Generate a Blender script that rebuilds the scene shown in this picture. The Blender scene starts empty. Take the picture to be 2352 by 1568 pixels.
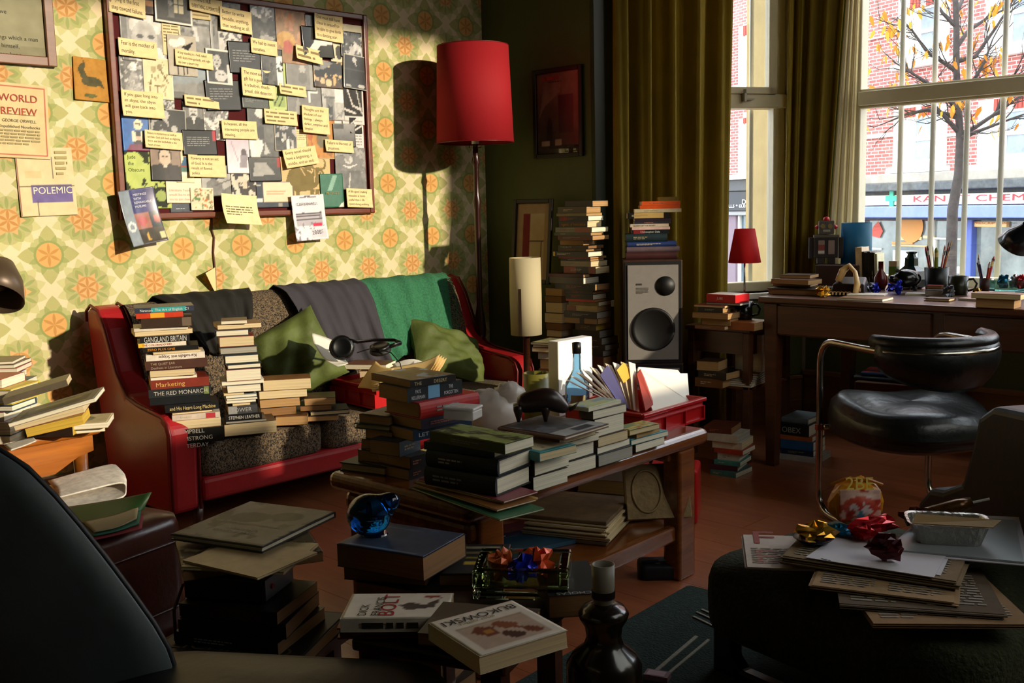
import bpy, bmesh, math, random
import numpy as np
from mathutils import Vector, Matrix, Euler
D = bpy.data; S = bpy.context.scene; COL = S.collection
rnd = random.Random(7)
rad = math.radians; pi = math.pi; sin = math.sin; cos = math.cos

# ------------------------------------------------------------------ camera, sky, sun, exposure
FPX = 2400.0                                   # focal length in pixels of the 2352-wide frame
CAM = np.array([4.05, -3.99, 1.17])
_y, _p, _r = rad(44.2), rad(7.45), rad(1.35)
_f = np.array([-sin(_y)*cos(_p), cos(_y)*cos(_p), -sin(_p)])
_rt = np.array([cos(_y), sin(_y), 0.0]); _dn = np.cross(_f, _rt)
CM = np.array([cos(_r)*_rt+sin(_r)*_dn, -sin(_r)*_rt+cos(_r)*_dn, _f])   # rows: right, down, forward
cd = D.cameras.new('camera'); cam = D.objects.new('camera', cd); COL.objects.link(cam)
cd.sensor_width = 36.0; cd.lens = 36.0*FPX/2352.0; cd.clip_start = 0.02; cd.clip_end = 200
cam.matrix_world = Matrix([[CM[0][i], -CM[1][i], -CM[2][i], CAM[i]] for i in range(3)]+[[0, 0, 0, 1]])
S.camera = cam
W = D.worlds.new('sky'); S.world = W; W.use_nodes = True
_b = W.node_tree.nodes['Background']; _b.inputs[0].default_value = (0.86, 0.93, 1.0, 1); _b.inputs[1].default_value = 6.4
SUN_AZ, SUN_EL = rad(12), rad(15)              # azimuth from +x towards +y, elevation
sd = D.lights.new('sun', 'SUN'); sun = D.objects.new('sun', sd); COL.objects.link(sun)
sd.energy = 10.4; sd.angle = rad(1.2); sd.color = (1.0, 0.93, 0.80)
_s = Vector((cos(SUN_AZ)*cos(SUN_EL), sin(SUN_AZ)*cos(SUN_EL), sin(SUN_EL)))
sun.rotation_euler = _s.to_track_quat('Z', 'Y').to_euler(); sun.location = (12, 3, 6)
S.view_settings.view_transform = 'Standard'; S.view_settings.look = 'None'
S.view_settings.gamma = 1; S.view_settings.exposure = -0.02; S.view_settings.use_curve_mapping = False
def portal(name, loc, rot, sx, sy):            # guides sampling through a window opening, gives off nothing
    l = D.lights.new(name, 'AREA'); l.shape = 'RECTANGLE'; l.size = sx; l.size_y = sy; l.cycles.is_portal = True
    o = D.objects.new(name, l); COL.objects.link(o); o.location = loc; o.rotation_euler = rot
portal('window_portal', (4.98, -0.75, 2.375), (0, rad(90), 0), 2.09, 3.19)
portal('window_portal', (2.9, 1.03, 1.9), (rad(-90), 0, 0), 2.9, 2.6)
portal('window_portal', (1.2, 0.62, 1.9), (rad(-90), 0, rad(58)), 0.9, 2.6)

# ------------------------------------------------------------------ photograph pixel -> point in the room
def ray(x, y): return np.array([(x-1176)/FPX, (y-784)/FPX, 1.0])@CM
def onplane(x, y, ax, v):
    q = ray(x, y); return Vector(CAM+(v-CAM[ax])/q[ax]*q)
def at(x, y, z): return onplane(x, y, 2, z)
def dp(x, Z, z):                                # pixel column x at depth Z and height z
    a = CAM+Z*ray(x, 0); b = CAM+Z*ray(x, 1000); t = (z-a[2])/(b[2]-a[2]); return Vector(a+t*(b-a))
def dpt(x, y, Z): return Vector(CAM+Z*ray(x, y))
def depth(p): return float((np.array(p)-CAM)@_f)

# ------------------------------------------------------------------ materials
def lin(c):
    if isinstance(c, str):
        c = c.lstrip('#'); c = [int(c[i:i+2], 16)/255 for i in (0, 2, 4)]
    return tuple((x/12.92 if x <= .04045 else ((x+.055)/1.055)**2.4) for x in c[:3])
MATS = {}
def nodes(m):
    m.use_nodes = True; nt = m.node_tree; return nt, nt.nodes, nt.links, nt.nodes['Principled BSDF']
def mat(key, col, rough=.6, metal=0, var=0, vscale=6, bump=0, bscale=60, spec=.5, coat=0, trans=0, ior=1.45, alpha=1, sss=0, emit=0, stretch=None):
    if key in MATS: return MATS[key]
    m = D.materials.new(key); MATS[key] = m
    nt, N, L, b = nodes(m); c = lin(col)
    b.inputs['Base Color'].default_value = (*c, 1); b.inputs['Roughness'].default_value = rough; b.inputs['Metallic'].default_value = metal
    b.inputs['Specular IOR Level'].default_value = spec; b.inputs['IOR'].default_value = ior
    if coat: b.inputs['Coat Weight'].default_value = coat; b.inputs['Coat Roughness'].default_value = .12
    if trans: b.inputs['Transmission Weight'].default_value = trans
    if alpha < 1: b.inputs['Alpha'].default_value = alpha
    if emit: b.inputs['Emission Color'].default_value = (*c, 1); b.inputs['Emission Strength'].default_value = emit
    if var or bump:
        tc = N.new('ShaderNodeTexCoord'); mp = N.new('ShaderNodeMapping'); L.new(tc.outputs['Object'], mp.inputs[0])
        if stretch: mp.inputs['Scale'].default_value = stretch
    if var:
        n = N.new('ShaderNodeTexNoise'); n.inputs['Scale'].default_value = vscale; n.inputs['Detail'].default_value = 5; n.inputs['Roughness'].default_value = .65
        L.new(mp.outputs[0], n.inputs['Vector'])
        r = N.new('ShaderNodeValToRGB'); r.color_ramp.elements[0].position = .3; r.color_ramp.elements[1].position = .7
        r.color_ramp.elements[0].color = (*[x*(1-var) for x in c], 1); r.color_ramp.elements[1].color = (*[min(1, x*(1+var)) for x in c], 1)
        L.new(n.outputs['Fac'], r.inputs[0]); L.new(r.outputs[0], b.inputs['Base Color'])
    if bump:
        n2 = N.new('ShaderNodeTexNoise'); n2.inputs['Scale'].default_value = bscale; n2.inputs['Detail'].default_value = 4
        L.new(mp.outputs[0], n2.inputs['Vector'])
        bp = N.new('ShaderNodeBump'); bp.inputs['Strength'].default_value = bump; bp.inputs['Distance'].default_value = .01
        L.new(n2.outputs['Fac'], bp.inputs['Height']); L.new(bp.outputs[0], b.inputs['Normal'])
    return m
def wood(key, c0, c1, rough=.35, scale=1.0, axis=0, coat=.3):
    if key in MATS: return MATS[key]
    m = D.materials.new(key); MATS[key] = m; nt, N, L, b = nodes(m)
    tc = N.new('ShaderNodeTexCoord'); mp = N.new('ShaderNodeMapping'); L.new(tc.outputs['Object'], mp.inputs[0])
    s = [14*scale]*3; s[axis] = 1.2*scale; mp.inputs['Scale'].default_value = s
    n = N.new('ShaderNodeTexNoise'); n.inputs['Scale'].default_value = 2.2; n.inputs['Detail'].default_value = 8; n.inputs['Roughness'].default_value = .7; n.inputs['Distortion'].default_value = .6
    L.new(mp.outputs[0], n.inputs['Vector'])
    r = N.new('ShaderNodeValToRGB'); r.color_ramp.elements[0].position = .32; r.color_ramp.elements[1].position = .7
    r.color_ramp.elements[0].color = (*lin(c0), 1); r.color_ramp.elements[1].color = (*lin(c1), 1)
    L.new(n.outputs['Fac'], r.inputs[0]); L.new(r.outputs[0], b.inputs['Base Color'])
    b.inputs['Roughness'].default_value = rough; b.inputs['Coat Weight'].default_value = coat; b.inputs['Coat Roughness'].default_value = .18
    return m
def printmat(key, rough, coat=0):
    m = D.materials.new(key); nt, N, L, b = nodes(m); a = N.new('ShaderNodeVertexColor'); a.layer_name = 'print'
    L.new(a.outputs[0], b.inputs['Base Color']); b.inputs['Roughness'].default_value = rough; b.inputs['Coat Weight'].default_value = coat
    b.inputs['Coat Roughness'].default_value = .15
    MATS[key] = m; return m
PRINT = printmat('printed_paper', .75); GLOSS = printmat('glossy_print', .35, .6); SATIN = printmat('satin_print', .55, .08)
def flat(c, rough=.7):
    k = 'plain_%s_%d' % (c if isinstance(c, str) else '%02x%02x%02x' % tuple(int(255*x) for x in c), int(rough*100))
    return mat(k, c, rough)
def cover(c, rough=.45): return mat('book_cover_%s_%d' % (c, int(rough*100)), c, rough, var=.18, vscale=22)
def pages(c='c9ad7d'):
    k = 'book_pages_'+c
    if k in MATS: return MATS[k]
    m = D.materials.new(k); MATS[k] = m; nt, N, L, b = nodes(m)
    tc = N.new('ShaderNodeTexCoord'); mp = N.new('ShaderNodeMapping'); mp.inputs['Scale'].default_value = (3, 3, 700); L.new(tc.outputs['Object'], mp.inputs[0])
    n = N.new('ShaderNodeTexNoise'); n.inputs['Scale'].default_value = 1; n.inputs['Detail'].default_value = 2; L.new(mp.outputs[0], n.inputs['Vector'])
    r = N.new('ShaderNodeValToRGB'); r.color_ramp.elements[0].position = .3; r.color_ramp.elements[1].position = .65
    k0 = lin(c); r.color_ramp.elements[0].color = (*[x*.72 for x in k0], 1); r.color_ramp.elements[1].color = (*k0, 1)
    L.new(n.outputs['Fac'], r.inputs[0]); L.new(r.outputs[0], b.inputs['Base Color']); b.inputs['Roughness'].default_value = .85
    return m
def glassmat(key, c=(1, 1, 1), gloss=.06, rough=.0):     # clear pane: see-through with a faint reflection
    m = D.materials.new(key); MATS[key] = m; m.use_nodes = True; nt = m.node_tree; N = nt.nodes; L = nt.links; N.remove(N['Principled BSDF'])
    t = N.new('ShaderNodeBsdfTransparent'); t.inputs[0].default_value = (*c, 1); g = N.new('ShaderNodeBsdfGlossy'); g.inputs['Roughness'].default_value = rough
    x = N.new('ShaderNodeMixShader'); x.inputs[0].default_value = gloss; L.new(t.outputs[0], x.inputs[1]); L.new(g.outputs[0], x.inputs[2]); L.new(x.outputs[0], N['Material Output'].inputs[0])
    return m
TINTPANE = glassmat('grimy_window_glass', (.70, .675, .63), .03)  # tint added to cut the sky fill through the sun window
PANE = glassmat('window_glass', (.97, .98, .98), .04)
def translucent(key, c, t=.45, rough=.8, bump=0, bscale=80, var=0, vscale=10):
    if key in MATS: return MATS[key]
    m = mat(key, c, rough, bump=bump, bscale=bscale, var=var, vscale=vscale); nt = m.node_tree; N = nt.nodes; L = nt.links; b = N['Principled BSDF']
    tr = N.new('ShaderNodeBsdfTranslucent'); tr.inputs[0].default_value = (*lin(c), 1); x = N.new('ShaderNodeMixShader'); x.inputs[0].default_value = t
    L.new(b.outputs[0], x.inputs[1]); L.new(tr.outputs[0], x.inputs[2]); L.new(x.outputs[0], N['Material Output'].inputs[0]); return m

# ------------------------------------------------------------------ objects
def thing(name, label, cat, loc=(0, 0, 0), rz=0, group=None, rot=None):
    o = D.objects.new(name, None); COL.objects.link(o); o.empty_display_size = .05
    o.location = loc; o.rotation_euler = rot if rot else (0, 0, rz); return tag(o, label, cat, group)
def tag(o, label=None, cat=None, group=None, kind=None):
    if label: o['label'] = label
    if cat: o['category'] = cat
    if group: o['group'] = group
    if kind: o['kind'] = kind
    return o
def place(o, loc=(0, 0, 0), rot=(0, 0, 0)):
    o.location = loc; o.rotation_euler = rot; return o
class MB:
    def __init__(s): s.v = []; s.f = []; s.mi = []; s.cur = 0
    def add(s, v, f, M=None):
        n = len(s.v)
        s.v += [tuple(M@Vector(p)) for p in v] if M is not None else [tuple(p) for p in v]
        s.f += [tuple(n+i for i in q) for q in f]; s.mi += [s.cur]*len(f); return s
    def box(s, x0, y0, z0, x1, y1, z1, M=None):
        v = [(x, y, z) for z in (z0, z1) for y in (y0, y1) for x in (x0, x1)]
        return s.add(v, [(0, 2, 3, 1), (4, 5, 7, 6), (0, 1, 5, 4), (2, 6, 7, 3), (0, 4, 6, 2), (1, 3, 7, 5)], M)
    def cbox(s, c, d, M=None): return s.box(c[0]-d[0]/2, c[1]-d[1]/2, c[2]-d[2]/2, c[0]+d[0]/2, c[1]+d[1]/2, c[2]+d[2]/2, M)
    def lathe(s, prof, n=24, M=None, cap=True, arc=2*pi):
        full = abs(arc-2*pi) < 1e-6; k = n if full else n+1; v = []; f = []
        for r, z in prof: v += [(r*cos(arc*i/n), r*sin(arc*i/n), z) for i in range(k)]
        for j in range(len(prof)-1):
            for i in range(n):
                a = j*k+i; b = j*k+(i+1) % k if full else j*k+i+1
                f.append((a, b, b+k, a+k))
        if cap and full:
            if prof[0][0] > 1e-6: f.append(tuple(range(n-1, -1, -1)))
            if prof[-1][0] > 1e-6: q = (len(prof)-1)*k; f.append(tuple(q+i for i in range(n)))
        return s.add(v, f, M)
    def tube(s, pts, r, n=8, closed=False, cap=True, rad2=None):
        P = [Vector(p) for p in pts]; m = len(P); v = []; f = []; prev = None
        for i in range(m):
            t = (P[(i+1) % m]-P[i-1]) if closed else (P[min(i+1, m-1)]-P[max(i-1, 0)])
            t = t.normalized() if t.length else Vector((0, 0, 1))
            if prev is None: a = t.orthogonal().normalized()
            else: a = (prev-t*prev.dot(t)); a = a.normalized() if a.length > 1e-6 else t.orthogonal().normalized()
            prev = a; b = t.cross(a); rr = r[i] if isinstance(r, (list, tuple)) else r; r2 = rad2 if rad2 else 1
            v += [tuple(P[i]+a*rr*cos(2*pi*k/n)+b*rr*r2*sin(2*pi*k/n)) for k in range(n)]
        for i in range(m if closed else m-1):
            for k in range(n):
                j = (i+1) % m; f.append((i*n+k, i*n+(k+1) % n, j*n+(k+1) % n, j*n+k))
        if cap and not closed: f += [tuple(range(n-1, -1, -1)), tuple((m-1)*n+k for k in range(n))]
        return s.add(v, f)
    def prism(s, poly, z0, z1, M=None):
        n = len(poly); v = [(x, y, z0) for x, y in poly]+[(x, y, z1) for x, y in poly]
        f = [tuple(range(n-1, -1, -1)), tuple(range(n, 2*n))]+[(i, (i+1) % n, n+(i+1) % n, n+i) for i in range(n)]
        return s.add(v, f, M)
    def grid(s, nu, nv, fn, M=None, wrapu=False):
        v = [fn(i/(nu if wrapu else nu-1), j/(nv-1)) for j in range(nv) for i in range(nu)]
        f = [(j*nu+i, j*nu+(i+1) % nu, (j+1)*nu+(i+1) % nu, (j+1)*nu+i) for j in range(nv-1) for i in range(nu if wrapu else nu-1)]
        return s.add(v, f, M)
    def ball(s, c, r, n=16, m=10, M=None):
        r = r if isinstance(r, (list, tuple)) else (r, r, r)
        v = [(c[0], c[1], c[2]-r[2])]
        for j in range(1, m):
            a = pi*j/m-pi/2
            v += [(c[0]+r[0]*cos(a)*cos(2*pi*i/n), c[1]+r[1]*cos(a)*sin(2*pi*i/n), c[2]+r[2]*sin(a)) for i in range(n)]
        v.append((c[0], c[1], c[2]+r[2])); f = [(0, 1+(i+1) % n, 1+i) for i in range(n)]
        for j in range(m-2): f += [(1+j*n+i, 1+j*n+(i+1) % n, 1+(j+1)*n+(i+1) % n, 1+(j+1)*n+i) for i in range(n)]
        q = len(v)-1; f += [(q, 1+(m-2)*n+i, 1+(m-2)*n+(i+1) % n) for i in range(n)]
        return s.add(v, f, M)
    def build(s, name, material=None, parent=None, smooth=False, bevel=0, seg=2, sub=0, solid=0, kind=None):
        me = D.meshes.new(name); me.from_pydata(s.v, [], s.f); me.update()
        ms = material if isinstance(material, (list, tuple)) else [material]
        for m in ms: me.materials.append(m)
        if len(ms) > 1: me.polygons.foreach_set('material_index', s.mi)
        if smooth: me.polygons.foreach_set('use_smooth', [True]*len(me.polygons))
        return link(name, me, parent, bevel, seg, sub, solid, kind)
def link(name, me, parent=None, bevel=0, seg=2, sub=0, solid=0, kind=None):
    o = D.objects.new(name, me); COL.objects.link(o); o.parent = parent
    if solid: d = o.modifiers.new('thickness', 'SOLIDIFY'); d.thickness = solid; d.offset = 0
    if sub: d = o.modifiers.new('smooth', 'SUBSURF'); d.levels = sub; d.render_levels = sub
    if bevel: d = o.modifiers.new('bevel', 'BEVEL'); d.width = bevel; d.segments = seg; d.limit_method = 'ANGLE'
    if kind: o['kind'] = kind
    return o
def T(x=0, y=0, z=0, rx=0, ry=0, rz=0): return Matrix.Translation((x, y, z))@Euler((rx, ry, rz)).to_matrix().to_4x4()
def copy_tree(o, parent=None):
    c = o.copy(); COL.objects.link(c); c.parent = parent
    for ch in list(o.children): copy_tree(ch, c)
    return c

# ------------------------------------------------------------------ lettering
GLY = {}
def _glyphs():
    chars = sorted(set("ABCDEFGHIJKLMNOPQRSTUVWXYZabcdefghijklmnopqrstuvwxyz0123456789.,'&-:?!()+*/"))
    obs = {}
    for c in chars+['H H']+[c+c for c in chars]:
        cu = D.curves.new('t', 'FONT'); cu.body = c; cu.resolution_u = 3; o = D.objects.new('t', cu); COL.objects.link(o); obs[c] = o
    bpy.context.view_layer.update(); dg = bpy.context.evaluated_depsgraph_get(); ext = {}
    for c, o in obs.items():
        e = o.evaluated_get(dg); me = e.to_mesh()
        v = np.zeros(len(me.vertices)*3, 'f'); me.vertices.foreach_get('co', v); v = v.reshape(-1, 3)
        ext[c] = (v[:, 0].max()-v[:, 0].min()) if len(v) else 0
        if len(c) == 1: GLY[c] = [v[:, :2].copy(), [tuple(p.vertices) for p in me.polygons], .3]
        e.to_mesh_clear()
    for c in chars: GLY[c][2] = float(ext[c+c]-ext[c])
    GLY[' '] = [np.zeros((0, 2)), [], float(ext['H H']-ext['HH'])]
    for o in obs.values(): cu = o.data; D.objects.remove(o); D.curves.remove(cu)
_glyphs()
def textmesh(lines, width=None, size=None, lead=1.25, squeeze=1.0, align='l', bold=0):
    """lines of lettering in the xy plane, first baseline at y=0 going down; scaled to width (of the longest line) or cap size"""
    if isinstance(lines, str): lines = [lines]
    V_, F_, wid = [], [], []
    for li, t in enumerate(lines):
        x = 0; pv = []
        for c in t:
            g = GLY.get(c) or GLY[' ']; n = len(V_)+len(pv)
            pv += [(px+x, py-li*lead*.95) for px, py in g[0]]; F_ += [tuple(n+i for i in q) for q in g[1]]; x += g[2]
        wid.append(x); off = {'l': 0, 'c': -x/2, 'r': -x}[align]
        V_ += [(a+off, b) for a, b in pv]
    s = size/.72 if size else width/max(wid); return [(a*s*squeeze, b*s, 0) for a, b in V_], F_, max(wid)*s*squeeze
def lettering(lines, col, parent, M, width=None, size=None, lead=1.25, squeeze=1, align='l', name='lettering', fit=None):
    v, f, w = textmesh(lines, width, size, lead, squeeze, align)
    if fit and w > fit: v = [(a*fit/w, b, c) for a, b, c in v]
    return MB().add(v, f, M).build(name, col if not isinstance(col, str) else flat(col), parent)
def dashes(parent, M, w, h, lines, col, name='small_print', fill=.9, seed=0, thick=.5):
    """lines of print too small to read: broken strokes"""
    r = random.Random(seed); b = MB(); step = h/lines
    for i in range(lines):
        x = 0; y = h-(i+.5)*step; end = w*(fill if i < lines-1 else fill*r.uniform(.4, .9))
        while x < end:
            d = min(step*r.uniform(.8, 3), end-x)
            b.add([(x, y-step*thick/2, 0), (x+d, y-step*thick/2, 0), (x+d, y+step*thick/2, 0), (x, y+step*thick/2, 0)], [(0, 1, 2, 3)], M); x += d+step*.4
    return b.build(name, flat(col) if isinstance(col, str) else col, parent)

# ------------------------------------------------------------------ printed sheets (photographs, cards, covers)
def vnoise(u, v, s, seed=0):
    r = np.random.RandomState(seed); g = r.rand(64, 64); x = u*s; y = v*s; i = np.floor(x).astype(int); j = np.floor(y).astype(int); a = x-i; b = y-j
    a = a*a*(3-2*a); b = b*b*(3-2*b)
    G = lambda p, q: g[p % 64, q % 64]
    return (G(i, j)*(1-a)+G(i+1, j)*a)*(1-b)+(G(i, j+1)*(1-a)+G(i+1, j+1)*a)*b
def fbm(u, v, s, seed=0, o=4): return sum(vnoise(u, v, s*2**k, seed+k)*.5**(k+1) for k in range(o))
def rgbc(c): return np.array(c if not isinstance(c, (str, float, int)) else ([c]*3 if not isinstance(c, str) else [int(c[i:i+2], 16)/255 for i in (0, 2, 4)]))
def paint(u, v, base, shapes, grain=.12, seed=0, asp=1.0):
    """base colour or (bottom, top) colours plus flat shapes: e ellipse, r rectangle, p polygon, n noise blotch, l line"""
    if isinstance(base, tuple): c = rgbc(base[0])+(rgbc(base[1])-rgbc(base[0]))*v[..., None]
    else: c = np.ones(u.shape+(3,))*rgbc(base)
    for sh in shapes:
        k = sh[0]; col = rgbc(sh[-1])
        if k == 'e': m = ((u-sh[1])/sh[3])**2+((v-sh[2])/sh[4])**2 < 1
        elif k == 'r': m = (u > sh[1]) & (v > sh[2]) & (u < sh[3]) & (v < sh[4])
        elif k == 'n': m = fbm(u, v*asp, sh[1], sh[2]) > sh[3]
        elif k == 'l':
            x0, y0, x1, y1, w = sh[1:6]; d = max(1e-6, (x1-x0)**2+(y1-y0)**2); t = np.clip(((u-x0)*(x1-x0)+(v-y0)*(y1-y0))/d, 0, 1)
            m = (u-x0-t*(x1-x0))**2+(v-y0-t*(y1-y0))**2 < w*w
        elif k == 'p':
            m = np.zeros(u.shape, bool); q = sh[1]
            for i in range(len(q)):
                (xa, ya), (xb, yb) = q[i-1], q[i]
                m ^= ((ya > v) != (yb > v)) & (u < (xb-xa)*(v-ya)/(yb-ya+1e-12)+xa)
        c = np.where(m[..., None], col, c)
    g = (fbm(u, v*asp, 9, seed+11)-.47)*2*grain; return np.clip(c+g[..., None], 0, 1)
def sheet(name, w, h, fn, res=.006, parent=None, bend=None, material=None, border=None, thick=.0006):
    """a paper sheet, centred, printed face +Z; fn(u,v)->colours"""
    nx = max(2, min(70, int(w/res)+1)); ny = max(2, min(70, int(h/res)+1))
    U, V_ = np.meshgrid(np.linspace(0, 1, nx), np.linspace(0, 1, ny)); c = fn(U, V_)
    if border:
        bw, bc = border; m = (U*w < bw) | ((1-U)*w < bw) | (V_*h < bw) | ((1-V_)*h < bw); c = np.where(m[..., None], rgbc(bc), c)
    z = bend(U, V_) if bend else np.zeros_like(U)
    v = np.stack([(U-.5)*w, (V_-.5)*h, z], -1).reshape(-1, 3)
    f = [(j*nx+i, j*nx+i+1, (j+1)*nx+i+1, (j+1)*nx+i) for j in range(ny-1) for i in range(nx-1)]
    n = len(v); rim = [i for i in range(nx)]+[j*nx+nx-1 for j in range(1, ny)]+[(ny-1)*nx+i for i in range(nx-2, -1, -1)]+[j*nx for j in range(ny-2, 0, -1)]
    lo = v[rim].copy(); lo[:, 2] -= thick; vv = np.concatenate([v, lo]); k = len(rim)
    f += [(rim[(i+1) % k], rim[i], n+i, n+(i+1) % k) for i in range(k)]
    if not bend: f.append(tuple(n+i for i in range(k-1, -1, -1)))
    else: f += []
    me = D.meshes.new(name); me.from_pydata(vv.tolist(), [], f); me.update()
    a = me.color_attributes.new('print', 'FLOAT_COLOR', 'POINT')
    cc = c.reshape(-1, 3); L = np.where(cc <= .04045, cc/12.92, ((cc+.055)/1.055)**2.4); L = np.concatenate([L, L[rim]]); L = np.concatenate([L, np.ones((len(L), 1))], 1)
    a.data.foreach_set('color', L.astype('f').ravel()); me.materials.append(material or PRINT)
    me.polygons.foreach_set('use_smooth', [True]*len(me.polygons))
    return link(name, me, parent)
WALLROT = (rad(90), 0, rad(90))                 # a sheet hung on the papered wall (faces +x)
# ================================================================== THE ROOM
def wallpaper():
    m = D.materials.new('flower_wallpaper'); nt, N, L, b = nodes(m); P = .265
    tc = N.new('ShaderNodeTexCoord'); sp = N.new('ShaderNodeSeparateXYZ'); L.new(tc.outputs['Object'], sp.inputs[0])
    def mth(op, a, c=None, d=None, clamp=False):
        n = N.new('ShaderNodeMath'); n.operation = op; n.use_clamp = clamp
        for i, q in enumerate((a, c, d)):
            if q is None: continue
            if isinstance(q, (int, float)): n.inputs[i].default_value = q
            else: L.new(q, n.inputs[i])
        return n.outputs[0]
    def mix(f, a, c):
        n = N.new('ShaderNodeMix'); n.data_type = 'RGBA'; L.new(f, n.inputs['Factor'])
        for k, q in ((6, a), (7, c)):
            if isinstance(q, str): n.inputs[k].default_value = (*lin(q), 1)
            else: L.new(q, n.inputs[k])
        return n.outputs[2]
    def near(s, off, P): # signed offset to the nearest lattice line, in units of P
        t = mth('ADD', mth('DIVIDE', s, P), off); return mth('SUBTRACT', t, mth('ROUND', t))
    def inside(e, soft=.010): # 1 where e<0
        return mth('MULTIPLY_ADD', e, -1/soft, .5, True)
    def polar(x, y): return mth('SQRT', mth('ADD', mth('MULTIPLY', x, x), mth('MULTIPLY', y, y))), mth('ARCTAN2', y, x)
    def fold(r, a, n, ph): # rotate into one of n sectors: local (along, across)
        k = 2*pi/n; t = mth('DIVIDE', mth('SUBTRACT', a, ph), k); w = mth('MULTIPLY', mth('SUBTRACT', t, mth('ROUND', t)), k)
        return mth('MULTIPLY', r, mth('COSINE', w)), mth('ABSOLUTE', mth('MULTIPLY', r, mth('SINE', w)))
    def lens(u, v, u0, u1, hw): # pointed petal from u0 to u1, half width hw: v < hw*(1-((u-c)/h)^2)
        c = (u0+u1)/2; h = (u1-u0)/2; q = mth('DIVIDE', mth('SUBTRACT', u, c), h)
        return inside(mth('SUBTRACT', v, mth('MULTIPLY', mth('SUBTRACT', 1, mth('MULTIPLY', q, q)), hw)))
    def disc(u, v, c, R): # circle centred at (c,0)
        d = mth('SUBTRACT', u, c); return inside(mth('SUBTRACT', mth('SQRT', mth('ADD', mth('MULTIPLY', d, d), mth('MULTIPLY', v, v))), R))
    x = near(sp.outputs['Y'], .914, .279); y = near(sp.outputs['Z'], .69, .268); r, a = polar(x, y)
    x2 = near(sp.outputs['Y'], .414, .279); y2 = near(sp.outputs['Z'], .19, .268); r2, a2 = polar(x2, y2)
    col = None
    u, v = fold(r, a, 8, 0); base = mix(disc(u, v, .30, .215), 'c6ab80', 'dac7a0')
    # round flower
    u, v = fold(r2, a2, 4, 0); base = mix(lens(u, v, .02, .42, .115), base, 'aba668')
    u, v = fold(r2, a2, 4, pi/4); base = mix(disc(u, v, .155, .135), base, 'afad70')
    u, v = fold(r2, a2, 8, pi/8); base = mix(lens(u, v, .05, .30, .045), base, '969c5a')
    base = mix(disc(u, v, 0, .205), base, '8b9350')
    base = mix(disc(u, v, 0, .172), base, 'd49e58')
    u, v = fold(r2, a2, 6, pi/2); base = mix(lens(u, v, 0, .172, .022), base, 'bb853e')
    # star flower
    u, v = fold(r, a, 12, pi/12); base = mix(lens(u, v, .08, .445, .088), base, 'c0ba82')
    u, v = fold(r, a, 6, pi/6); base = mix(disc(u, v, .185, .152), base, 'aea770')
    base = mix(lens(u, v, .15, .335, .026), base, '929a58')
    u, v = fold(r, a, 6, 0); base = mix(lens(u, v, .14, .345, .085), base, 'a4a562'); base = mix(lens(u, v, .12, .30, .055), base, '949858')
    # six-pointed star: tip at u=.235 falling to inner corner
    star = inside(mth('SUBTRACT', mth('ADD', mth('MULTIPLY', u, .5), mth('MULTIPLY', v, .866)), .1175)); base = mix(star, base, 'd0a268')
    w = mth('SUBTRACT', u, .137); base = mix(lens(v, mth('ABSOLUTE', w), -.08, .08, .020), base, 'be8a48')
    u, v = fold(r, a, 6, pi/6); base = mix(lens(u, v, 0, .16, .021), base, 'b8803c')
    n = N.new('ShaderNodeTexNoise'); n.inputs['Scale'].default_value = 3; n.inputs['Detail'].default_value = 6; L.new(tc.outputs['Object'], n.inputs['Vector'])
    h = N.new('ShaderNodeHueSaturation'); L.new(base, h.inputs['Color']); L.new(mth('MULTIPLY_ADD', n.outputs['Fac'], .35, .82), h.inputs['Value'])
    L.new(h.outputs[0], b.inputs['Base Color']); b.inputs['Roughness'].default_value = .7
    wv = mth('ADD', mth('SINE', mth('MULTIPLY', sp.outputs['Y'], 1900)), mth('SINE', mth('MULTIPLY', sp.outputs['Z'], 1900)))
    bp = N.new('ShaderNodeBump'); bp.inputs['Strength'].default_value = .12; bp.inputs['Distance'].default_value = .002; L.new(wv, bp.inputs['Height']); L.new(bp.outputs[0], b.inputs['Normal'])
    return m
GREEN = mat('green_wall_paint', '565e30', .6, var=.15, vscale=1.5, bump=.05, bscale=40)
CEIL = mat('ceiling_paint', '4a4636', .8)
def struct(name, b, m, parent=None, **k):
    o = b.build(name, m, parent, **k)
    if parent is None: o['kind'] = 'structure'
    return o
H = 3.85
wl = struct('wall_left', MB().box(-.25, -6.2, 0, 0, .2, H), wallpaper())
struct('wall_back', MB().box(-.25, 0, 0, .78, .3, H), GREEN)
struct('ceiling', MB().box(-.3, -6.3, H, 5.3, 1.4, H+.15), CEIL)
struct('wall_front', MB().box(-.3, -6.5, 0, 5.3, -6.25, H), GREEN)
# right-hand wall with its tall window (outside the picture, the sun comes in here)
wr = MB(); wy0, wy1, wz0, wz1 = -2.35, .84, 1.33, 3.44
wr.box(5.0, -6.3, 0, 5.25, wy0, H).box(5.0, wy1, 0, 5.25, 1.25, H).box(5.0, wy0, 0, 5.25, wy1, wz0).box(5.0, wy0, wz1, 5.25, wy1, H)
struct('wall_right', wr, GREEN)
WF = mat('window_frame_paint', 'dccfae', .45, var=.06); WHITE = mat('white_gloss_paint', 'e8e3d6', .4)
w3 = thing('window_3', None, None, (5.1, wy0, wz0)); w3['kind'] = 'structure'
wl_ = wy1-wy0
MB().box(-.03, 0, 0, .03, .05, 2.11).box(-.03, wl_-.05, 0, .03, wl_, 2.11).box(-.03, .05, 0, .03, wl_-.05, .03).box(-.03, .05, 2.06, .03, wl_-.05, 2.11).build('frame', WF, w3)
MB().box(-.004, .05, .03, .004, wl_-.05, 2.06).build('pane', TINTPANE, w3)
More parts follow.
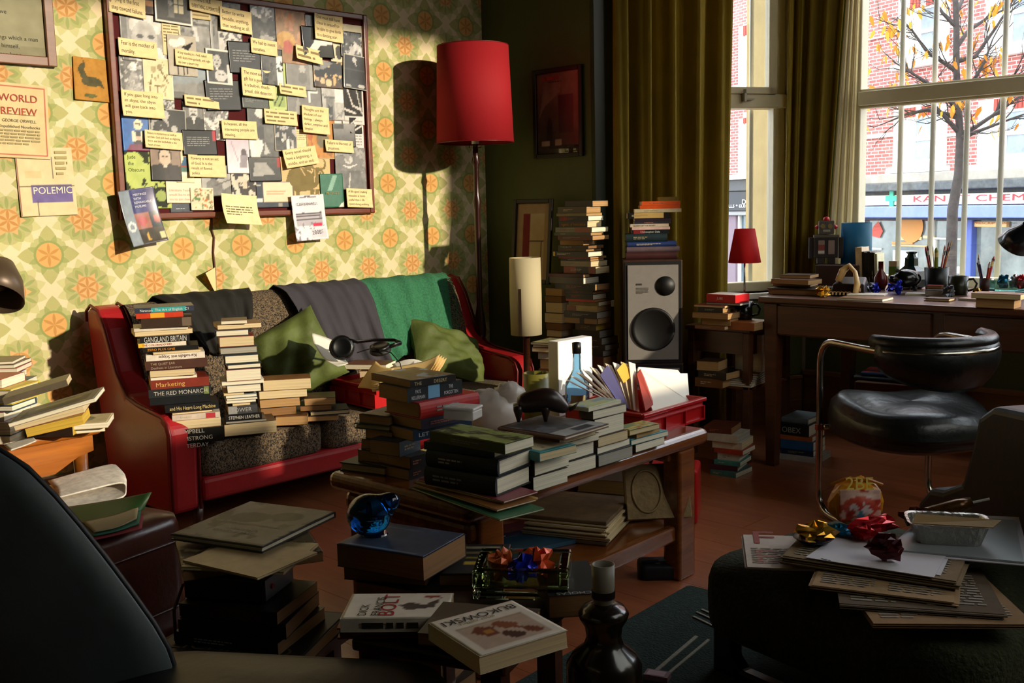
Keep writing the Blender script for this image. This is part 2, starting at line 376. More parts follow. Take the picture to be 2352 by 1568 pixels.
for i, (a, c) in enumerate(((-1.72, -1.36), (-1.34, -.98))):  # unseen cartons added to block the low sun along part of the sill
    q = thing('storage_carton', ['cardboard carton on the unseen window sill, end nearer the camera', 'cardboard carton on the unseen window sill, end nearer the desk'][i], 'box', (4.86, a, wz0)); MB().box(0, 0, 0, .16, c-a, .21).build('carton', mat('plain_carton', '8a6a44', .85), q); MB().box(0, (c-a)/2-.02, .21, .16, (c-a)/2+.02, .2115).build('tape', flat('b09a6a'), q)
MB().box(-.26, -.03, -.03, -.02, wl_+.03, 0).build('sill', WHITE, w3, bevel=.005)
# floor boards
fl = struct('floor', MB().box(-.3, -6.3, -.12, 5.3, 1.4, -.012), mat('floor_underlay', '2a1710', .8))
FW = wood('floor_laminate', '8a4c30', 'a96440', .30, .7, 0, .25)
pl = MB().box(0, 0, -.012, 1.298, .1925, 0).build('plank', FW, fl, bevel=.0015, seg=1); pm = pl.data; COL.objects.unlink(pl); D.objects.remove(pl)
for j in range(31):
    off = (j*.43) % 1.3
    for i in range(-1, 5):
        x0 = i*1.3+off
        if x0 > 5 or x0 < -1.2: continue
        o = link('plank', pm, fl); o.location = (x0, -4.7+j*.194, 0)
# ------------------------------------------------------------------ bay: splayed side with the narrow window, front with the broad one
BS = (.78, 0.0); BA = rad(60)                  # the side runs from BS at 60 degrees
bx = thing('wall_bay_side', None, None, (BS[0], BS[1], 0), BA); bx['kind'] = 'structure'
BL = 1.13                                      # local x along the wall, y outwards (+y is away from room)
zs, zh = .69, 3.05
MB().box(0, 0, 0, BL+.05, .22, zs).box(0, 0, zs, .10, .22, H).box(.10, 0, zh, BL, .22, H).build('plaster', GREEN, bx)
MB().box(-.02, -.02, .05, .03, .2, H).build('corner_bead', mat('corner_paint', '3c4634', .35), bx)
# narrow window
w1 = thing('window_1', None, None, (BS[0], BS[1], 0), BA); w1['kind'] = 'structure'
f = MB(); f.box(.10, .08, zs, .16, .15, zh).box(1.00, .08, zs, 1.065, .15, zh).box(.10, .06, 1.63, 1.065, .16, 1.70).box(.10, .08, zs, 1.065, .15, zs+.05).box(.10, .08, zh-.06, 1.065, .15, zh)
f.build('frame', WF, w1, bevel=.006)
MB().box(.16, .05, 1.70, .20, .10, zh-.06).box(.955, .05, 1.70, 1.0, .10, zh-.06).box(.16, .05, 1.70, 1.0, .10, 1.735).box(.16, .05, zh-.1, 1.0, .10, zh-.06).build('sash', WF, w1, bevel=.005)
MB().box(.16, .112, zs+.05, 1.0, .118, 1.63).build('pane', PANE, w1); MB().box(.2, .072, 1.735, .955, .078, zh-.1).build('pane', PANE, w1)
c = MB().box(.80, .03, 1.668, .86, .055, 1.676).box(.80, .02, 1.66, .812, .055, 1.70); c.lathe([(.008, 0), (.008, .02)], 8, T(.806, .03, 1.70)); c.build('latch', mat('latch_metal', '8d8676', .35, .8), w1)
MB().box(.05, -.03, zs-.03, 1.10, .16, zs).build('sill', WHITE, w1, bevel=.005)
for x in (.735, .93): MB().lathe([(.0115, zs), (.0115, zh)], 10, T(x, .19, 0)).build('bar', WHITE, w1, smooth=True)
# moulded post at the bay corner
po = MB()
for x0, x1, y0, y1 in ((1.065, 1.10, .02, .20), (1.10, 1.125, .045, .2), (1.125, 1.16, -.0, .2), (1.16, 1.18, .03, .2), (1.18, 1.22, -.03, .2)): po.box(x0, y0, .1, x1, y1, H)
struct('trim_1', po, mat('post_paint', 'b9ab8c', .5, var=.1), None, bevel=.008).matrix_world = Matrix.Translation((BS[0], BS[1], 0))@Matrix.Rotation(BA, 4, 'Z')
# buff reveal outside the narrow window
rv = struct('wall_reveal', MB().box(1.07, .16, -2, 1.20, .5, H), mat('buff_stone', 'd8bd84', .8, var=.1)); rv.matrix_world = Matrix.Translation((BS[0], BS[1], 0))@Matrix.Rotation(BA, 4, 'Z')
# front of the bay
struct('wall_bay_front', MB().box(1.36, 1.0, 0, 5.25, 1.22, .72).box(1.36, 1.0, 3.05, 5.25, 1.22, H).box(4.35, 1.0, .72, 5.25, 1.22, 3.05).box(1.36, 1.0, .72, 1.55, 1.22, 3.05), GREEN)
w2 = thing('window_2', None, None, (1.55, 1.0, .72)); w2['kind'] = 'structure'
f = MB(); f.box(0, .03, 0, .07, .11, 2.33).box(2.73, .03, 0, 2.8, .11, 2.33).box(1.5, .03, 0, 1.57, .11, 2.33).box(.07, .03, 0, 2.73, .11, .06).box(.07, .03, 2.27, 2.73, .11, 2.33); f.build('frame', WF, w2, bevel=.006)
MB().box(.07, .0, .895, 2.73, .11, .962).box(.07, .025, .962, 2.73, .08, .975).box(.07, .025, .882, 2.73, .08, .895).build('transom', WF, w2, bevel=.004)
for z0, z1 in ((.06, .882), (.975, 2.27)):
    for x0, x1 in ((.07, 1.5), (1.57, 2.73)): MB().box(x0, .06, z0, x1, .066, z1).build('pane', PANE, w2)
for i in range(16):
    x = 1.772+i*.1615-1.55
    MB().lathe([(.0135, .0), (.0135, 2.33)], 10, T(x, .16, 0)).build('bar', WHITE, w2, smooth=True)
MB().box(-.1, -.14, -.04, 2.9, .06, 0).build('sill', WHITE, w2, bevel=.006)
# skirting boards
SK = wood('skirting_wood', '6b4626', '8f6238', .45, .5, 0, .1)
struct('baseboard_back', MB().box(0, -.022, 0, .78, 0, .17).box(0, -.03, 0, .78, 0, .12), SK, bevel=.004)
struct('baseboard_left', MB().box(0, -6.2, 0, .02, 0, .17), SK, bevel=.004)
b = struct('baseboard_bay', MB().box(0, -.03, 0, 1.12, 0, .12).box(0, -.022, 0, 1.12, 0, .25).box(0, -.035, .23, 1.12, 0, .25), SK, bevel=.004); b.matrix_world = bx.matrix_world.copy(); b.matrix_world = Matrix.Translation((BS[0], BS[1], 0))@Matrix.Rotation(BA, 4, 'Z')
struct('baseboard_front', MB().box(1.36, .97, 0, 5, 1.0, .12).box(1.36, .978, 0, 5, 1.0, .27).box(1.36, .962, .25, 5, 1.0, .275), SK, bevel=.004)

# ------------------------------------------------------------------ curtains
VEL = translucent('olive_velvet', '947c1c', .32, .75, bump=.15, bscale=200, var=.15, vscale=8)
LINING = translucent('cream_lining', 'f0e6c8', .65, .8)
def curtain(b, top, bot, z0, z1, folds, amp, seed=0, nz=14, off=0):
    """hangs between plan lines top/bot (each a list of xy points, equal count)"""
    r = random.Random(seed); ph = [r.uniform(-.5, .5) for _ in range(40)]
    def line(L_, t):
        s = t*(len(L_)-1); i = min(int(s), len(L_)-2); k = s-i; return Vector(L_[i]).lerp(Vector(L_[i+1]), k), (Vector(L_[i+1])-Vector(L_[i])).normalized()
    def fn(u, v):
        k = v**1.0; a, da = line(bot, u); c, dc = line(top, u); p = a.lerp(c, k); d = da.lerp(dc, k).normalized(); n = Vector((d.y, -d.x))
        w = sin(2*pi*(folds*u+.25*ph[int(u*folds) % 40]*sin(v*3))+ph[3])*amp*(1-.25*v)+amp*.35*sin(2*pi*folds*2.3*u+2*v+ph[5])
        q = p+n*(w+off); return (q.x, q.y, z0+(z1-z0)*v)
    return b.grid(int(folds*14), nz, fn)
ds = Vector((cos(BA), sin(BA))); dn = Vector((sin(BA), -cos(BA)))      # along the side, into the room
P0 = Vector(BS)
t1 = [P0+dn*.06+ds*.08-Vector((.0, .02)), P0+dn*.10+ds*.35, P0+dn*.10+ds*.70]
b1 = [P0+dn*.08+ds*.08-Vector((.0, .05)), P0+dn*.12+ds*.32, P0+dn*.13+ds*.62]
ct = thing('curtain', 'long olive velvet curtain hanging behind the loudspeaker', 'curtain', (P0.x, P0.y, 0), 0, 'olive velvet curtains')
def loc(L_, o): return [(p[0]-o[0], p[1]-o[1]) for p in L_]
curtain(MB(), loc(t1, P0), loc(b1, P0), .03, 3.2, 4.6, .06, 3).build('drape', VEL, ct, smooth=True, solid=.004)
MB().tube([(-.05, -.08, 3.22), (.3, .45, 3.22), (.45, .75, 3.22)], .014).build('rail', mat('dark_rail', '2b2013', .4), ct, smooth=True)
o2 = (1.36, .9)
t2 = [(1.355, .80), (1.46, .875), (1.665, .90)]; b2 = [(1.345, .78), (1.40, .83), (1.52, .87)]
ct2 = thing('curtain', 'olive velvet curtain with pale lining pulled back between the two windows', 'curtain', (1.36, .9, 0), 0, 'olive velvet curtains')
curtain(MB(), loc(t2, o2), loc(b2, o2), .70, 3.2, 4, .022, 5, 20).build('drape', VEL, ct2, smooth=True, solid=.004)
t3 = [(1.66, .915), (1.675, .93)]; b3 = [(1.52, .89), (1.62, .95)]
curtain(MB(), loc(t3, o2), loc(b3, o2), .76, 3.2, 3, .012, 8, 20).build('lining', LINING, ct2, smooth=True, solid=.002)

# ================================================================== THE STREET
FO = np.array(dpt(2150, 455, 22)); FU = np.array([.927, -.375, 0]); FN = np.array([.375, .927, 0])
FANG = math.atan2(-.375, .927)
def fac(x, y):                                  # pixel -> (along the terrace, height)
    q = ray(x, y); t = ((FO-CAM)@FN)/(q@FN); p = CAM+t*q; return float((p-FO)@FU), float(p[2])
def brickmat(key, c1, c2, mort):
    m = D.materials.new(key); nt, N, L, b = nodes(m); tc = N.new('ShaderNodeTexCoord'); sp = N.new('ShaderNodeSeparateXYZ'); cb = N.new('ShaderNodeCombineXYZ')
    L.new(tc.outputs['Object'], sp.inputs[0]); L.new(sp.outputs['X'], cb.inputs['X']); L.new(sp.outputs['Z'], cb.inputs['Y'])
    k = N.new('ShaderNodeTexBrick'); L.new(cb.outputs[0], k.inputs['Vector']); k.inputs['Scale'].default_value = 1; k.inputs['Brick Width'].default_value = .225; k.inputs['Row Height'].default_value = .075
    k.inputs['Mortar Size'].default_value = .010; k.inputs['Color1'].default_value = (*lin(c1), 1); k.inputs['Color2'].default_value = (*lin(c2), 1); k.inputs['Mortar'].default_value = (*lin(mort), 1)
    L.new(k.outputs['Color'], b.inputs['Base Color']); b.inputs['Roughness'].default_value = .9
    bp = N.new('ShaderNodeBump'); bp.invert = True; bp.inputs['Distance'].default_value = .01; L.new(k.outputs['Fac'], bp.inputs['Height']); L.new(bp.outputs[0], b.inputs['Normal']); return m
BRICK = brickmat('red_brick', 'b0655e', '9a524d', 'd2b8ae'); STONE = mat('white_stone', 'e9e6e0', .8, var=.05); GSTONE = mat('grey_render', '9d958a', .85, var=.15, vscale=3)
XPANE = mat('house_window_glass', '7d8790', .12, spec=.8, var=.5, vscale=1.2); NET = mat('house_net_curtain', 'd5d5cc', .8)
GZ = -2.7
def fx(o): o.location = FO*np.array([1, 1, 0]); o.rotation_euler = (0, 0, FANG); return o
def house(label, u0, u1, name='terraced_house'):
    t = fx(thing(name, label, 'building', group='terraced houses across the street'))
    t.location = Vector(FO*np.array([1, 1, 0]))+Vector(FU)*u0
    MB().box(0, 0, GZ, u1-u0, 8, 12).build('brick_wall', BRICK, t); return t, u0
def px_box(b, t0, x0, y0, x1, y1, d0, d1, ref=None):
    a = fac(x0, y1); c = fac(x1, y0); b.box(min(a[0], c[0])-t0, d0, min(a[1], c[1]), -0+max(a[0], c[0])-t0, d1, max(a[1], c[1])); return b
def sashwin(t, u0, outer, inner, arch=True):
    """stone surround around a two-light sash window, pixel boxes"""
    (x0, y0, x1, y1), (a0, b0, a1, b1) = outer, inner
    o0 = fac(x0, y1); o1 = fac(x1, y0); i0 = fac(a0, b1); i1 = fac(a1, b0); ul, ur, zb, zt = o0[0]-u0, o1[0]-u0, o0[1], o1[1]; il, ir, jb, jt = i0[0]-u0, i1[0]-u0, i0[1], i1[1]
    w = MB().box(ul, -.10, zb, il, .02, zt).box(ir, -.10, zb, ur, .02, zt).box(il, -.10, zb, ir, .02, jb).box(il, -.10, jt+.28, ir, .02, zt).box(ul-.1, -.2, zb-.12, ur+.1, .02, zb).build('window_surround', STONE, t, bevel=.02)
    if arch:
        n = 9; ww = (ir-il)/n
        for k in range(n):
            if k == n//2: MB().box(il+k*ww, -.14, jt-.02, il+(k+1)*ww, .0, jt+.34).build('keystone', STONE, w)
            else: MB().box(il+k*ww+.008, -.09, jt, il+(k+1)*ww-.008, .0, jt+.28).build('brick', mat('arch_brick', 'a84a40', .9), w)
    else: MB().box(il, -.09, jt, ir, 0, jt+.28).build('lintel', STONE, w)
    s = MB(); mz = (jb+jt)/2; fw = .055
    s.box(il, -.05, jb, il+fw, .0, jt).box(ir-fw, -.05, jb, ir, 0, jt).box(il, -.05, jb, ir, 0, jb+fw).box(il, -.05, jt-fw, ir, 0, jt).box(il, -.06, mz-.04, ir, 0, mz+.04)
    f = s.build('window_frame', WHITE, t)
    for z0, z1 in ((jb+fw, mz-.04), (mz+.04, jt-fw)):
        MB().box(il+fw, -.025, z0, ir-fw, -.02, z1).build('pane', XPANE, f)
    MB().box(il+fw, -.03, jb+fw, il+fw+(ir-il)*.28, -.026, jt-fw).build('net_curtain', NET, f)
uR0 = -3.4
hr, ur0 = house('brick house over a shop with blue blind and cream fascia', uR0, 7.0)
hl, ul0 = house('brick house over a black-fronted discount shop, seen past small red lamp', -12.0, uR0-.02)
sashwin(hr, ur0, (2057, 238, 2178, 386), (2080, 262, 2157, 374)); sashwin(hr, ur0, (2067, -62, 2186, 150), (2094, 6, 2164, 134))
sashwin(hr, ur0, (2250, 215, 2400, 378), (2285, 245, 2375, 362)); sashwin(hr, ur0, (2268, -92, 2425, 122), (2299, -60, 2390, 108))
sashwin(hl, ul0, (1702, 262, 1784, 400), (1712, 276, 1768, 386)); sashwin(hl, ul0, (1702, 40, 1790, 196), (1712, 68, 1769, 190))
for q in ((1986, 304, 2057, 320), (2178, 300, 2252, 314), (1986, 78, 2067, 92), (2186, 48, 2268, 62)): px_box(MB(), ur0, *q, -.06, .02).build('stone_band', STONE, hr)
for q in ((1784, 326, 1830, 336), (1790, 118, 1830, 128)): px_box(MB(), ul0, *q, -.06, .02).build('stone_band', STONE, hl)
def shop_strip(t, u0, x0, x1, y0, y1, d, m, name, bevel=.02):
    za = fac((x0+x1)/2, y1)[1]; zb = fac((x0+x1)/2, y0)[1]; ua = fac(x0, y0)[0]-u0; ub = fac(x1, y0)[0]-u0
    return MB().box(ua, -d, za, ub, .02, zb).build(name, m, t, bevel=bevel)
def shop_text(t, u0, s, x, y, hpx, col, d, italic=0, wpx=None, serif=0):
    u, z = fac(x, y); sc = abs(fac(x, y-hpx)[1]-z); v, f_, w = textmesh(s, size=sc)
    if wpx: k = (fac(x+wpx, y)[0]-u)/w; v = [(a*k, b, c) for a, b, c in v]
    return MB().add([(a+b*italic, -d-.01, b) for a, b, c in v], f_, T(u-u0, 0, z)).build('lettering', flat(col), t)
# chemist's
shop_strip(hr, ur0, 1975, 2600, 388, 412, .25, GSTONE, 'rendered_band'); shop_strip(hr, ur0, 1975, 2600, 412, 432, .5, mat('lead_flashing', '4c4f50', .6, var=.6, vscale=5), 'lead_cornice'); shop_strip(hr, ur0, 1975, 2600, 430, 442, .3, mat('soot', '3a3b38', .8), 'cornice_underside')  # last strip: plain dark grey below the lead cornice
fa = shop_strip(hr, ur0, 1990, 2600, 442, 468, .32, mat('cream_fascia', 'f2ecd8', .5), 'fascia'); 
ltr = shop_text(hr, ur0, 'KAN ET CHEMIST', 2123, 463, 14, 'b23a3c', .33, wpx=325)
g = fac(2076, 455); k = .17; MB().box(g[0]-ur0-k, -.36, g[1]-k/3, g[0]-ur0+k, -.33, g[1]+k/3).box(g[0]-ur0-k/3, -.361, g[1]-k, g[0]-ur0+k/3, -.33, g[1]+k).build('green_cross', flat('3fae8a'), hr)
bl = shop_strip(hr, ur0, 1980, 2600, 470, 498, .7, mat('blue_blind', '7482cc', .7, var=.08), 'blind')
shop_strip(hr, ur0, 1980, 2600, 498, 504, .4, mat('blind_box', '2f3a55', .6), 'blind_box')
SHW = mat('shop_window_glass', '6e7470', .1, spec=.8, var=.7, vscale=.9); BLU = mat('blue_shop_paint', '5566b5', .5)
shop_strip(hr, ur0, 1980, 2230, 505, 900, .02, SHW, 'shop_window'); shop_strip(hr, ur0, 2245, 2600, 505, 900, .02, SHW, 'shop_window')
shop_strip(hr, ur0, 2229, 2246, 500, 900, .16, BLU, 'pilaster'); shop_strip(hr, ur0, 1978, 1990, 500, 900, .16, BLU, 'pilaster')
for x0, x1, y0, y1 in ((2145, 2150, 505, 900), (2150, 2228, 546, 550), (2150, 2155, 550, 900), (2222, 2228, 550, 900)): shop_strip(hr, ur0, x0, x1, y0, y1, .08, WHITE, 'shop_door_frame', 0)
shop_strip(hr, ur0, 2245, 2320, 508, 521, .10, mat('sign_cream', 'efc789', .5), 'prescription_sign'); shop_text(hr, ur0, 'PRESCRIPTIONS', 2246, 514, 5, 'a33a20', .11, wpx=84)
for x0, x1, y0, y1, c_ in ((2067, 2092, 544, 551, 'e9c58a'), (2096, 2120, 543, 550, 'e9c58a'), (2052, 2100, 555, 560, 'd88d52'), (2124, 2150, 541, 547, 'e8c890'), (2052, 2140, 562, 566, 'c8a070'), (2055, 2110, 575, 640, 'd9e6e6'), (2202, 2219, 612, 628, 'd4eceb')): shop_strip(hr, ur0, x0, x1, y0, y1, .05, flat(c_), 'shelf_display', 0)
dd = fac(2105, 515); MB().lathe([(0, 0), (.35, .02)], 24, T(dd[0]-ur0-.1, -.04, dd[1]-.05, rad(90))).build('orange_disc', flat('c98a4a'), hr)
m_ = fac(2018, 530); b_ = MB(); b_.add([(-.22, 0, -.1), (.1, 0, -.16), (.2, 0, .0), (.05, 0, .22), (-.08, 0, .12)], [(0, 1, 2, 3, 4)], T(m_[0]-ur0, -.06, m_[1])); b_.build('window_sticker', flat('c5574a'), hr)
b_ = MB(); [b_.box(m_[0]-ur0-.2, -.06, m_[1]-.42-.12*i, m_[0]-ur0+(.1 if i else .16), -.055, m_[1]-.38-.12*i) for i in range(5)]; b_.build('window_sticker', flat('e9e9e9'), hr)
# discount shop
shop_strip(hl, ul0, 1600, 1835, 402, 412, .5, STONE, 'cornice'); shop_strip(hl, ul0, 1600, 1835, 412, 438, .35, mat('dark_cornice', '4d4d4e', .6), 'dark_cornice')
shop_strip(hl, ul0, 1600, 1835, 438, 484, .3, mat('black_fascia', '2b2b31', .45), 'fascia'); shop_strip(hl, ul0, 1600, 1835, 484, 494, .26, mat('grey_strip', '8a8a8a', .5), 'fascia_strip')
shop_text(hl, ul0, 'ICC', 1777, 453, 10, 'f2f2f2', .31, .3, 34); shop_text(hl, ul0, 'DISCOUNT', 1726, 468, 11, 'f2f2f2', .31, 0, 77); shop_text(hl, ul0, 'E.ALLS * ELECTRICAL * HARDWARE', 1682, 476, 6.5, 'f2f2f2', .31, 0, 170)
shop_strip(hl, ul0, 1600, 1835, 494, 900, .02, mat('shop_front_glass', '53646e', .12, spec=.8, var=.5, vscale=.8), 'shop_window')
shop_strip(hl, ul0, 1786, 1792, 498, 900, .1, BLU, 'blue_post'); shop_strip(hl, ul0, 1701, 1705, 494, 900, .1, WHITE, 'white_post'); shop_strip(hl, ul0, 1600, 1701, 494, 900, .16, mat('mauve_wall', '7a6a74', .8), 'mauve_pier')
p_ = shop_strip(hl, ul0, 1722, 1775, 518, 532, .06, flat('8fd0d8'), 'notice_heading', 0); shop_text(hl, ul0, 'INSURANCE', 1723, 531, 8, '49748c', .07, 0, 51)
shop_strip(hl, ul0, 1722, 1775, 532, 560, .055, flat('e8ecec'), 'notice', 0); shop_strip(hl, ul0, 1718, 1775, 560, 646, .05, flat('dfe6ea'), 'notice', 0)
na = fac(1718, 646); nb = fac(1775, 535)
for i in range(13): MB().box(na[0]-ul0+.08, -.08, na[1]+.1+i*.095, nb[0]-ul0-.1-(.2 if i % 3 == 0 else 0), -.075, na[1]+.13+i*.095).build('small_print', flat('8da3ad'), hl)
gr = struct('street_ground', MB().box(-60, -12, GZ-.3, 60, 60, GZ), mat('pavement', '8b8680', .9, var=.1, vscale=1.5))
# unseen brick house, added to keep the sky off the sun window
hs = thing('side_street_house', 'low brick house across the side street beyond the sun window', 'building', (16.5, -4, GZ))
MB().box(0, -16, 0, 5, 8.6, 7.0).build('brick_wall', mat('dim_brick', '6b3a32', .9), hs); MB().prism([(-.25, 0), (5.25, 0), (5.25, .12), (-.25, .12)], -16, 8.6, T(0, 0, 7.0)@Euler((rad(90), 0, 0)).to_matrix().to_4x4()@Matrix.Scale(-1, 4, (0, 0, 1))).build('roof_parapet', GSTONE, hs)
th_ = thing('side_street_terrace', 'tall white stucco terrace across the side street, nearer the broad window', 'building', (16.5, 4.7, GZ)); MB().box(0, 0, 0, 6, 16, 12.5).build('stucco_wall', mat('white_stucco', 'e8e4da', .9), th_); MB().box(-.2, -.1, 12.5, 6.2, 16.1, 12.7).build('roof_parapet', GSTONE, th_)  # unseen terrace added to shade the tree, white to bounce fill indoors
for k in range(6): MB().box(-.04, -13+k*4, 3, .0, -11.6+k*4, 5.2).build('window', XPANE, hs)
# ------------------------------------------------------------------ street tree
def tree():
    Z = 9.0; base = dpt(2188, 1000, Z); base.z = GZ
    t = thing('street_tree', 'slim autumn street tree with yellow leaves outside the broad window', 'tree', base)
    L_ = lambda x, y, dz=0: dpt(x, y, Z+dz)-base
    tr = [(2184, 800), (2183, 640), (2186, 545), (2188, 480), (2202, 400), (2205, 320), (2202, 250), (2196, 150), (2197, 60), (2192, -60), (2195, -300)]
    pts = [Vector((0, 0, 0))]+[L_(*p) for p in tr]; w = [15, 14, 13, 12.5, 12, 10.5, 9, 8, 7.5, 7, 6, 3]
    BK = mat('tree_bark', '443d3a', .9, var=.3, vscale=14, bump=.4, bscale=40); b = MB(); b.tube(pts, [x*Z/FPX for x in w], 10); b.build('trunk', BK, t, smooth=True)
    r = random.Random(4); tw = MB(); leaves = []
    br = [[(2203, 310), (2240, 292), (2285, 262), (2352, 215), (2420, 180)], [(2203, 305), (2170, 268), (2145, 240), (2110, 225)], [(2203, 318), (2250, 300), (2352, 262)], [(2200, 250), (2165, 215), (2130, 190), (2090, 165), (2050, 140)],
          [(2198, 165), (2170, 145), (2130, 120), (2095, 70), (2060, 40)], [(2196, 110), (2225, 70), (2270, 40), (2330, 10)], [(2197, 140), (2240, 130), (2290, 60), (2340, -20)], [(2196, 60), (2165, 30), (2140, -10)], [(2196, 30), (2215, -10), (2260, -60)],
          [(2200, 215), (2240, 180), (2262, 140), (2280, 90)], [(2203, 270), (2130, 252), (2082, 262), (2040, 280)], [(2290, 262), (2310, 200), (2345, 150)]]
    def grow(p, d, l, rr, lev):
        q = p+d*l; tw.tube([p, p.lerp(q, .5)+Vector((r.uniform(-1, 1), r.uniform(-1, 1), r.uniform(-1, 1)))*l*.06, q], [rr, rr*.8, rr*.55], 5, cap=False)
        if r.random() < .42 and lev < 2: leaves.append(q)
        if lev > 0:
            for _ in range(2): grow(p.lerp(q, r.uniform(.4, 1)), (d+Vector((r.uniform(-1, 1), r.uniform(-1, 1), r.uniform(-.5, 1)))*.8).normalized(), l*r.uniform(.5, .8), rr*.55, lev-1)
    for B in br:
        dz = r.uniform(-.5, .6); P_ = [L_(x, y, dz*i/len(B)) for i, (x, y) in enumerate(B)]; n = len(P_)
        tw.tube(P_, [.024*(1-.75*i/(n-1)) for i in range(n)], 6, cap=False)
        for i in range(1, n):
            for _ in range(3):
                p = P_[i-1].lerp(P_[i], r.random()); d = (P_[i]-P_[i-1]).normalized(); grow(p, (d+Vector((r.uniform(-1, 1), r.uniform(-1, 1), r.uniform(-.6, 1)))*.9).normalized(), r.uniform(.14, .32), .006, 2)
    tw.build('branches', BK, t)
    me = None; cols = [translucent('leaf_gold', 'd9a03a', .5), translucent('leaf_orange', 'c97f2e', .5)]; lm = []
    for c in cols: q = MB().add([(0, 0, 0), (.018, .003, -.03), (.012, 0, -.075), (0, 0, -.1), (-.012, 0, -.075), (-.018, .003, -.03)], [(0, 1, 2), (0, 2, 3), (0, 3, 4), (0, 4, 5)]); o = q.build('leaf', c, t); lm.append(o.data); D.objects.remove(o)
    for p in leaves[:230]:
        for _ in range(1): o = link('leaf', lm[r.random() < .35], t); o.location = p+Vector((r.uniform(-.02, .02),)*3); o.rotation_euler = (r.uniform(-.5, .5), r.uniform(-.5, .5), r.uniform(0, 6)); s_ = r.uniform(.7, 1.25); o.scale = (s_,)*3
tree()
# ================================================================== FURNITURE
RED = mat('red_leatherette', '9c1d22', .34, var=.12, vscale=9, bump=.05, bscale=120, coat=.15); DRED = mat('dark_red_piping', '6d1216', .4)
def tweed(key, c0, c1, sc=(120, 38, 120)):
    if key in MATS: return MATS[key]
    m = D.materials.new(key); MATS[key] = m; nt, N, L, b = nodes(m); tc = N.new('ShaderNodeTexCoord'); mp = N.new('ShaderNodeMapping'); mp.inputs['Scale'].default_value = sc; L.new(tc.outputs['Object'], mp.inputs[0])
    n = N.new('ShaderNodeTexNoise'); n.inputs['Scale'].default_value = 1; n.inputs['Detail'].default_value = 3; n.inputs['Distortion'].default_value = 1.2; L.new(mp.outputs[0], n.inputs['Vector'])
    r = N.new('ShaderNodeValToRGB'); r.color_ramp.elements[0].position = .44; r.color_ramp.elements[1].position = .56; r.color_ramp.elements[0].color = (*lin(c0), 1); r.color_ramp.elements[1].color = (*lin(c1), 1)
    L.new(n.outputs['Fac'], r.inputs[0]); L.new(r.outputs[0], b.inputs['Base Color']); b.inputs['Roughness'].default_value = .95
    bp = N.new('ShaderNodeBump'); bp.inputs['Strength'].default_value = .6; bp.inputs['Distance'].default_value = .006; L.new(n.outputs['Fac'], bp.inputs['Height']); L.new(bp.outputs[0], b.inputs['Normal']); return m
TW = tweed('brown_black_tweed', '15100d', '75624a', (420, 170, 140)); DWOOD = wood('dark_wood', '2a140a', '4a2512', .4)
def rr(w, d, r, n=5):                            # rounded rectangle outline, centred
    o = []
    for cx, cy, a in ((w/2-r, d/2-r, 0), (-w/2+r, d/2-r, 90), (-w/2+r, -d/2+r, 180), (w/2-r, -d/2+r, 270)): o += [(cx+r*cos(rad(a+90*i/n)), cy+r*sin(rad(a+90*i/n))) for i in range(n+1)]
    return o
def pad(b, w, d, h, r=.05, puff=.02, M=None, n=14):
    """soft cushion: rounded box with a puffed top and bottom, sits on z=0"""
    o = rr(w, d, r, 4); k = len(o); rings = []
    for s_, z in ((.9, 0), (.985, h*.1), (1, h*.3), (1.005, h*.55), (1, h*.78), (.975, h*.93), (.93, h)): rings.append([(x*(1-(1-s_)*min(1, .6*w/abs(w))), y*s_, z) if False else ((abs(x)-(1-s_)*r*2)*(1 if x > 0 else -1), (abs(y)-(1-s_)*r*2)*(1 if y > 0 else -1), z) for x, y in o])
    for t in (.8, .5, .2): rings.append([(x*t*.93, y*t*.93, h+puff*(1-t*t)) for x, y in o])
    v = [p for q in rings for p in q]; f = [(j*k+i, j*k+(i+1) % k, (j+1)*k+(i+1) % k, (j+1)*k+i) for j in range(len(rings)-1) for i in range(k)]
    f.append(tuple(range(k-1, -1, -1))); f.append(tuple((len(rings)-1)*k+i for i in range(k))); return b.add(v, f, M)

# ------------------------------------------------------------------ red sofa along the papered wall
SY0, SY1 = -2.25, -.365
so = thing('sofa', 'red leatherette sofa with brown tweed cushions along the flowered wall', 'sofa', (.06, SY0, 0)); SL = SY1-SY0
prof = [(.10, .10), (.0, .76), (.0, .80), (.04, .825), (.10, .81), (.15, .74), (.22, .58), (.29, .495), (.37, .475), (.55, .452), (.59, .43), (.605, .39), (.59, .10), (.54, .09)]
XZ = Euler((rad(90), 0, 0)).to_matrix().to_4x4()                     # xy polygon -> xz plane (depth along -y)
for y in (.115, SL): 
    o = MB().prism(prof, 0, .115, T(0, y, 0)@XZ).build('arm', RED, so, bevel=.022, seg=3)
    for yy in (y-.112, y-.003): MB().tube([(x, yy, z) for x, z in prof[1:-1]], .006, 6).build('piping', DRED, o, smooth=True)
def backfn(u, v):                                # upholstered back, u along the sofa, v round the section
    sec = [(.16, .30), (.26, .32), (.275, .42), (.245, .58), (.20, .72), (.165, .79), (.12, .825), (.07, .81), (.04, .74), (.07, .50), (.10, .30)]
    s_ = v*(len(sec)-1); i = min(int(s_), len(sec)-2); k = s_-i; x = sec[i][0]*(1-k)+sec[i+1][0]*k; z = sec[i][1]*(1-k)+sec[i+1][1]*k
    return (x, .10+u*(SL-.2), z+.012*sin(u*pi))
MB().grid(20, 30, backfn).build('back_cushion', TW, so, smooth=True)
cw = (SL-.23)/3
for i in range(3): MB().add(*(lambda q: (q.v, q.f))(pad(MB(), .45, cw-.006, .125, .055, .010)), T(.385, .115+cw*(i+.5), .212)).build('seat_cushion', TW, so, smooth=True)
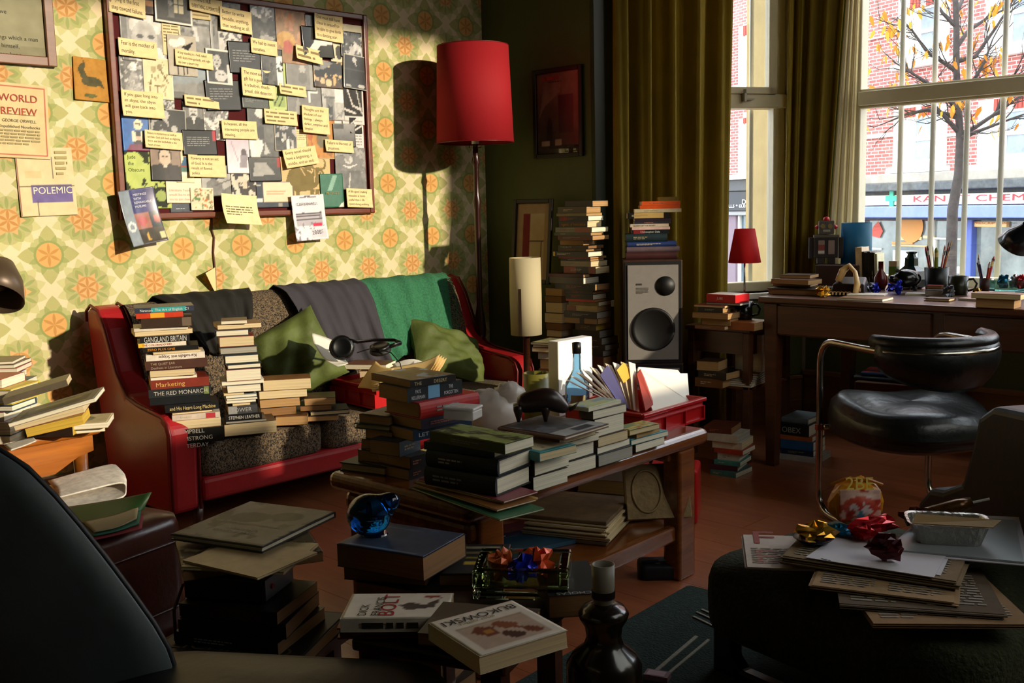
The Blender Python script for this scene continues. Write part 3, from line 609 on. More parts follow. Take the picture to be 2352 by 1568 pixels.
MB().box(.53, .115, .125, .61, SL-.115, .215).build('front_rail', RED, so, bevel=.02, seg=3); MB().box(.12, .1, .11, .55, SL-.1, .21).build('seat_base', mat('hessian', '3a2a1c', .9), so)
for x in (.16, .57):
    for y in (.12, SL-.12): MB().lathe([(.014, 0), (.024, .115)], 12, T(x-.02, y, 0)).build('leg', DWOOD, so, smooth=True)
def sofaback(v, lift):                            # point on the back: v<0 behind, 0 crest, >0 down the front (metres along the cloth)
    path = [(-.30, .07, .54), (-.05, .05, .80), (0, .12, .840), (.06, .18, .815), (.14, .225, .74), (.30, .275, .58), (.46, .32, .43), (.60, .36, .40)]
    for a, c in zip(path, path[1:]):
        if v <= c[0]: k = (v-a[0])/(c[0]-a[0]); x = a[1]*(1-k)+c[1]*k; z = a[2]*(1-k)+c[2]*k; break
    else: x, z = path[-1][1:]
    return x+.06+lift*.8, z+lift*.6
def throw(name, label, cat, m, top, bot, v0, v1, folds, amp, seed=0, fringe=None, nu=46, nv=30):
    """cloth over the sofa back; top/bot = (y0,y1) spans at the crest and at the lower hem"""
    r = random.Random(seed); ph = r.uniform(0, 6); t = thing(name, label, cat, (.2, (top[0]+top[1])/2, .8))
    def fn(u, v):
        s_ = v0+(v1-v0)*v; k = max(0, min(1, s_/max(v1, .01))); y = (top[0]*(1-k)+bot[0]*k)*(1-u)+(top[1]*(1-k)+bot[1]*k)*u
        w = amp*(.25+k)*(sin(2*pi*folds*u+ph+1.5*k)+.5*sin(2*pi*folds*1.9*u+2*ph-2.2*k)); w = max(-.006, w)
        x, z = sofaback(s_+.025*k*sin(5*u+ph), .016+w); return (x-.2, y+.012*sin(9*s_+ph)-(top[0]+top[1])/2, z-.8)
    MB().grid(nu, nv, fn).build('cloth', m, t, smooth=True, solid=.004)
    if fringe:
        b = MB()
        for i in range(60):
            u = i/59; p = Vector(fn(1, i/59)); b.tube([p, p+Vector((.01, .018+.012*r.random(), -.01)), p+Vector((.015, .03+.02*r.random(), -.035-.02*r.random()))], [.0016, .0014, .0008], 4)
        b.build('fringe', fringe, t)
    return t
throw('jacket', 'crumpled black cloth slung over left end of the sofa back', 'cloth', mat('black_cotton', '14130f', .85, bump=.2, bscale=25), (-2.03, -1.60), (-1.93, -1.72), -.12, .26, 3.2, .016, 2)
throw('blanket', 'charcoal blanket draped over middle of the sofa back', 'blanket', mat('charcoal_cotton', '37343a', .9, bump=.25, bscale=18, var=.15), (-1.50, -1.06), (-1.36, -.98), -.2, .44, 4.2, .02, 4)
GT = mat('green_wool', '2f6b4a', .95, var=.35, vscale=120, bump=.4, bscale=220)
throw('throw_blanket', 'green woollen throw with fringed edge on right end of sofa back', 'blanket', GT, (-1.09, -.52), (-1.00, -.62), -.2, .42, 3.4, .02, 9, GT)
def pillow(name, label, cat, m, loc, rot, w, h, t, seed=0):
    r = random.Random(seed); o = thing(name, label, cat, loc, rot=rot); b = MB(); a = [r.uniform(0, 6) for _ in range(6)]
    def side(s_):
        def fn(u, v):
            x, y = u*2-1, v*2-1; k = (max(0, (1-x**4)*(1-y**4)))**.55; pinch = 1-.07*(1-abs(x)**2)*(abs(y)**4)-.0
            px = x*w/2*(1-.06*(1-y*y)*(x*x)**2); py = y*h/2*(1-.06*(1-x*x)*(y*y)**2)
            return (px, py, s_*(t/2*k+.010*k*sin(5*x+3*y+a[0])+.008*k*sin(9*x-6*y+a[1])+.006*k*sin(13*y+a[2]+4*x)))
        return fn
    b.grid(22, 22, side(1)); n = len(b.f); b.grid(22, 22, side(-1)); b.f[n:] = [tuple(reversed(q)) for q in b.f[n:]]
    b.build('cover', m, o, smooth=True); return o
VG = mat('green_velvet', '4f5a26', .7, var=.25, vscale=10, bump=.15, bscale=60)
pillow('cushion', 'olive green cushion standing between the book stacks on the sofa', 'cushion', VG, (.36, -1.50, .555), (rad(74), rad(-24), rad(72)), .33, .33, .13, 1)
pillow('cushion', 'olive green cushion slumped against right arm of the sofa', 'cushion', VG, (.42, -.70, .485), (rad(52), rad(20), rad(84)), .42, .27, .14, 5)

# ------------------------------------------------------------------ coffee table
CT = Vector((2.005, -1.815)); CA = rad(92); CZ = .465; CLn, CWd = 1.08, .54
TWD = wood('table_teak', '5a2d10', '8a4c1c', .22, .8, 0, .6); ctab = thing('coffee_table', 'long varnished wooden coffee table loaded with books', 'coffee table', (CT.x, CT.y, 0), CA)
def ct(lx, ly, z=CZ): return Vector((CT.x+lx*cos(CA)-ly*sin(CA), CT.y+lx*sin(CA)+ly*cos(CA), z))
o = MB(); o.box(-CLn/2, -CWd/2, CZ-.05, CLn/2, CWd/2, CZ); o.build('top', TWD, ctab, bevel=.022, seg=4)
MB().box(-CLn/2+.03, -CWd/2+.03, CZ-.115, -CLn/2+.09, CWd/2-.03, CZ-.055).build('end_rail', TWD, ctab, bevel=.02, seg=3); MB().box(CLn/2-.16, -CWd/2+.05, CZ-.09, CLn/2-.11, CWd/2-.05, CZ-.05).build('end_rail', TWD, ctab, bevel=.01)
for x in (-CLn/2+.10, CLn/2-.10):
    for y in (-CWd/2+.05, CWd/2-.05): MB().box(x-.045, y-.032, 0, x+.045, y+.032, CZ-.05).build('leg', TWD, ctab, bevel=.01, seg=3)
MB().box(-CLn/2+.08, -CWd/2+.045, .145, CLn/2-.08, CWd/2-.045, .165).build('shelf', TWD, ctab, bevel=.004)
for y in (-CWd/2+.05, CWd/2-.05): MB().box(-CLn/2+.14, y-.016, .125, CLn/2-.14, y+.016, .175).build('shelf_rail', TWD, ctab, bevel=.008)

# ------------------------------------------------------------------ desk
DK = wood('desk_wood', '3b1e0e', '5a3018', .38, .8, 0, .25); DX0, DX1, DY0, DY1, DZ = 1.665, 3.25, .0, .80, .75
dk = thing('desk', 'plain dark wooden desk standing in the bay window', 'desk', (DX0, DY0, 0)); w_ = DX1-DX0; d_ = DY1-DY0
MB().box(0, 0, DZ-.028, w_, d_, DZ).build('top', DK, dk, bevel=.008, seg=3)
MB().box(.07, .03, DZ-.165, w_-.07, .05, DZ-.028).box(.07, d_-.05, DZ-.165, w_-.07, d_-.03, DZ-.028).box(.03, .07, DZ-.165, .05, d_-.07, DZ-.028).box(w_-.05, .07, DZ-.165, w_-.03, d_-.07, DZ-.028).build('apron', DK, dk)
for x0, x1 in ((.085, .75), (.80, 1.48)): dr = MB().box(x0, .018, DZ-.16, x1, .032, DZ-.036).build('drawer', DK, dk, bevel=.003)
for x in (.02, w_-.085):
    for y in (.015, d_-.08): MB().add([(x, y, DZ-.028), (x+.065, y, DZ-.028), (x+.065, y+.065, DZ-.028), (x, y+.065, DZ-.028), (x+.01, y+.01, 0), (x+.055, y+.01, 0), (x+.055, y+.055, 0), (x+.01, y+.055, 0)], [(0, 1, 2, 3), (7, 6, 5, 4), (1, 0, 4, 5), (2, 1, 5, 6), (3, 2, 6, 7), (0, 3, 7, 4)]).build('leg', DK, dk, bevel=.004)

# ------------------------------------------------------------------ small side table left of the desk
sx0, sx1, sy0, sy1, SZ = 1.30, 1.625, .0, .36, .605
st = thing('side_table', 'small two-tier wooden side table crammed with books beside the desk', 'side table', (sx0, sy0, 0)); a, c = sx1-sx0, sy1-sy0
MB().box(-.01, -.01, SZ-.02, a+.01, c+.01, SZ).build('top', DK, st, bevel=.005); MB().box(.02, .015, SZ-.12, a-.02, .03, SZ-.02).box(.02, c-.03, SZ-.12, a-.02, c-.015, SZ-.02).box(.015, .03, SZ-.12, .03, c-.03, SZ-.02).box(a-.03, .03, SZ-.12, a-.015, c-.03, SZ-.02).build('apron', DK, st)
MB().box(.0, .0, .33, a, c, .345).build('shelf', TWD, st, bevel=.003)
for x in (0, a-.035):
    for y in (0, c-.035): MB().box(x, y, 0, x+.035, y+.035, SZ-.02).build('leg', DK, st, bevel=.004)

# ------------------------------------------------------------------ chrome desk chair
CH = mat('worn_chrome', 'a8a39a', .18, 1.0, var=.2, vscale=30); BL_ = mat('black_leather', '0d0e0d', .36, bump=.22, bscale=35, var=.3, vscale=12, coat=.1)
ca = math.atan2(.863, .505); chx = thing('desk_chair', 'black leather desk chair on a bent chrome tube frame', 'chair', (2.22, -.49, 0), ca)
# local x = width (near to far), local -y = towards the back... local y = front
cw_ = .475; AZ = .655; R_ = cw_/2
def arcpts(cx, cy, r, a0, a1, n, z): return [(cx+r*cos(rad(a0+(a1-a0)*i/n)), cy+r*sin(rad(a0+(a1-a0)*i/n)), z) for i in range(n+1)]
loop = [(0, -.06, .0)]
def bend(p0, p1, p2, r, n=5):
    p0, p1, p2 = map(Vector, (p0, p1, p2)); a = p1+(p0-p1).normalized()*r; c = p1+(p2-p1).normalized()*r
    return [tuple((a*(1-t)+p1*t)*(1-t)+(p1*(1-t)+c*t)*t) for t in [i/n for i in range(n+1)]]
fr = [(0, -.50, .012)]+bend((0, -.50, .012), (0, 0, .012), (0, 0, .6), .09)+bend((0, 0, 0), (0, 0, AZ), (0, -.3, AZ), .09)+arcpts(R_, -.26, R_, 180, 360, 14, AZ)+bend((cw_, -.26, AZ), (cw_, 0, AZ), (cw_, 0, .3), .09)+bend((cw_, 0, .5), (cw_, 0, .012), (cw_, -.5, .012), .09)+[(cw_, -.50, .012)]
MB().tube(fr, .0125, 10).build('frame', CH, chx, smooth=True)
MB().tube([(0, -.50, .012), (.08, -.53, .012), (cw_-.08, -.53, .012), (cw_, -.50, .012)], .0125, 8).build('rear_bar', CH, chx, smooth=True)
MB().tube([(.0, -.03, .335), (cw_, -.03, .335)], .011, 8).build('seat_bar', CH, chx, smooth=True)
def seatfn(u, v):
    sec = [(.0, 0), (.85, .005), (.98, .02), (1.0, .055), (.97, .095), (.86, .12), (.5, .128), (0.0, .118)]
    s_ = v*(len(sec)-1); i = min(int(s_), len(sec)-2); k = s_-i; q = sec[i][0]*(1-k)+sec[i+1][0]*k; z = sec[i][1]*(1-k)+sec[i+1][1]*k
    a = 2*pi*u; ex = 2.6; cx_, sx_ = cos(a), sin(a); m = (abs(cx_)**ex+abs(sx_)**ex)**(-1/ex); y = sx_*m*q; zz = z+(.02*y if z > .05 else 0)+(.012*sin(a*3+1)*q if z > .09 else 0)-(.022*q*max(0, sx_) if z > .09 else 0)
    return (cw_/2+cx_*m*q*(cw_/2+.02), -.205+y*.275, .30+zz*1.25)
MB().grid(40, 22, seatfn, wrapu=True).build('seat', BL_, chx, smooth=True)
MB().tube(arcpts(R_, -.26, R_-.018, 188, 352, 20, AZ+.028), .024, 10).build('back_roll', BL_, chx, smooth=True)
def backp(u, v):
    a = rad(196+148*u); drop = .145*sin(pi*(.12+.76*u))**.5; z = AZ+.02-v*drop; r = R_-.012-.03*v*v+.016*sin(pi*v); return (R_+r*cos(a), -.26+r*sin(a), z)
MB().grid(26, 10, backp).build('backrest', BL_, chx, smooth=True, solid=.03)
MB().lathe([(.016, -.01), (.016, .01)], 10, T(0, 0, .33)).build('clamp', mat('copper_clamp', '8a4a30', .4, .8), chx)

# ------------------------------------------------------------------ footstool with newspapers, bottom right
OG = mat('dark_green_boucle', '2b3016', .95, var=.5, vscale=90, bump=.8, bscale=110)
ot = thing('footstool', 'dark green upholstered footstool on a wooden sled leg, buried under newspapers', 'footstool', (3.06, -1.70, 0), rad(-10)); OTZ = .325
MB().add(*(lambda q: (q.v, q.f))(pad(MB(), .74, .62, .17, .11, .03)), T(0, 0, .13)).build('cushion', OG, ot, smooth=True)
for y in (-.22, .22):
    b = MB(); b.prism([(-.36, .0), (.36, 0), (.36, .035), (-.27, .035), (-.295, .06), (-.30, .16), (-.36, .16)], -.02, .02, T(0, y, 0)@XZ); b.build('sled_leg', mat('dark_walnut', '221109', .35), ot, bevel=.008)
# ------------------------------------------------------------------ black armchair at the right edge
ac = thing('armchair', 'black leather armchair cut off by the right picture edge', 'armchair', (3.40, -1.06, 0), rad(-35))
BLK = mat('smooth_black_leather', '0b0c0d', .5, bump=.06, bscale=60)
def roll(prof, y0, y1, m, nm, par): return MB().prism(prof, 0, y1-y0, T(0, y1, 0)@XZ).build(nm, m, par, bevel=.02, seg=3)
roll([(-.42, .12), (-.42, .30), (-.36, .36), (-.30, .37), (-.22, .41), (-.18, .52), (-.16, .60), (-.10, .64), (.3, .66), (.34, .12)], -.36, -.22, BLK, 'arm', ac); roll([(-.42, .12), (-.42, .30), (-.36, .36), (-.30, .37), (-.22, .41), (-.18, .52), (-.16, .60), (-.10, .64), (.3, .66), (.34, .12)], .22, .36, BLK, 'arm', ac)
MB().add(*(lambda q: (q.v, q.f))(pad(MB(), .62, .43, .14, .07, .02)), T(-.06, 0, .22)).build('seat', BLK, ac, smooth=True); roll([(.2, .12), (.28, .9), (.40, .92), (.42, .12)], -.36, .36, BLK, 'backrest', ac)
MB().box(-.38, -.34, .02, .36, .34, .14).build('base', BLK, ac, bevel=.02)
# ------------------------------------------------------------------ black leather chair filling the bottom left corner
lc = thing('easy_chair', 'black leather easy chair back filling the bottom left corner', 'armchair', (2.05, -3.42, 0), 0)
edge = [(-90, 985), (0, 1036), (60, 1075), (120, 1135), (180, 1205), (240, 1280), (300, 1360), (350, 1430), (385, 1490), (404, 1550), (412, 1640), (405, 1800)]
EP = [dpt(x, y, 1.75+.0002*(y-1000)) for x, y in edge]; inn = Vector((-.62, -.30, -.25))
def shell(u, v):
    s_ = u*(len(EP)-1); i = min(int(s_), len(EP)-2); p = EP[i].lerp(EP[i+1], s_-i); q = p+inn*v+Vector((.30, -.30, .1))*sin(pi*min(1, v*.9))*.32; q.z = max(q.z, .05); return tuple(q-Vector((2.05, -3.42, 0)))
MB().grid(26, 14, shell).build('back_shell', mat('soft_black_leather', '465053', .5, bump=.05, bscale=90, var=.15, vscale=5), lc, smooth=True, solid=.035)
MB().tube([tuple(p-Vector((2.05, -3.42, 0))) for p in EP], .007, 8).build('piping', BLK, lc, smooth=True)
MB().add(*(lambda q: (q.v, q.f))(pad(MB(), .6, .55, .15, .08, .02)), T(-.18, -.25, .12)).build('seat', BLK, lc, smooth=True)
for x, y in ((-.4, -.45), (.05, -.45), (-.4, -.02), (.02, -.06)): MB().lathe([(.016, 0), (.016, .13)], 10, T(x, y, 0)).build('leg', CH, lc)
# ------------------------------------------------------------------ brown leather pouffe and the left end table
PB = mat('brown_hide', '431d10', .35, var=.2, vscale=7, bump=.1, bscale=60, coat=.2)
pf = thing('pouffe', 'stitched brown leather pouffe between sofa arm and black chair', 'pouffe', (1.16, -2.88, 0), rad(14)); PZ = .345
MB().add(*(lambda q: (q.v, q.f))(pad(MB(), .60, .46, .33, .06, .015)), T(0, 0, 0)).build('body', PB, pf, smooth=True)
for z in (.08, .265): MB().tube([(x*1.0, y*1.0, z) for x, y in rr(.605, .465, .062, 4)], .004, 6, closed=True).build('seam', PB, pf, smooth=True)
LTZ = .50; lt = thing('end_table', 'honey-coloured wooden end table piled with books, left of the sofa', 'side table', (.46, -2.87, 0), rad(4)); HW = wood('honey_wood', '8a4a18', 'b3691f', .3, .8, 1, .4)
MB().box(-.36, -.30, LTZ-.03, .36, .30, LTZ).build('top', HW, lt, bevel=.013, seg=3)
MB().prism([(-.27, LTZ-.03), (.27, LTZ-.03), (.27, LTZ-.08), (.22, LTZ-.09), (.14, LTZ-.13), (-.14, LTZ-.13), (-.22, LTZ-.09), (-.27, LTZ-.08)], 0, .02, T(.33, 0, 0)@Euler((rad(90), 0, rad(90))).to_matrix().to_4x4()).build('apron', HW, lt)
for x in (-.30, .30):
    for y in (-.25, .25): MB().lathe([(.014, 0), (.024, LTZ-.03)], 12, T(x, y, 0)).build('leg', HW, lt, smooth=True)
# ------------------------------------------------------------------ rug
RG = mat('dark_teal_rug', '21332d', .98, var=.3, vscale=70, bump=.7, bscale=160)
rg = thing('rug', 'dark green rug with cream brush-stroke lines on the wooden floor', 'rug', (2.325+.58, -1.39-.62, 0), rad(4))
MB().prism(rr(1.15, 1.24, .01, 1), .001, .010).build('pile', RG, rg, bevel=.003); RGI = (Matrix.Translation(rg.location)@Matrix.Rotation(rad(4), 4, 'Z')).inverted()
rl = mat('cream_rug_wool', '9d9684', .95, bump=.5, bscale=200); r_ = random.Random(3)
for p, q, w in [((1600, 1462), (1506, 1542), .010), ((1628, 1470), (1530, 1552), .008), ((1592, 1416), (1668, 1452), .007), ((1600, 1406), (1690, 1448), .006), ((1612, 1400), (1720, 1450), .007), ((1628, 1396), (1740, 1446), .005), ((1640, 1388), (1750, 1436), .006), ((1700, 1470), (1790, 1510), .006)]:
    p, q = RGI@at(*p, .0105), RGI@at(*q, .0105); d = (q-p).normalized(); n_ = Vector((-d.y, d.x, 0))*w/2; MB().add([p-n_, q-n_, q+n_, p+n_]+[v+Vector((0, 0, .003)) for v in (p-n_, q-n_, q+n_, p+n_)], [(3, 2, 1, 0), (4, 5, 6, 7), (0, 1, 5, 4), (1, 2, 6, 5), (2, 3, 7, 6), (3, 0, 4, 7)]).build('brush_stroke', rl, rg)
# ------------------------------------------------------------------ standard lamp in the corner
LP = dpt(1092, 340, 5.12); LP.z = 0
fl_ = thing('floor_lamp', 'standard lamp with tall red drum shade in the dark corner', 'lamp', LP)
SHADE = translucent('red_lampshade_fabric', 'a8121c', .22, .8, bump=.1, bscale=400)
MB().lathe([(.172, 1.935), (.188, 1.475)], 40, None, False).build('shade', SHADE, fl_, smooth=True, solid=.003)
for r, z in ((.172, 1.935), (.188, 1.475)): MB().tube([(r*cos(2*pi*i/40), r*sin(2*pi*i/40), z) for i in range(40)], .003, 6, closed=True).build('shade_rim', DRED, fl_, smooth=True)
MB().lathe([(.15, 0), (.15, .02), (.12, .04), (.05, .055), (.03, .09), (.022, .14), (.03, .16), (.018, .2), (.016, .45), (.024, .5), (.03, .56), (.024, .62), (.015, .68), (.015, 1.15), (.022, 1.19), (.014, 1.22), (.013, 1.36), (.022, 1.38), (.014, 1.41), (.012, 1.47)], 20).build('pole', mat('turned_mahogany', '2c100a', .3, coat=.4), fl_, smooth=True)
MB().tube([(-.04, 0, 1.475), (-.04, 0, 1.45), (.04, 0, 1.45), (.04, 0, 1.475)], .0025, 6).build('shade_gimbal', mat('lamp_brass', '6d5a30', .35, 1), fl_)
MB().lathe([(.018, 1.47), (.018, 1.52), (.012, 1.53), (.03, 1.57), (.03, 1.6), (.012, 1.63)], 14).build('bulb', mat('bulb_glass', 'd8d4c8', .3), fl_, smooth=True)
# ------------------------------------------------------------------ loudspeaker on its twin
SPK = wood('speaker_veneer', '2a1409', '45240f', .45, .8, 2, .1); SP = dp(1502, 4.80, 0); sa = rad(40); GR = mat('speaker_baffle', '86807a', .7, var=.06, vscale=30)
def speaker(label, z0, h, w, d, full=True):
    t = thing('loudspeaker', label, 'loudspeaker', (SP.x, SP.y, z0), sa, 'loudspeakers by the curtain')
    c = MB().box(-w/2, 0, 0, w/2, d, h).build('cabinet', SPK, t, bevel=.003); MB().box(-w/2+.005, -.004, .005, w/2-.005, .0, h-.005).build('front_frame', mat('black_baffle_edge', '0c0b0a', .6), t)
    MB().box(-w/2+.018, -.008, .02, w/2-.018, -.003, h-.02).build('baffle', GR, t)
    F = T(0, 0, 0, rad(90))
    if full:
        wz, tz = h*.34, h*.755
        MB().lathe([(.098, 0), (.098, .006), (.09, .012), (.082, .006)], 36, T(0, -.006, wz)@F).build('woofer_surround', mat('black_rubber', '101010', .5), t, smooth=True); MB().lathe([(.083, .006), (.038, -.015), (.0, -.015)], 32, T(0, -.006, wz)@F, False).build('woofer_cone', mat('cone_brown', '2a2320', .8), t, smooth=True)
        MB().lathe([(.037, -.014), (.025, -.004), (0, .002)], 24, T(0, -.006, wz)@F, False).build('dust_cap', mat('dust_cap', '14110f', .6), t, smooth=True)
        MB().lathe([(.044, 0), (.044, .003), (0, .003)], 28, T(.055, -.008, tz)@F, False).build('tweeter', mat('tweeter_black', '0d0d0d', .5), t, smooth=True)
        dashes(t, T(-.075, -.0095, tz-.035, rad(90)), .055, .03, 5, '4a4641', 'rating_plate', 1, 5); dashes(t, T(-.075, -.0095, tz+.004, rad(90)), .05, .010, 1, '35322f', 'maker_mark', 1, 8, .8)
    return t
SH = .44; speaker('wooden loudspeaker with grey baffle standing on another, stacked with books', SH, .468, .262, .24); speaker('lower loudspeaker under the one with books on top', 0, SH, .27, .25)
# ------------------------------------------------------------------ rolled paper lamp, pictures
pl_ = dp(1215, 4.98, 0); q = thing('paper_lamp', 'cream paper cylinder lamp with a dark slit before the green wall', 'lamp', pl_)
pz0, pz1 = .565, .925
MB().lathe([(.072, pz0), (.074, (pz0+pz1)/2), (.072, pz1)], 32, None, False).build('paper_shade', translucent('cream_paper_shade', 'd6c9a4', .3, .8), q, smooth=True, solid=.002)
sl = dp(1200, 4.90, 0)-pl_; an = math.atan2(sl.y, sl.x); MB().box(.074, -.007, pz0+.002, .077, .007, pz0+.22, T(0, 0, 0, 0, 0, an)).build('slit', mat('slit_dark', '3a2a18', .8), q)
MB().lathe([(.06, 0), (.06, .02), (.02, .03), (.016, pz0), (.05, pz0), (.05, pz0+.01), (0, pz0+.012)], 20).build('stand', DWOOD, q, smooth=True)
FRM = mat('black_picture_frame', '1a110c', .4)
def framed(name, label, w, h, fn, loc, rot, fw=.022, m=FRM, mount=None, glass=True, res=.006, depth_=.018):
    t = thing(name, label, 'picture', loc, rot=rot)
    MB().box(-w/2, -h/2, 0, -w/2+fw, h/2, depth_).box(w/2-fw, -h/2, 0, w/2, h/2, depth_).box(-w/2+fw, -h/2, 0, w/2-fw, -h/2+fw, depth_).box(-w/2+fw, h/2-fw, 0, w/2-fw, h/2, depth_).build('frame', m, t, bevel=.003)
    s_ = sheet('print', w-2*fw, h-2*fw, fn, res, t); s_.location = (0, 0, depth_*.4); MB().box(-w/2+.002, -h/2+.002, 0, w/2-.002, h/2-.002, .003).build('backing', DWOOD, t)
    if glass: MB().box(-w/2+fw, -h/2+fw, depth_*.65, w/2-fw, h/2-fw, depth_*.65+.001).build('glass', MATS.get('picture_glass') or glassmat('picture_glass', (1, 1, 1), .05, .02), t)
    return t
BACKROT = (rad(90), 0, 0)                        # hung on the green wall (faces -y)
t = framed('framed_poster', 'dark framed poster with red heading on the green wall beside the red shade', .325, .44, lambda u, v: paint(u, v, ('2a1c16', '8a6a50'), [('n', 3, 2, .62, '3a2620'), ('r', .5, .25, .85, .72, '2a1b18'), ('e', .3, .25, .07, .2, '1c1412'), ('r', .1, .1, .3, .16, 'a08a78'), ('r', .42, .1, .58, .17, 'a08a78'), ('p', [(.05, .45), (.2, .95), (.6, .95), (.55, .75), (.2, .6)], '8a705c')], .08, 3), (.535, -.002, 1.618), (rad(90), 0, 0), .022, FRM)
dashes(t, T(-.10, .160, .0125), .21, .022, 1, 'a03028', 'heading', 1, 7, .8); dashes(t, T(-.06, .148, .0125), .12, .009, 1, '3a2a20')
t = framed('framed_print', 'framed red and cream print leaning against the green wall behind paper lamp', .235, .42, lambda u, v: paint(u, v, 'a88a62', [('r', .2, 0, .43, .86, '7a1218'), ('r', .43, 0, .85, .86, 'c2ab80'), ('r', .43, .5, .85, .512, '3a2a20'), ('r', .78, 0, .79, .5, '5a4a3a')], .04, 6), dp(1224, 5.2, .985), (rad(84), 0, rad(8)), .02, FRM, glass=False)
# ================================================================== BOOKS
PG = {'t': 'b48c5a', 'c': 'dcc69a', 'w': 'ece2c8', 'y': 'd2ac3c', 'g': 'a8a294', 'd': '8a6238'}
def cname(c):
    r, g, b = [int(c[i:i+2], 16) for i in (0, 2, 4)]; mx, mn = max(r, g, b), min(r, g, b); d = mx-mn
    if mx < 48: return 'black'
    if d < 26: return 'charcoal' if mx < 100 else 'grey' if mx < 175 else 'white'
    h = (60*((g-b)/d % 6) if mx == r else 60*((b-r)/d+2) if mx == g else 60*((r-g)/d+4))
    if mx > 185 and d < 75 and 25 < h < 70: return 'cream'
    if h < 16 or h > 340: return 'maroon' if mx < 120 else 'pink' if mn > 110 else 'red'
    if h < 42: return 'brown' if mx < 150 else 'tan' if d < 90 else 'orange'
    if h < 66: return 'olive' if mx < 150 else 'yellow'
    if h < 160: return 'dark green' if mx < 90 else 'green'
    if h < 200: return 'teal'
    if h < 255: return 'navy' if mx < 110 else 'blue'
    return 'purple'
ORD = ['topmost', 'second from top', 'third from top', 'fourth from top', 'fifth from top', 'sixth from top', 'seventh from top', 'eighth from top', 'ninth from top', 'tenth from top', 'eleventh from top', 'twelfth from top', 'thirteenth from top', 'fourteenth from top', 'fifteenth from top', 'sixteenth from top', 'seventeenth from top', 'eighteenth from top', 'nineteenth from top', 'twentieth from top']+['%s from top' % s for s in ('twenty-first', 'twenty-second', 'twenty-third', 'twenty-fourth', 'twenty-fifth', 'twenty-sixth', 'twenty-seventh', 'twenty-eighth', 'twenty-ninth', 'thirtieth', 'thirty-first', 'thirty-second', 'thirty-third', 'thirty-fourth', 'thirty-fifth', 'thirty-sixth', 'thirty-seventh', 'thirty-eighth', 'thirty-ninth', 'fortieth')]
NB = [0]
def book(label, loc, rz, L, W, T_, col, fl='s', pg='t', text=None, tcol='d8d0b8', group=None, rot=None, art=None, band=None, name=None, cat='book', tsize=.5):
    """a closed book lying flat; local x along the visible front face, y into the depth, origin at its lower front left corner.
    fl: s spine in front, f fore-edge in front, e tail edge in front (spine on its right), h hardback, u lettering upside down"""
    NB[0] += 1; r = random.Random(NB[0]); hard = 'h' in fl
    o = thing(name or ('hardback_book' if hard else 'paperback_book'), label, cat, loc, rz, group, rot)
    c = min(.0035 if hard else .0012, T_*.2); ins = .004 if hard else .0008; b = MB(); cm = cover(col, .5 if hard else .38)
    b.box(0, 0, 0, L, W, c).box(0, 0, T_-c, L, W, T_)
    if 's' in fl: b.box(0, 0, c, L, c, T_-c); p = (ins, c, L-ins, W-ins)
    elif 'e' in fl: b.box(L-c, 0, c, L, W, T_-c); p = (ins, ins, L-c, W-ins)
    else: b.box(0, W-c, c, L, W, T_-c); p = (ins, ins, L-ins, W-c)
    if hard and 's' in fl: b.add([(x, -.006*sin(pi*(i+.5)/6) if 0 < i < 5 else 0, T_*i/5) for x in (0, L) for i in range(6)], [(i, i+1, 7+i, 6+i) for i in range(5)]+[(0, 5, 4, 3, 2, 1)[::-1], (6, 7, 8, 9, 10, 11)[::-1]])
    b.build('cover', cm, o); k = MB(); x0, y0, x1, y1 = p; j = r.uniform(-.0012, .0012)
    k.add([(x0, y0, c), (x1, y0, c), (x1, y1, c), (x0, y1, c), (x0+j, y0+abs(j), T_-c), (x1+j, y0+abs(j), T_-c), (x1+j, y1, T_-c), (x0+j, y1, T_-c)], [(0, 3, 2, 1), (4, 5, 6, 7), (0, 1, 5, 4), (2, 3, 7, 6), (1, 2, 6, 5), (3, 0, 4, 7)]); k.build('pages', pages(PG[pg]), o)
    sf = -.0007 if not hard else -.0072
    if band and 's' in fl:
        for x0, x1, bc in band: MB().box(L*x0, sf+.0002, T_*.04, L*x1, sf+.0012, T_*.96).build('spine_band', flat(bc, .5), o)
    if text and 's' in fl:
        ln = text.split('/'); h = T_*tsize/max(1, len(ln)*.95); v, f, w = textmesh(ln, size=h, lead=1.3); sx = min(1, L*.86/w) if w > L*.86 else min(1.5, L*.5/w if w < L*.5 else 1)
        y0 = T_*.5-h*.5+(len(ln)-1)*h*.62; M = T(L*.08, sf-.0004, y0, rad(90))
        if 'u' in fl: M = T(L*.86, sf-.0004, T_-y0, rad(90))@Matrix.Rotation(pi, 4, 'Z')
        MB().add([(a*sx, b_, 0) for a, b_, _ in v], f, M).build('spine_lettering', flat(tcol), o)
    elif 's' in fl and T_ > .008 and r.random() < .6:
        M = T(L*r.uniform(.1, .3), sf-.0004, T_*.3, rad(90)); dashes(o, M, L*r.uniform(.3, .5), T_*.4, 1 if T_ < .02 else 2, r.choice(['b9ad92', '9c8a5a', '8a8a86', 'a2604a']), 'spine_print', 1, NB[0])
    if art:
        a = sheet('cover_print', L-.004, W-.004, art, .005, o, material=SATIN); a.location = (L/2, W/2, T_+.0009)
    return o
def span(p, th, xr):                              # length along direction th from p until pixel column xr
    d = np.array([cos(th), sin(th), 0]); k = (xr-1176)/FPX; v = np.array(p)-CAM
    L = (k*(v@CM[2])-v@CM[0])/(d@CM[0]-k*(d@CM[2])); return L
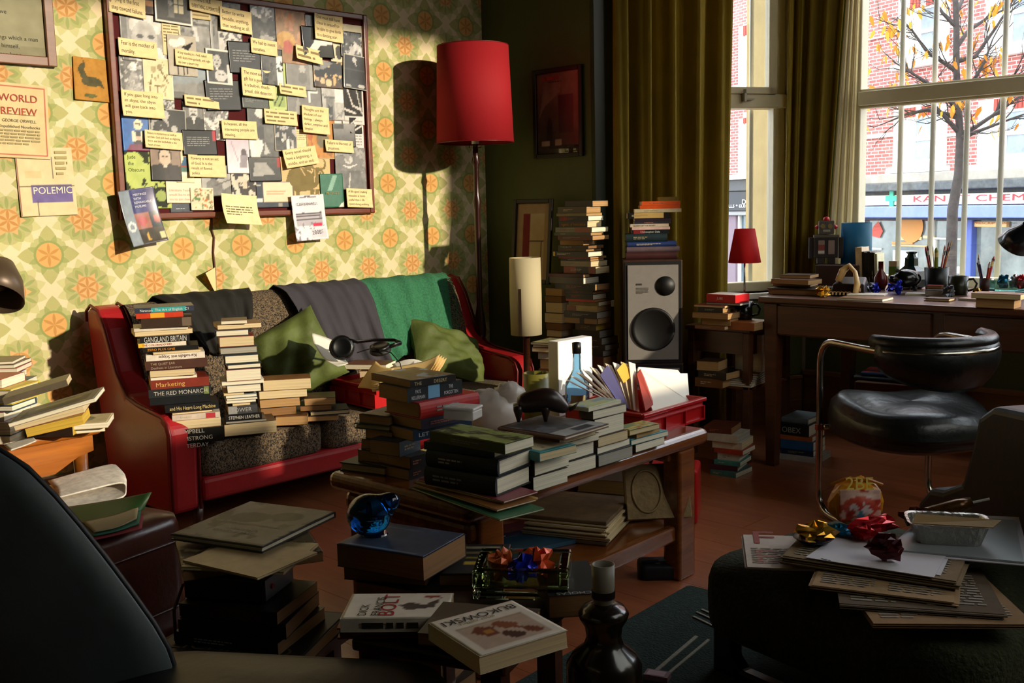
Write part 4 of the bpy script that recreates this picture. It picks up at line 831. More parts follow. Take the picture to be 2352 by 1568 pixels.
def stack(desc, Z, z, th, rows, hs=1.0, W=.12, group=None, Wmin=.09):
    """rows from the bottom up: (height px, left px, right px, turn deg, colour, flags, page key, text, letter colour, extras)"""
    n = len(rows); top = None
    if isinstance(Z, tuple): Z = depth(at(Z[0], Z[1], z))
    for i, rw in enumerate(rows):
        rw = list(rw)+[None]*(10-len(rw)); h, xl, xr, dt, col, fl, pg, tx, tc, ex = rw; ex = dict(ex or {})
        t = rad(th+(dt or 0)); T_ = h*hs*Z/FPX; p = dp(xl, Z+ex.pop('dZ', 0), z); L = span(p, t, xr)
        w = ex.pop('W', None) or (W+.012*math.sin(i*2.7)); fl = fl or 's'
        lab = ex.pop('label', None) or '%s %s, %s of %s' % (cname(col), 'hardback' if 'h' in fl else 'paperback' if 's' in fl else 'pages-out book', ORD[n-1-i] if i else 'lowest', desc)
        top = book(lab, p, t, L, w, T_, col, fl, pg or 't', tx, tc or 'd8d0b8', group or 'books in the '+desc, **ex); z += T_+.0004
    return top, z
def generic(n, xl, xr, h, seed, cols=('1d1a18', '3a2418', '23282a', '5a3a22', '2b2f22', '4a1c18', '6a5a44'), fl='s', jit=6, pg='tcdg'):
    r = random.Random(seed); return [(h*r.uniform(.7, 1.3), xl+r.uniform(-jit, jit), xr+r.uniform(-jit, jit), r.uniform(-4, 4), r.choice(cols), fl, r.choice(pg)) for _ in range(n)]
SEAT = .35
# ---- left stack on the sofa (spines out)
A_ = [(43, 396, 515, 0, '12110f', 's', 't', 'CAMPBELL/ARMSTRONG/YESTERDAY', 'c9c2b4', {'W': .15, 'tsize': .8}), (26, 398, 508, 2, 'a98a68', 'f', 'c'), (16, 396, 506, -2, 'c9b8a8', 's', 'c', None, 'b03030', {'band': [(.7, .9, 'b03038')]}), (6, 396, 488, 3, '6a4a2c', 'f', 'c'),
      (22, 380, 503, 0, '121316', 's', 't', 'and His Heart-Long Machine', 'c9b070'), (20, 345, 484, -1, '15171a', 's', 't', None, '8a2018'), (24, 342, 486, 0, '24272a', 's', 'd', 'THE RED MONARCH', 'b9b2a8', {'band': [(.88, .96, '6a7a3a')]}),
      (26, 347, 481, 2, '7a2a1c', 's', 't', 'Marketing', 'c9a24a'), (8, 346, 453, 1, 'c9c4b8', 'f', 'w'), (20, 345, 448, -3, '4a1518', 'f', 'c', None, None, {'W': .13}), (26, 335, 477, 1, '4a2c22', 's', 't', 'THE QUIET EAR/Deafness in Literature', 'a8927c'),
      (18, 336, 471, 0, 'ded3c4', 'su', 'w', 'Kartoffeln mit Stippe', '4a2420'), (7, 352, 462, 2, 'b39a6c', 'f', 'c'), (13, 328, 456, -2, '191614', 's', 't', 'ZERO PLUS ONE', 'd88a20'), (12, 318, 428, 1, 'e0d2c0', 's', 'c', 'THE COLORADO KID', 'a83a28', {'band': [(0, .12, 'e0b020')]}),
      (19, 322, 436, 0, '1a1818', 's', 't', 'GANGLAND BRITAIN', 'c9c6bc', {'tsize': .85}), (14, 310, 443, 5, 'a8885a', 'f', 'c'), (9, 308, 432, 1, 'd2c9b8', 's', 'c', None, '4a4038'), (27, 325, 442, -2, '3a2a1e', 's', 'd', None, 'b0762c', {'band': [(.8, .98, '6a5a4a')]}),
      (15, 313, 421, 0, 'c2391c', 's', 't', None, 'f0d060', {'band': [(.3, .6, 'e0a020')]}), (15, 310, 446, 1, '2f3548', 's', 'd', 'Newson  The Art of English  C1', 'd8dcd8', {'band': [(.27, .86, '2a9a98')], 'W': .15})]
stack('left book stack on the sofa', (430, 1022), SEAT, 64, A_, .80, .15)
# ---- second sofa stack (page edges out)
B_ = [(30, 516, 636, 2, '2a1c14', 'f', 'c', None, None, {'W': .14}), (6, 519, 612, 0, '33312e', 'f', 'g'), (16, 519, 602, 0, '0f0e0e', 's', 'd', 'STEPHEN LEATHER', 'c9c6c0'), (20, 525, 592, 2, '3a3a3c', 's', 't', 'TOWER', '9a9a98', {'band': [(0, .3, '8a8a88')]}), (6, 534, 575, 0, '8a6a44', 'f', 'c'),
      (6, 520, 588, 1, 'c9c9c4', 'f', 'w'), (6, 521, 592, -2, '20242a', 'f', 'w'), (6, 519, 590, 1, 'b8c0c0', 'f', 'w'), (6, 514, 561, 0, 'b8a078', 'f', 'c'), (18, 523, 600, -1, '1c1a1a', 'f', 'w'), (9, 510, 607, 1, 'c9c9c4', 'f', 'w'), (28, 521, 600, 0, '7a2018', 'f', 'w'), (13, 522, 601, 2, '1a1a1c', 'fh', 'w'),
      (22, 516, 596, -1, '222a30', 'fh', 'w'), (19, 505, 593, 1, '1d1d1f', 'fh', 'g'), (24, 505, 584, 0, '8a2820', 'f', 'c'), (17, 495, 573, -2, '3a3a3a', 'fh', 'w'), (12, 500, 601, 4, '6a3a20', 'f', 'c'), (9, 508, 568, -3, '5a3a28', 'f', 'w')]
stack('second book stack on the sofa', (520, 1003), SEAT, 62, B_, .95, .13)
C_ = [(22, 634, 707, -8, '6a4424', 'f', 't'), (20, 600, 681, 4, '2a1c14', 'f', 'd'), (21, 598, 690, 2, '101418', 'f', 't'), (20, 596, 706, 0, '5a3a24', 'f', 'c'), (26, 605, 715, -3, '7a5028', 'f', 'c')]
stack('low book stack before the green cushion', (634, 978), SEAT, 60, C_, .95, .13)
D_ = [(12, 707, 777, -4, '6a4424', 'f', 't'), (12, 712, 803, 3, '2a2622', 'fh', 'c'), (13, 690, 762, 0, '3a2418', 'f', 'd'), (18, 700, 771, -2, '4a2e1c', 'f', 't')]
stack('pile of four beside red crate', (707, 968), SEAT, 56, D_, .95, .12)
# ---- coffee table: stacks from left to right
E_ = [(22, 781, 884, 3, '1f2a1e', 'fh', 'c', None, None, {'W': .14}), (30, 822, 888, 0, '3a2a1c', 'f', 't'), (26, 829, 896, 3, '2a2018', 'f', 't'), (24, 839, 900, -4, '40301e', 'f', 't'), (14, 814, 894, 4, '3c4a3a', 'fh', 'c'), (22, 825, 893, 0, '4a3a4a', 'f', 't', None, None, {'art': lambda u, v: paint(u, v, '5a4a58', [('n', 4, 3, .55, '8a7a80'), ('r', .2, .3, .7, .6, '3a2e38')], .1)})]
stack('hindmost stack at left end of coffee table', (790, 1080), CZ, 12, E_, .92, .13)
F_ = [(26, 940, 985, 2, '1c1a1c', 's', 't', None, None, {'W': .18}), (30, 943, 990, 0, '17181a', 's', 't', None, None, {'W': .19}), (36, 918, 966, 10, '142430', 's', 't', None, None, {'W': .10}), (27, 950, 1084, -6, '14304a', 's', 't', 'LET BL', 'c9ccd0', {'W': .13, 'tsize': .36}), (25, 968, 1100, -3, '2b2838', 's', 't', None, '9a9aa0', {'W': .13}),
      (40, 964, 1099, -4, 'a81e1a', 'sh', 't', None, '6a1410', {'W': .15}), (35, 936, 1062, -6, '22282c', 's', 't', ' ', 'd4d8d8', {'W': .13, 'band': [(.37, .58, '6fa6cc')]}), (17, 943, 1047, -8, '1d1b18', 's', 't', 'THE           DESERT', 'c9b888', {'W': .19, 'art': lambda u, v: paint(u, v, '6a5230', [('r', .12, .15, .88, .85, '5a4a22'), ('n', 4, 9, .56, '7a8a96')], .1)})]
stack('tall coffee-table stack topped by brown picture cover', (915, 1104), CZ, 92, F_, .95, .13)
kt = [o for o in D.objects if o.get('label', '').startswith('charcoal paperback, second from top of tall coffee-table')] or [o for o in D.objects if 'tall coffee-table stack topped' in o.get('label', '')][-2:-1]
if kt:
    o = kt[0]; L_ = max(v.co.x for v in o.children[0].data.vertices); T_ = max(v.co.z for v in o.children[0].data.vertices)
    for ln_, cx_ in ((['FAYE', 'KELLERMAN'], .19), (['THE', 'FORGOTTEN'], .785)): lettering(ln_, 'd4d8d8', o, T(L_*cx_, -.0012, T_*.56, rad(90)), size=T_*.25, align='c', name='spine_lettering', squeeze=.62)
z0 = CZ
mg = [(3, 945, 1200, -6, '3a6a4a'), (3, 952, 1196, 0, 'b89a4a'), (3, 948, 1190, -3, '8a5a2c'), (3, 955, 1204, 3, 'c9b89a'), (3, 960, 1206, 1, '7a2a3a')]
for i, (h, xl, xr, dt, c) in enumerate(mg):
    p = dp(xl, depth(at(955, 1122, CZ)), z0); th = rad(-2+dt); book('%s magazine, number %s from bottom under the dark encyclopedia pair' % (cname(c), ['one', 'two', 'three', 'four', 'five'][i]), p, th, span(p, th, xr)*.82, .13-.004*i, .0045, c, 'f', 'w', group='magazines under the encyclopedias', name='magazine', cat='magazine'); z0 += .005
G_ = [(46, 978, 1141, 0, '1d2220', 'sh', 'w', None, None, {'W': .145}), (40, 981, 1146, 1, '20262a', 'sh', 'w', None, None, {'W': .145, 'label': 'upper of two thick dark encyclopedias, blue cover edge, on coffee table'}), (20, 974, 1136, 5, '39413a', 's', 'c', None, None, {'W': .12}), (25, 988, 1160, -6, '55602c', 's', 'w', None, '22260f', {'W': .105, 'art': lambda u, v: paint(u, v, '7f8a4a', [('n', 5, 4, .52, '2e3418'), ('r', 0, .85, .2, 1, '7f8a4a')], .08)})]
stack('encyclopedia stack under the green paperback', (978, 1112), z0, 9, G_, .92, .15)
Hh = [(40, 1170, 1225, 0, '1a1714', 's', 'w'), (44, 1172, 1228, 2, '241c16', 's', 'w'), (22, 1163, 1240, -3, '3a7a7a', 's', 'c', None, None, {'W': .13, 'art': lambda u, v: paint(u, v, '3f8a8a', [('r', .0, .14, .86, 1, 'd8c8a4'), ('l', .5, .4, .62, .46, .012, '3a3026'), ('l', .62, .46, .7, .34, .012, '3a3026')], .05)})]
stack('stack with cream and teal cover on coffee table', (1176, 1118), CZ, 0, Hh, .88, .13)
I_ = [(36, 1262, 1290, 0, '15130f', 's', 'w', None, None, {'W': .14}), (36, 1258, 1288, 2, '221a14', 's', 'w', None, None, {'W': .14}), (20, 1262, 1292, -3, '3a2c20', 's', 'w', None, None, {'W': .14}), (22, 1200, 1285, 2, '5a3a20', 's', 'c', None, None, {'W': .15}), (9, 1146, 1298, 4, '6a4a3a', 'sh', 'w', None, None, {'W': .19, 'label': 'thin grey hardback under the carved rhinoceros', 'art': lambda u, v: paint(u, v, '34343a', [('n', 4, 5, .5, '5a5a60'), ('r', .75, 0, 1, 1, 'a8a8a4'), ('r', .8, .4, .95, .8, '3a3a40')], .1)})]
rh_o, RHZ = stack('stack under the carved rhinoceros', (1268, 1092), CZ, 0, I_, .92, .14)
J_ = [(30, 1352, 1375, 0, '26282c', 's', 'g', None, None, {'W': .15}), (18, 1351, 1372, 2, '2c3038', 's', 'w', None, None, {'W': .15, 'art': lambda u, v: paint(u, v, '2c323c', [('r', .3, .4, .7, .5, '9aa0a8')], .1)}), (26, 1352, 1374, 0, '4a3a28', 's', 'c', None, None, {'W': .13}), (46, 1336, 1366, 1, '14120f', 's', 'w', 'ACTION', 'b8b0a0', {'W': .13}), (22, 1330, 1362, -2, '4a4640', 's', 'w', None, None, {'W': .14}), (9, 1300, 1352, 3, 'c9c8b0', 's', 'w', None, None, {'W': .15, 'art': lambda u, v: paint(u, v, 'c4cc9c', [('n', 3, 7, .55, '9ab0b8')], .06)})]
stack('stack in front of the blue bottle', (1352, 1068), CZ, 0, J_, .9, .14)
K_ = [(22, 1440, 1460, 0, '3a2a1c', 's', 'w', None, None, {'W': .14}), (14, 1420, 1450, -2, '3a7a80', 's', 'w', None, None, {'W': .17, 'art': lambda u, v: paint(u, v, '4a8f94', [], .1)}), (14, 1440, 1462, 3, '6a5234', 's', 't', None, None, {'W': .12}), (14, 1406, 1446, -4, '7a6a34', 's', 'c', None, None, {'W': .13, 'art': lambda u, v: paint(u, v, '6a8a5a', [('n', 5, 3, .5, 'c9b050'), ('n', 6, 8, .62, '4a6aa0'), ('n', 7, 12, .66, 'b04030')], .1)})]
stack('small stack with colourful cover beside red crate', (1440, 1036), CZ, 0, K_, .85, .14)
# ---- tall stack by the green wall
Tt = [(13, 1298, 1361, 2, '2e2018'), (14, 1281, 1347, 0, '4a3c22'), (6, 1278, 1347, -1, '7a6a3c'), (11, 1283, 1351, 1, '16181c', 's', 'w', None, '6a6a6a', {'band': [(.05, .3, '8a1a1c')]}), (14, 1284, 1349, 0, '131214', 's', 'c', 'Agents of Innocence', 'c9842c'), (11, 1276, 1359, 0, '7a7a66', 's', 'w', None, None, {'band': [(.55, .95, '9a5a4a')]}), (7, 1273, 1357, 2, '4a4c40'), (10, 1281, 1361, 0, '5a2414'),
      (12, 1286, 1340, 8, '6a4424', 'f', 't'), (7, 1282, 1351, 0, '1d1a18', 's', 'd', 'THE RATS', 'a8a490'), (6, 1282, 1346, 1, '4a2e1c'), (11, 1271, 1351, -2, '1b1d1c', 's', 'w', None, None, {'band': [(0, .05, 'c9a02c')]}), (5, 1283, 1356, 1, '7a1c22'), (5, 1288, 1356, 0, '17161a'), (12, 1288, 1357, 0, '8a7a60', 's', 'c', None, '3a3028'), (16, 1294, 1368, 0, '2a2c30', 's', 'c', None, None, {'band': [(.02, .4, '9a5444'), (.78, .98, '8a5044')]}),
      (7, 1258, 1340, 2, '3a1414'), (14, 1262, 1340, 0, '3a342c', 's', 'w'), (14, 1275, 1367, 0, '17181a', 's', 't'), (10, 1297, 1362, 1, '2a2220'), (12, 1299, 1362, 0, '131416', 's', 'w', None, 'a8b0b0'), (5, 1300, 1365, 1, 'a82c18'), (9, 1306, 1375, 3, '6a5a28', 's', 'w'), (13, 1303, 1372, 4, 'a08a5a', 's', 't', None, '5a1c18', {'band': [(.02, .3, '7a5040')]}), (14, 1296, 1371, 2, '2a2c2a', 's', 'g'), (13, 1297, 1373, 4, '2c2e2a', 's', 't', None, None, {'band': [(0, .46, '8a6a44'), (.6, .98, '8a6a44')]}),
      (16, 1322, 1369, 3, '4a4436', 's', 'y'), (16, 1328, 1377, 2, '1d1c1a', 's', 'g'), (15, 1332, 1382, 0, '22201c', 's', 'g'), (12, 1340, 1390, -2, '2a2622', 's', 'g'), (14, 1334, 1385, 1, '1c1a18', 's', 'g')]+generic(8, 1322, 1384, 25, 5, jit=4)
stack('leaning tower of books by the green wall', 4.93, 0, 2, [tuple(x) for x in Tt[::-1]], 1.0, .115, 'tower of books by the green wall')
stack('book column behind the tower of books', 5.12, 0, 3, generic(19, 1254, 1290, 20, 8, ('4a2e1c', '3a2418', '2a1c14', '5a3a22'), 'f', 3), 1.0, .10, 'books in the half-hidden column')
S_ = generic(13, 1236, 1320, 24, 11, ('6a4424', '4a2e1c', '7a5a38', '5a2418', '3a2a1e'), 'f', 5)+[(10, 1222, 1300, 0, '7a4a28', 'f', 'c', None, None, {'W': .16}), (6, 1224, 1302, 4, '23304a', 'f', 'w', None, None, {'W': .16}), (5, 1219, 1296, -3, '6a6a44', 'f', 'w', None, None, {'W': .17, 'art': lambda u, v: paint(u, v, '7a7448', [('n', 4, 2, .55, '4a4a38')], .1)})]
stack('book stack between sofa arm and paper lamp', 4.56, 0, 16, S_, 1.0, .14, 'books between sofa arm and paper lamp')
# ---- on the loudspeaker
Sp = [(16, 1438, 1555, 0, '3a1614', 'sh', 't', None, '7a5a50'), (12, 1440, 1561, 1, '5a4a50', 'sh', 'c'), (11, 1441, 1554, 0, '1c3064', 'sh', 'w'), (18, 1438, 1533, 0, '14262c', 'sh', 'w'), (9, 1450, 1537, -1, '14191c', 's', 'w', '        Christopher Dale', 'c9ccc8', {'band': [(.06, .36, '7a1a1e')]}), (6, 1452, 1539, 1, 'c9a8a0'), (7, 1448, 1536, 0, 'c2b29c', 's', 'w', 'QUEEN OF THE HEART', '3a3430'), (5, 1457, 1541, 0, '2a2830', 's', 'w'), (7, 1458, 1542, 1, '2a1c26', 's', 'w'), (13, 1441, 1538, 0, '15140f', 's', 'w', None, None, {'band': [(.16, .86, 'b8985a')]}),
      (8, 1457, 1565, 0, 'b8a888', 's', 'c'), (8, 1470, 1562, 1, 'c24a14', 's', 'c'), (9, 1474, 1563, 2, 'c8501a', 's', 'w'), (9, 1512, 1556, 0, '6a5420', 's', 'y')]
stack('book pile on top of the loudspeaker', 4.78, SH+.469, 40, Sp, 1.0, .13)
# ---- on and under the small side table
N_ = [(8, 1596, 1664, 0, '7a4a28', 's', 'c'), (17, 1612, 1677, 2, '5a3a20', 'f', 't'), (14, 1590, 1672, 0, '7a4a20', 'f', 't'), (12, 1603, 1660, -3, '1c1814', 's', 't', None, 'b08a2c'), (5, 1594, 1665, 2, '8a2c1c', 'f', 'c'), (5, 1622, 1700, 0, '16171a', 'f', 'g')]
_, nz = stack('book pile left on the small side table', 4.66, SZ, 4, N_, .95, .12)
q = dp(1622, 4.66, nz); bx_ = thing('red_box', 'flat red cardboard box on the book pile beside small red lamp', 'box', q, rad(2)); MB().box(0, 0, 0, .148, .12, .036).build('carton', mat('red_card', 'c0161c', .45), bx_, bevel=.002); lettering('JUBE', 'f0e8e0', bx_, T(.055, -.0008, .014, rad(90)), width=.03); MB().box(.004, .004, .036, .144, .116, .0368).build('lid_label', flat('d8cfc8'), bx_)
mp_, mz = stack('pair of books under the black mug', 4.60, SZ, 2, [(18, 1667, 1732, 0, '9a5424', 's', 't', None, None, {'W': .13})], 1.0, .13)
O_ = [(20, 1596, 1660, 3, '6a4424', 's', 't'), (16, 1604, 1668, -6, '1a1816', 's', 't', None, 'a89878'), (22, 1600, 1650, 6, '4a3420', 'f', 't')]
stack('books jammed on the side table shelf', 4.68, .346, 6, O_, 1.0, .12)
for i in range(7):
    p = dp(1648+i*2, 4.70, .346+.0075*i); book('%s magazine, layer %s of the fanned pile on the side table shelf' % (['cream', 'white', 'tan', 'grey', 'pale green', 'ivory', 'buff'][i], ['one', 'two', 'three', 'four', 'five', 'six', 'seven'][i]), p, rad(8+3*i), .16, .2, .006, ['b8a888', 'c9c4b4', 'a8906a', '9a9a94', 'a8b098', 'd0c8b0', 'b09c78'][i], 'f', 'w', group='magazines on side table shelf', name='magazine', cat='magazine')
p = dp(1688, 4.75, .40); t = book('green-grey box file standing at the back of the side table shelf', p, rad(6), .13, .10, .17, '4a6468', 'f', 'w', name='box_file', cat='box file')
Q_ = [(13, 1632, 1690, -8, '3a7070', 's', 'w'), (13, 1630, 1694, 4, '4a2030', 's', 'w'), (11, 1640, 1700, 0, '3f8a88', 's', 'w'), (18, 1648, 1698, 3, 'c9c4bc', 's', 'w'), (12, 1640, 1706, -3, 'a83a28', 's', 'w'), (18, 1636, 1704, 2, 'c9c0ac', 's', 'c'), (20, 1624, 1694, -2, 'bcb8ac', 's', 'g'), (16, 1616, 1680, 4, '5a2e20', 's', 'd')]
stack('floor stack under the small side table', 4.50, 0, 12, Q_, .9, .15)
R2 = [(14, 1790, 1880, 0, 'b0aca4', 's', 'g'), (14, 1792, 1868, 1, '1c2c48', 's', 'w'), (22, 1793, 1868, 0, '2a5a86', 's', 'w', None, 'a8c0d0'), (12, 1792, 1866, 2, 'a85a28', 's', 'w'), (28, 1790, 1858, 0, '17181a', 's', 'w', 'OBEX', 'a8a490'), (16, 1796, 1856, -2, '5a6468', 'sh', 'w')]
stack('floor stack behind the desk leg', 4.74, 0, 8, R2, .9, .16)
bxx = dp(1960, 5.0, 0); cb_ = thing('cardboard_carton', 'brown carton under the desk carrying two books', 'box', bxx, rad(10)); MB().box(0, 0, 0, .34, .3, .30).build('carton', mat('brown_card', '5a3418', .85), cb_, bevel=.003); MB().box(.0, .148, .30, .34, .152, .3015).build('tape', flat('8a6a40'), cb_)
for i, (xl, xr, c, zz, th_) in enumerate(((1962, 2088, '2a2c30', .302, 4), (1978, 2084, '2b4a78', .322, 12))):
    p = dp(xl, 5.02-.02*i, zz); book(['charcoal hardback lying on the brown carton under the desk', 'blue and red picture book topmost on the brown carton under desk'][i], p, rad(th_), span(p, rad(th_), xr), .17, .018, c, 'sh', 'w', group='books on the carton', art=None if i == 0 else (lambda u, v: paint(u, v, '4a6a90', [('n', 3, 4, .5, 'a83028'), ('n', 5, 9, .6, '1c2430')], .1)))
stack('floor stack beyond the chair', 4.35, 0, 10, [(18, 2262, 2330, 0, '2a2c2e', 's', 'g'), (14, 2256, 2336, 3, '4a3a2c', 's', 'c'), (20, 2268, 2330, -4, '3a4a40', 's', 'g'), (14, 2258, 2326, 2, '6a4a38', 's', 't'), (22, 2276, 2340, 0, '1c1e20', 's', 'g')], 1, .15)
# ================================================================== PINBOARD AND PAPERS ON THE FLOWERED WALL
BY0, BY1, BZ0, BZ1 = -2.065, -.785, 1.145, 2.075
bd_ = thing('pinboard', 'large wood-framed red felt pinboard covered with cards and photographs', 'pinboard', (0, (BY0+BY1)/2, (BZ0+BZ1)/2), rot=WALLROT); bw, bh = BY1-BY0, BZ1-BZ0
MB().box(-bw/2+.01, -bh/2+.01, .001, bw/2-.01, bh/2-.01, .014).build('felt', mat('dark_red_felt', '4a0f12', .95), bd_)
BFW = wood('board_frame_wood', '5a2413', '7c3a1e', .35, .6, 0, .4)
for x0, y0, x1, y1 in ((-bw/2, -bh/2, -bw/2+.026, bh/2), (bw/2-.026, -bh/2, bw/2, bh/2), (-bw/2+.026, -bh/2, bw/2-.026, -bh/2+.026), (-bw/2+.026, bh/2-.026, bw/2-.026, bh/2)): MB().box(x0, y0, 0, x1, y1, .032).build('frame_rail', BFW, bd_, bevel=.006, seg=3)
NOP = [0]
def paper(x0, y0, x1, y1, lay, tilt, label, fn, name='postcard', cat='card', group='cards pinned to the pinboard', text=None, tcol='3a2f22', curl=.0, border=None, m=None, x=None, marg=.07, res=.0052, dash=None, tfrac=None, align='l', lead=1.3):
    """a card hung on the flowered wall filling pixel box x0..y1, lay = how far it lies over the others"""
    NOP[0] += 1; xx = .0155+.0016*lay if x is None else x
    a = onplane(x0, y1, 0, xx); c = onplane(x1, y0, 0, xx); w = c.y-a.y; h = c.z-a.z; cy, cz = (a.y+c.y)/2, (a.z+c.z)/2
    s_ = random.Random(NOP[0]); q = s_.uniform(.7, 1.3)
    bend = (lambda U, V_: curl*q*((1-V_)**2*.8+.5*(1-U)**3)+curl*.12*np.sin(4*U+NOP[0])) if curl else None
    t = thing(name, label, cat, (xx, cy, cz), rot=(rad(90), rad(tilt)*-1, rad(90)), group=group)
    o = sheet('sheet', w, h, fn, res, t, bend, m or PRINT, border)
    if text or dash:
        wz = lambda X, Y: float(bend(np.array((X/w+.5)), np.array((Y/h+.5))))+.0006 if bend else .0006
        if text:
            ln = text.split('/'); n = len(ln); tw = w*(1-2*marg)*(tfrac or 1); lh = h*(1-.12)/n; v, f, wd = textmesh(ln, size=min(lh/1.75, h*.3), lead=1, align='l')
            v2, f2, wd2 = textmesh(ln, size=min(lh*.56, h*.34), lead=lh/(min(lh*.56, h*.34)/.72)/.95); k = min(1, tw/wd2)
            MB().add([(X*k-w/2+w*marg, Y+h/2-h*.06-lh*.72, wz(max(-w/2, min(w/2, X*k-w/2+w*marg)), max(-h/2, min(h/2, Y+h/2-h*.06-lh*.72)))) for X, Y, _ in v2], f2).build('lettering', flat(tcol), t)
        if dash:
            dx0, dy0, dx1, dy1, n, dc = dash; o2 = dashes(t, T(-w/2+dx0*w, -h/2+dy0*h, .0), (dx1-dx0)*w, (dy1-dy0)*h, n, dc, 'small_print', .95, NOP[0], .4)
            for vv in o2.data.vertices: vv.co.z = wz(vv.co.x, vv.co.y)
    return t
CREAM = 'e6cf98'
def plain(c, g=.05): return lambda u, v: paint(u, v, c, [], g, NOP[0])
def slip(x0, y0, x1, y1, lay, tilt, text, label=None, curl=.010, **k):
    paper(x0, y0, x1, y1, lay, tilt, label or 'cream paper slip typed %s' % text.replace('/', ' '), plain(CREAM), 'quotation_slip', 'note', 'quotation slips on the pinboard', text, curl=curl, **k)
def dslip(x0, y0, x1, y1, lay, tilt, n, label, curl=.010): paper(x0, y0, x1, y1, lay, tilt, label, plain(CREAM), 'quotation_slip', 'note', 'quotation slips on the pinboard', dash=(.06, .1, .95, .92, n, '8a7650'), curl=curl)
def black(x0, y0, x1, y1, lay, tilt, label, tab=None, n=5, c='16171a'):
    paper(x0, y0, x1, y1, lay, tilt, label, lambda u, v: paint(u, v, c, [tab] if tab else [], .02, 3), 'quote_card', 'card', dash=(.12, .35, .82, .75, n, '8a8a88'), m=GLOSS, curl=.003)
def pic(x0, y0, x1, y1, lay, tilt, label, base, shapes, grain=.14, border=None, curl=.003, m=GLOSS, **k):
    NOP[0]; s_ = NOP[0]+1; paper(x0, y0, x1, y1, lay, tilt, label, lambda u, v: paint(u, v, base, shapes, grain, s_), 'photograph', 'photograph', 'photographs on the pinboard', border=border, m=m, curl=curl, **k)
def face(cx, cy, r, skin, hair, coat, shirt='d8d4cc', asp=1.0):
    e = r*asp; return [('p', [(cx-2.4*e, -.02), (cx-2.1*e, cy-1.25*r), (cx-.6*e, cy-.9*r), (cx+.6*e, cy-.9*r), (cx+2.1*e, cy-1.25*r), (cx+2.4*e, -.02)], coat), ('p', [(cx-.35*e, cy-.9*r), (cx+.35*e, cy-.9*r), (cx+.05*e, cy-2.2*r)], shirt), ('e', cx, cy+.28*r, 1.02*e, 1.08*r, hair), ('e', cx, cy, .85*e, 1.12*r, skin), ('e', cx-.33*e, cy+.12*r, .16*e, .09*r, hair), ('e', cx+.33*e, cy+.12*r, .16*e, .09*r, hair), ('e', cx+.05*e, cy-.2*r, .12*e, .28*r, coat if False else hair) if False else ('e', cx, cy-.55*r, .3*e, .07*r, hair)]
K = '%02x%02x%02x'
def gy(v): return '%02x%02x%02x' % (int(v*255), int(v*250), int(v*244))
WB = (.006, 'e2ddd0')
# -- bottom layers
pic(280, 31, 378, 138, 1, 0, 'large grey portrait photograph of a bearded face in a cap, upper left', gy(.55), [('e', .55, .72, .36, .24, gy(.78)), ('e', .52, .45, .28, .36, gy(.66)), ('e', .42, .5, .08, .04, gy(.2)), ('e', .66, .5, .08, .04, gy(.22)), ('p', [(.3, .15), (.5, .36), (.85, .3), (1, 0), (.3, 0)], gy(.8)), ('r', 0, 0, .16, 1, gy(.35))])
pic(331, -4, 358, 33, 2, 0, 'narrow dark brown card behind the typed failure slip', '3a2820', [('r', .1, .5, .9, .8, 'a8703a')], .1)
pic(412, 38, 484, 126, 1, 0, 'grey photograph of a figure standing in a ploughed field', (gy(.42), gy(.62)), [('r', 0, .74, 1, .8, gy(.3)), ('e', .5, .78, .06, .06, gy(.25)), ('p', [(.42, .35), (.44, .7), (.56, .72), (.6, .35)], gy(.75)), ('n', 7, 2, .62, gy(.35))])
pic(484, 8, 552, 118, 1, 0, 'grey engraved crowd scene beside the ploughed field photograph', gy(.45), [('r', .25, 0, 1, .5, gy(.75)), ('n', 9, 6, .53, gy(.3)), ('r', 0, 0, .08, 1, gy(.62))])
paper(375, 48, 413, 126, 2, 0, 'cream printed list card hanging beside the field photograph', plain('dccb9c'), dash=(.08, .35, .9, .95, 7, '8a7650'))
pic(438, 18, 482, 42, 3, 0, 'small cream printed ticket under the top slips', 'd8c48e', [('r', .1, .3, .9, .36, '8a7650'), ('r', .1, .6, .8, .66, 'a86a4a')], .04, m=PRINT)
pic(356, -6, 439, 50, 5, -2, 'white-bordered photograph of a child beside a window, top row', gy(.22), [('r', .5, .4, .78, 1, 'cfc4a0'), ('r', .62, .4, .65, 1, gy(.25)), ('r', .5, .68, .78, .72, gy(.25)), ('e', .42, .72, .06, .09, gy(.6)), ('p', [(.34, .2), (.37, .62), (.5, .62), (.53, .2)], gy(.4)), ('r', 0, 0, 1, .14, gy(.14))], .08, WB, .006)
pic(388, 85, 449, 172, 4, 0, 'card with an ink drawing of a girl in a huge bow', 'b8afa0', [('e', .25, .8, .2, .1, 'e8e4d8'), ('e', .5, .86, .12, .1, 'e8e4d8'), ('p', [(.48, .72), (.9, .86), (.7, .62)], '1a1614'), ('p', [(.3, .4), (.35, .66), (.6, .66), (.8, .4)], 'e2dccc'), ('r', .3, 0, .36, .4, '1c1614'), ('r', .48, 0, .54, .4, '2a2420'), ('r', .6, .05, .66, .4, '1c1614')], .06, m=PRINT)
pic(277, 128, 336, 214, 2, 0, 'dark photograph of light breaking through forest trees', (gy(.4), gy(.3)), [('e', .5, .68, .14, .12, gy(.9)), ('p', [(.45, .6), (.55, .6), (.9, 0), (.1, 0)], gy(.55)), ('n', 9, 3, .58, gy(.7))], .2)
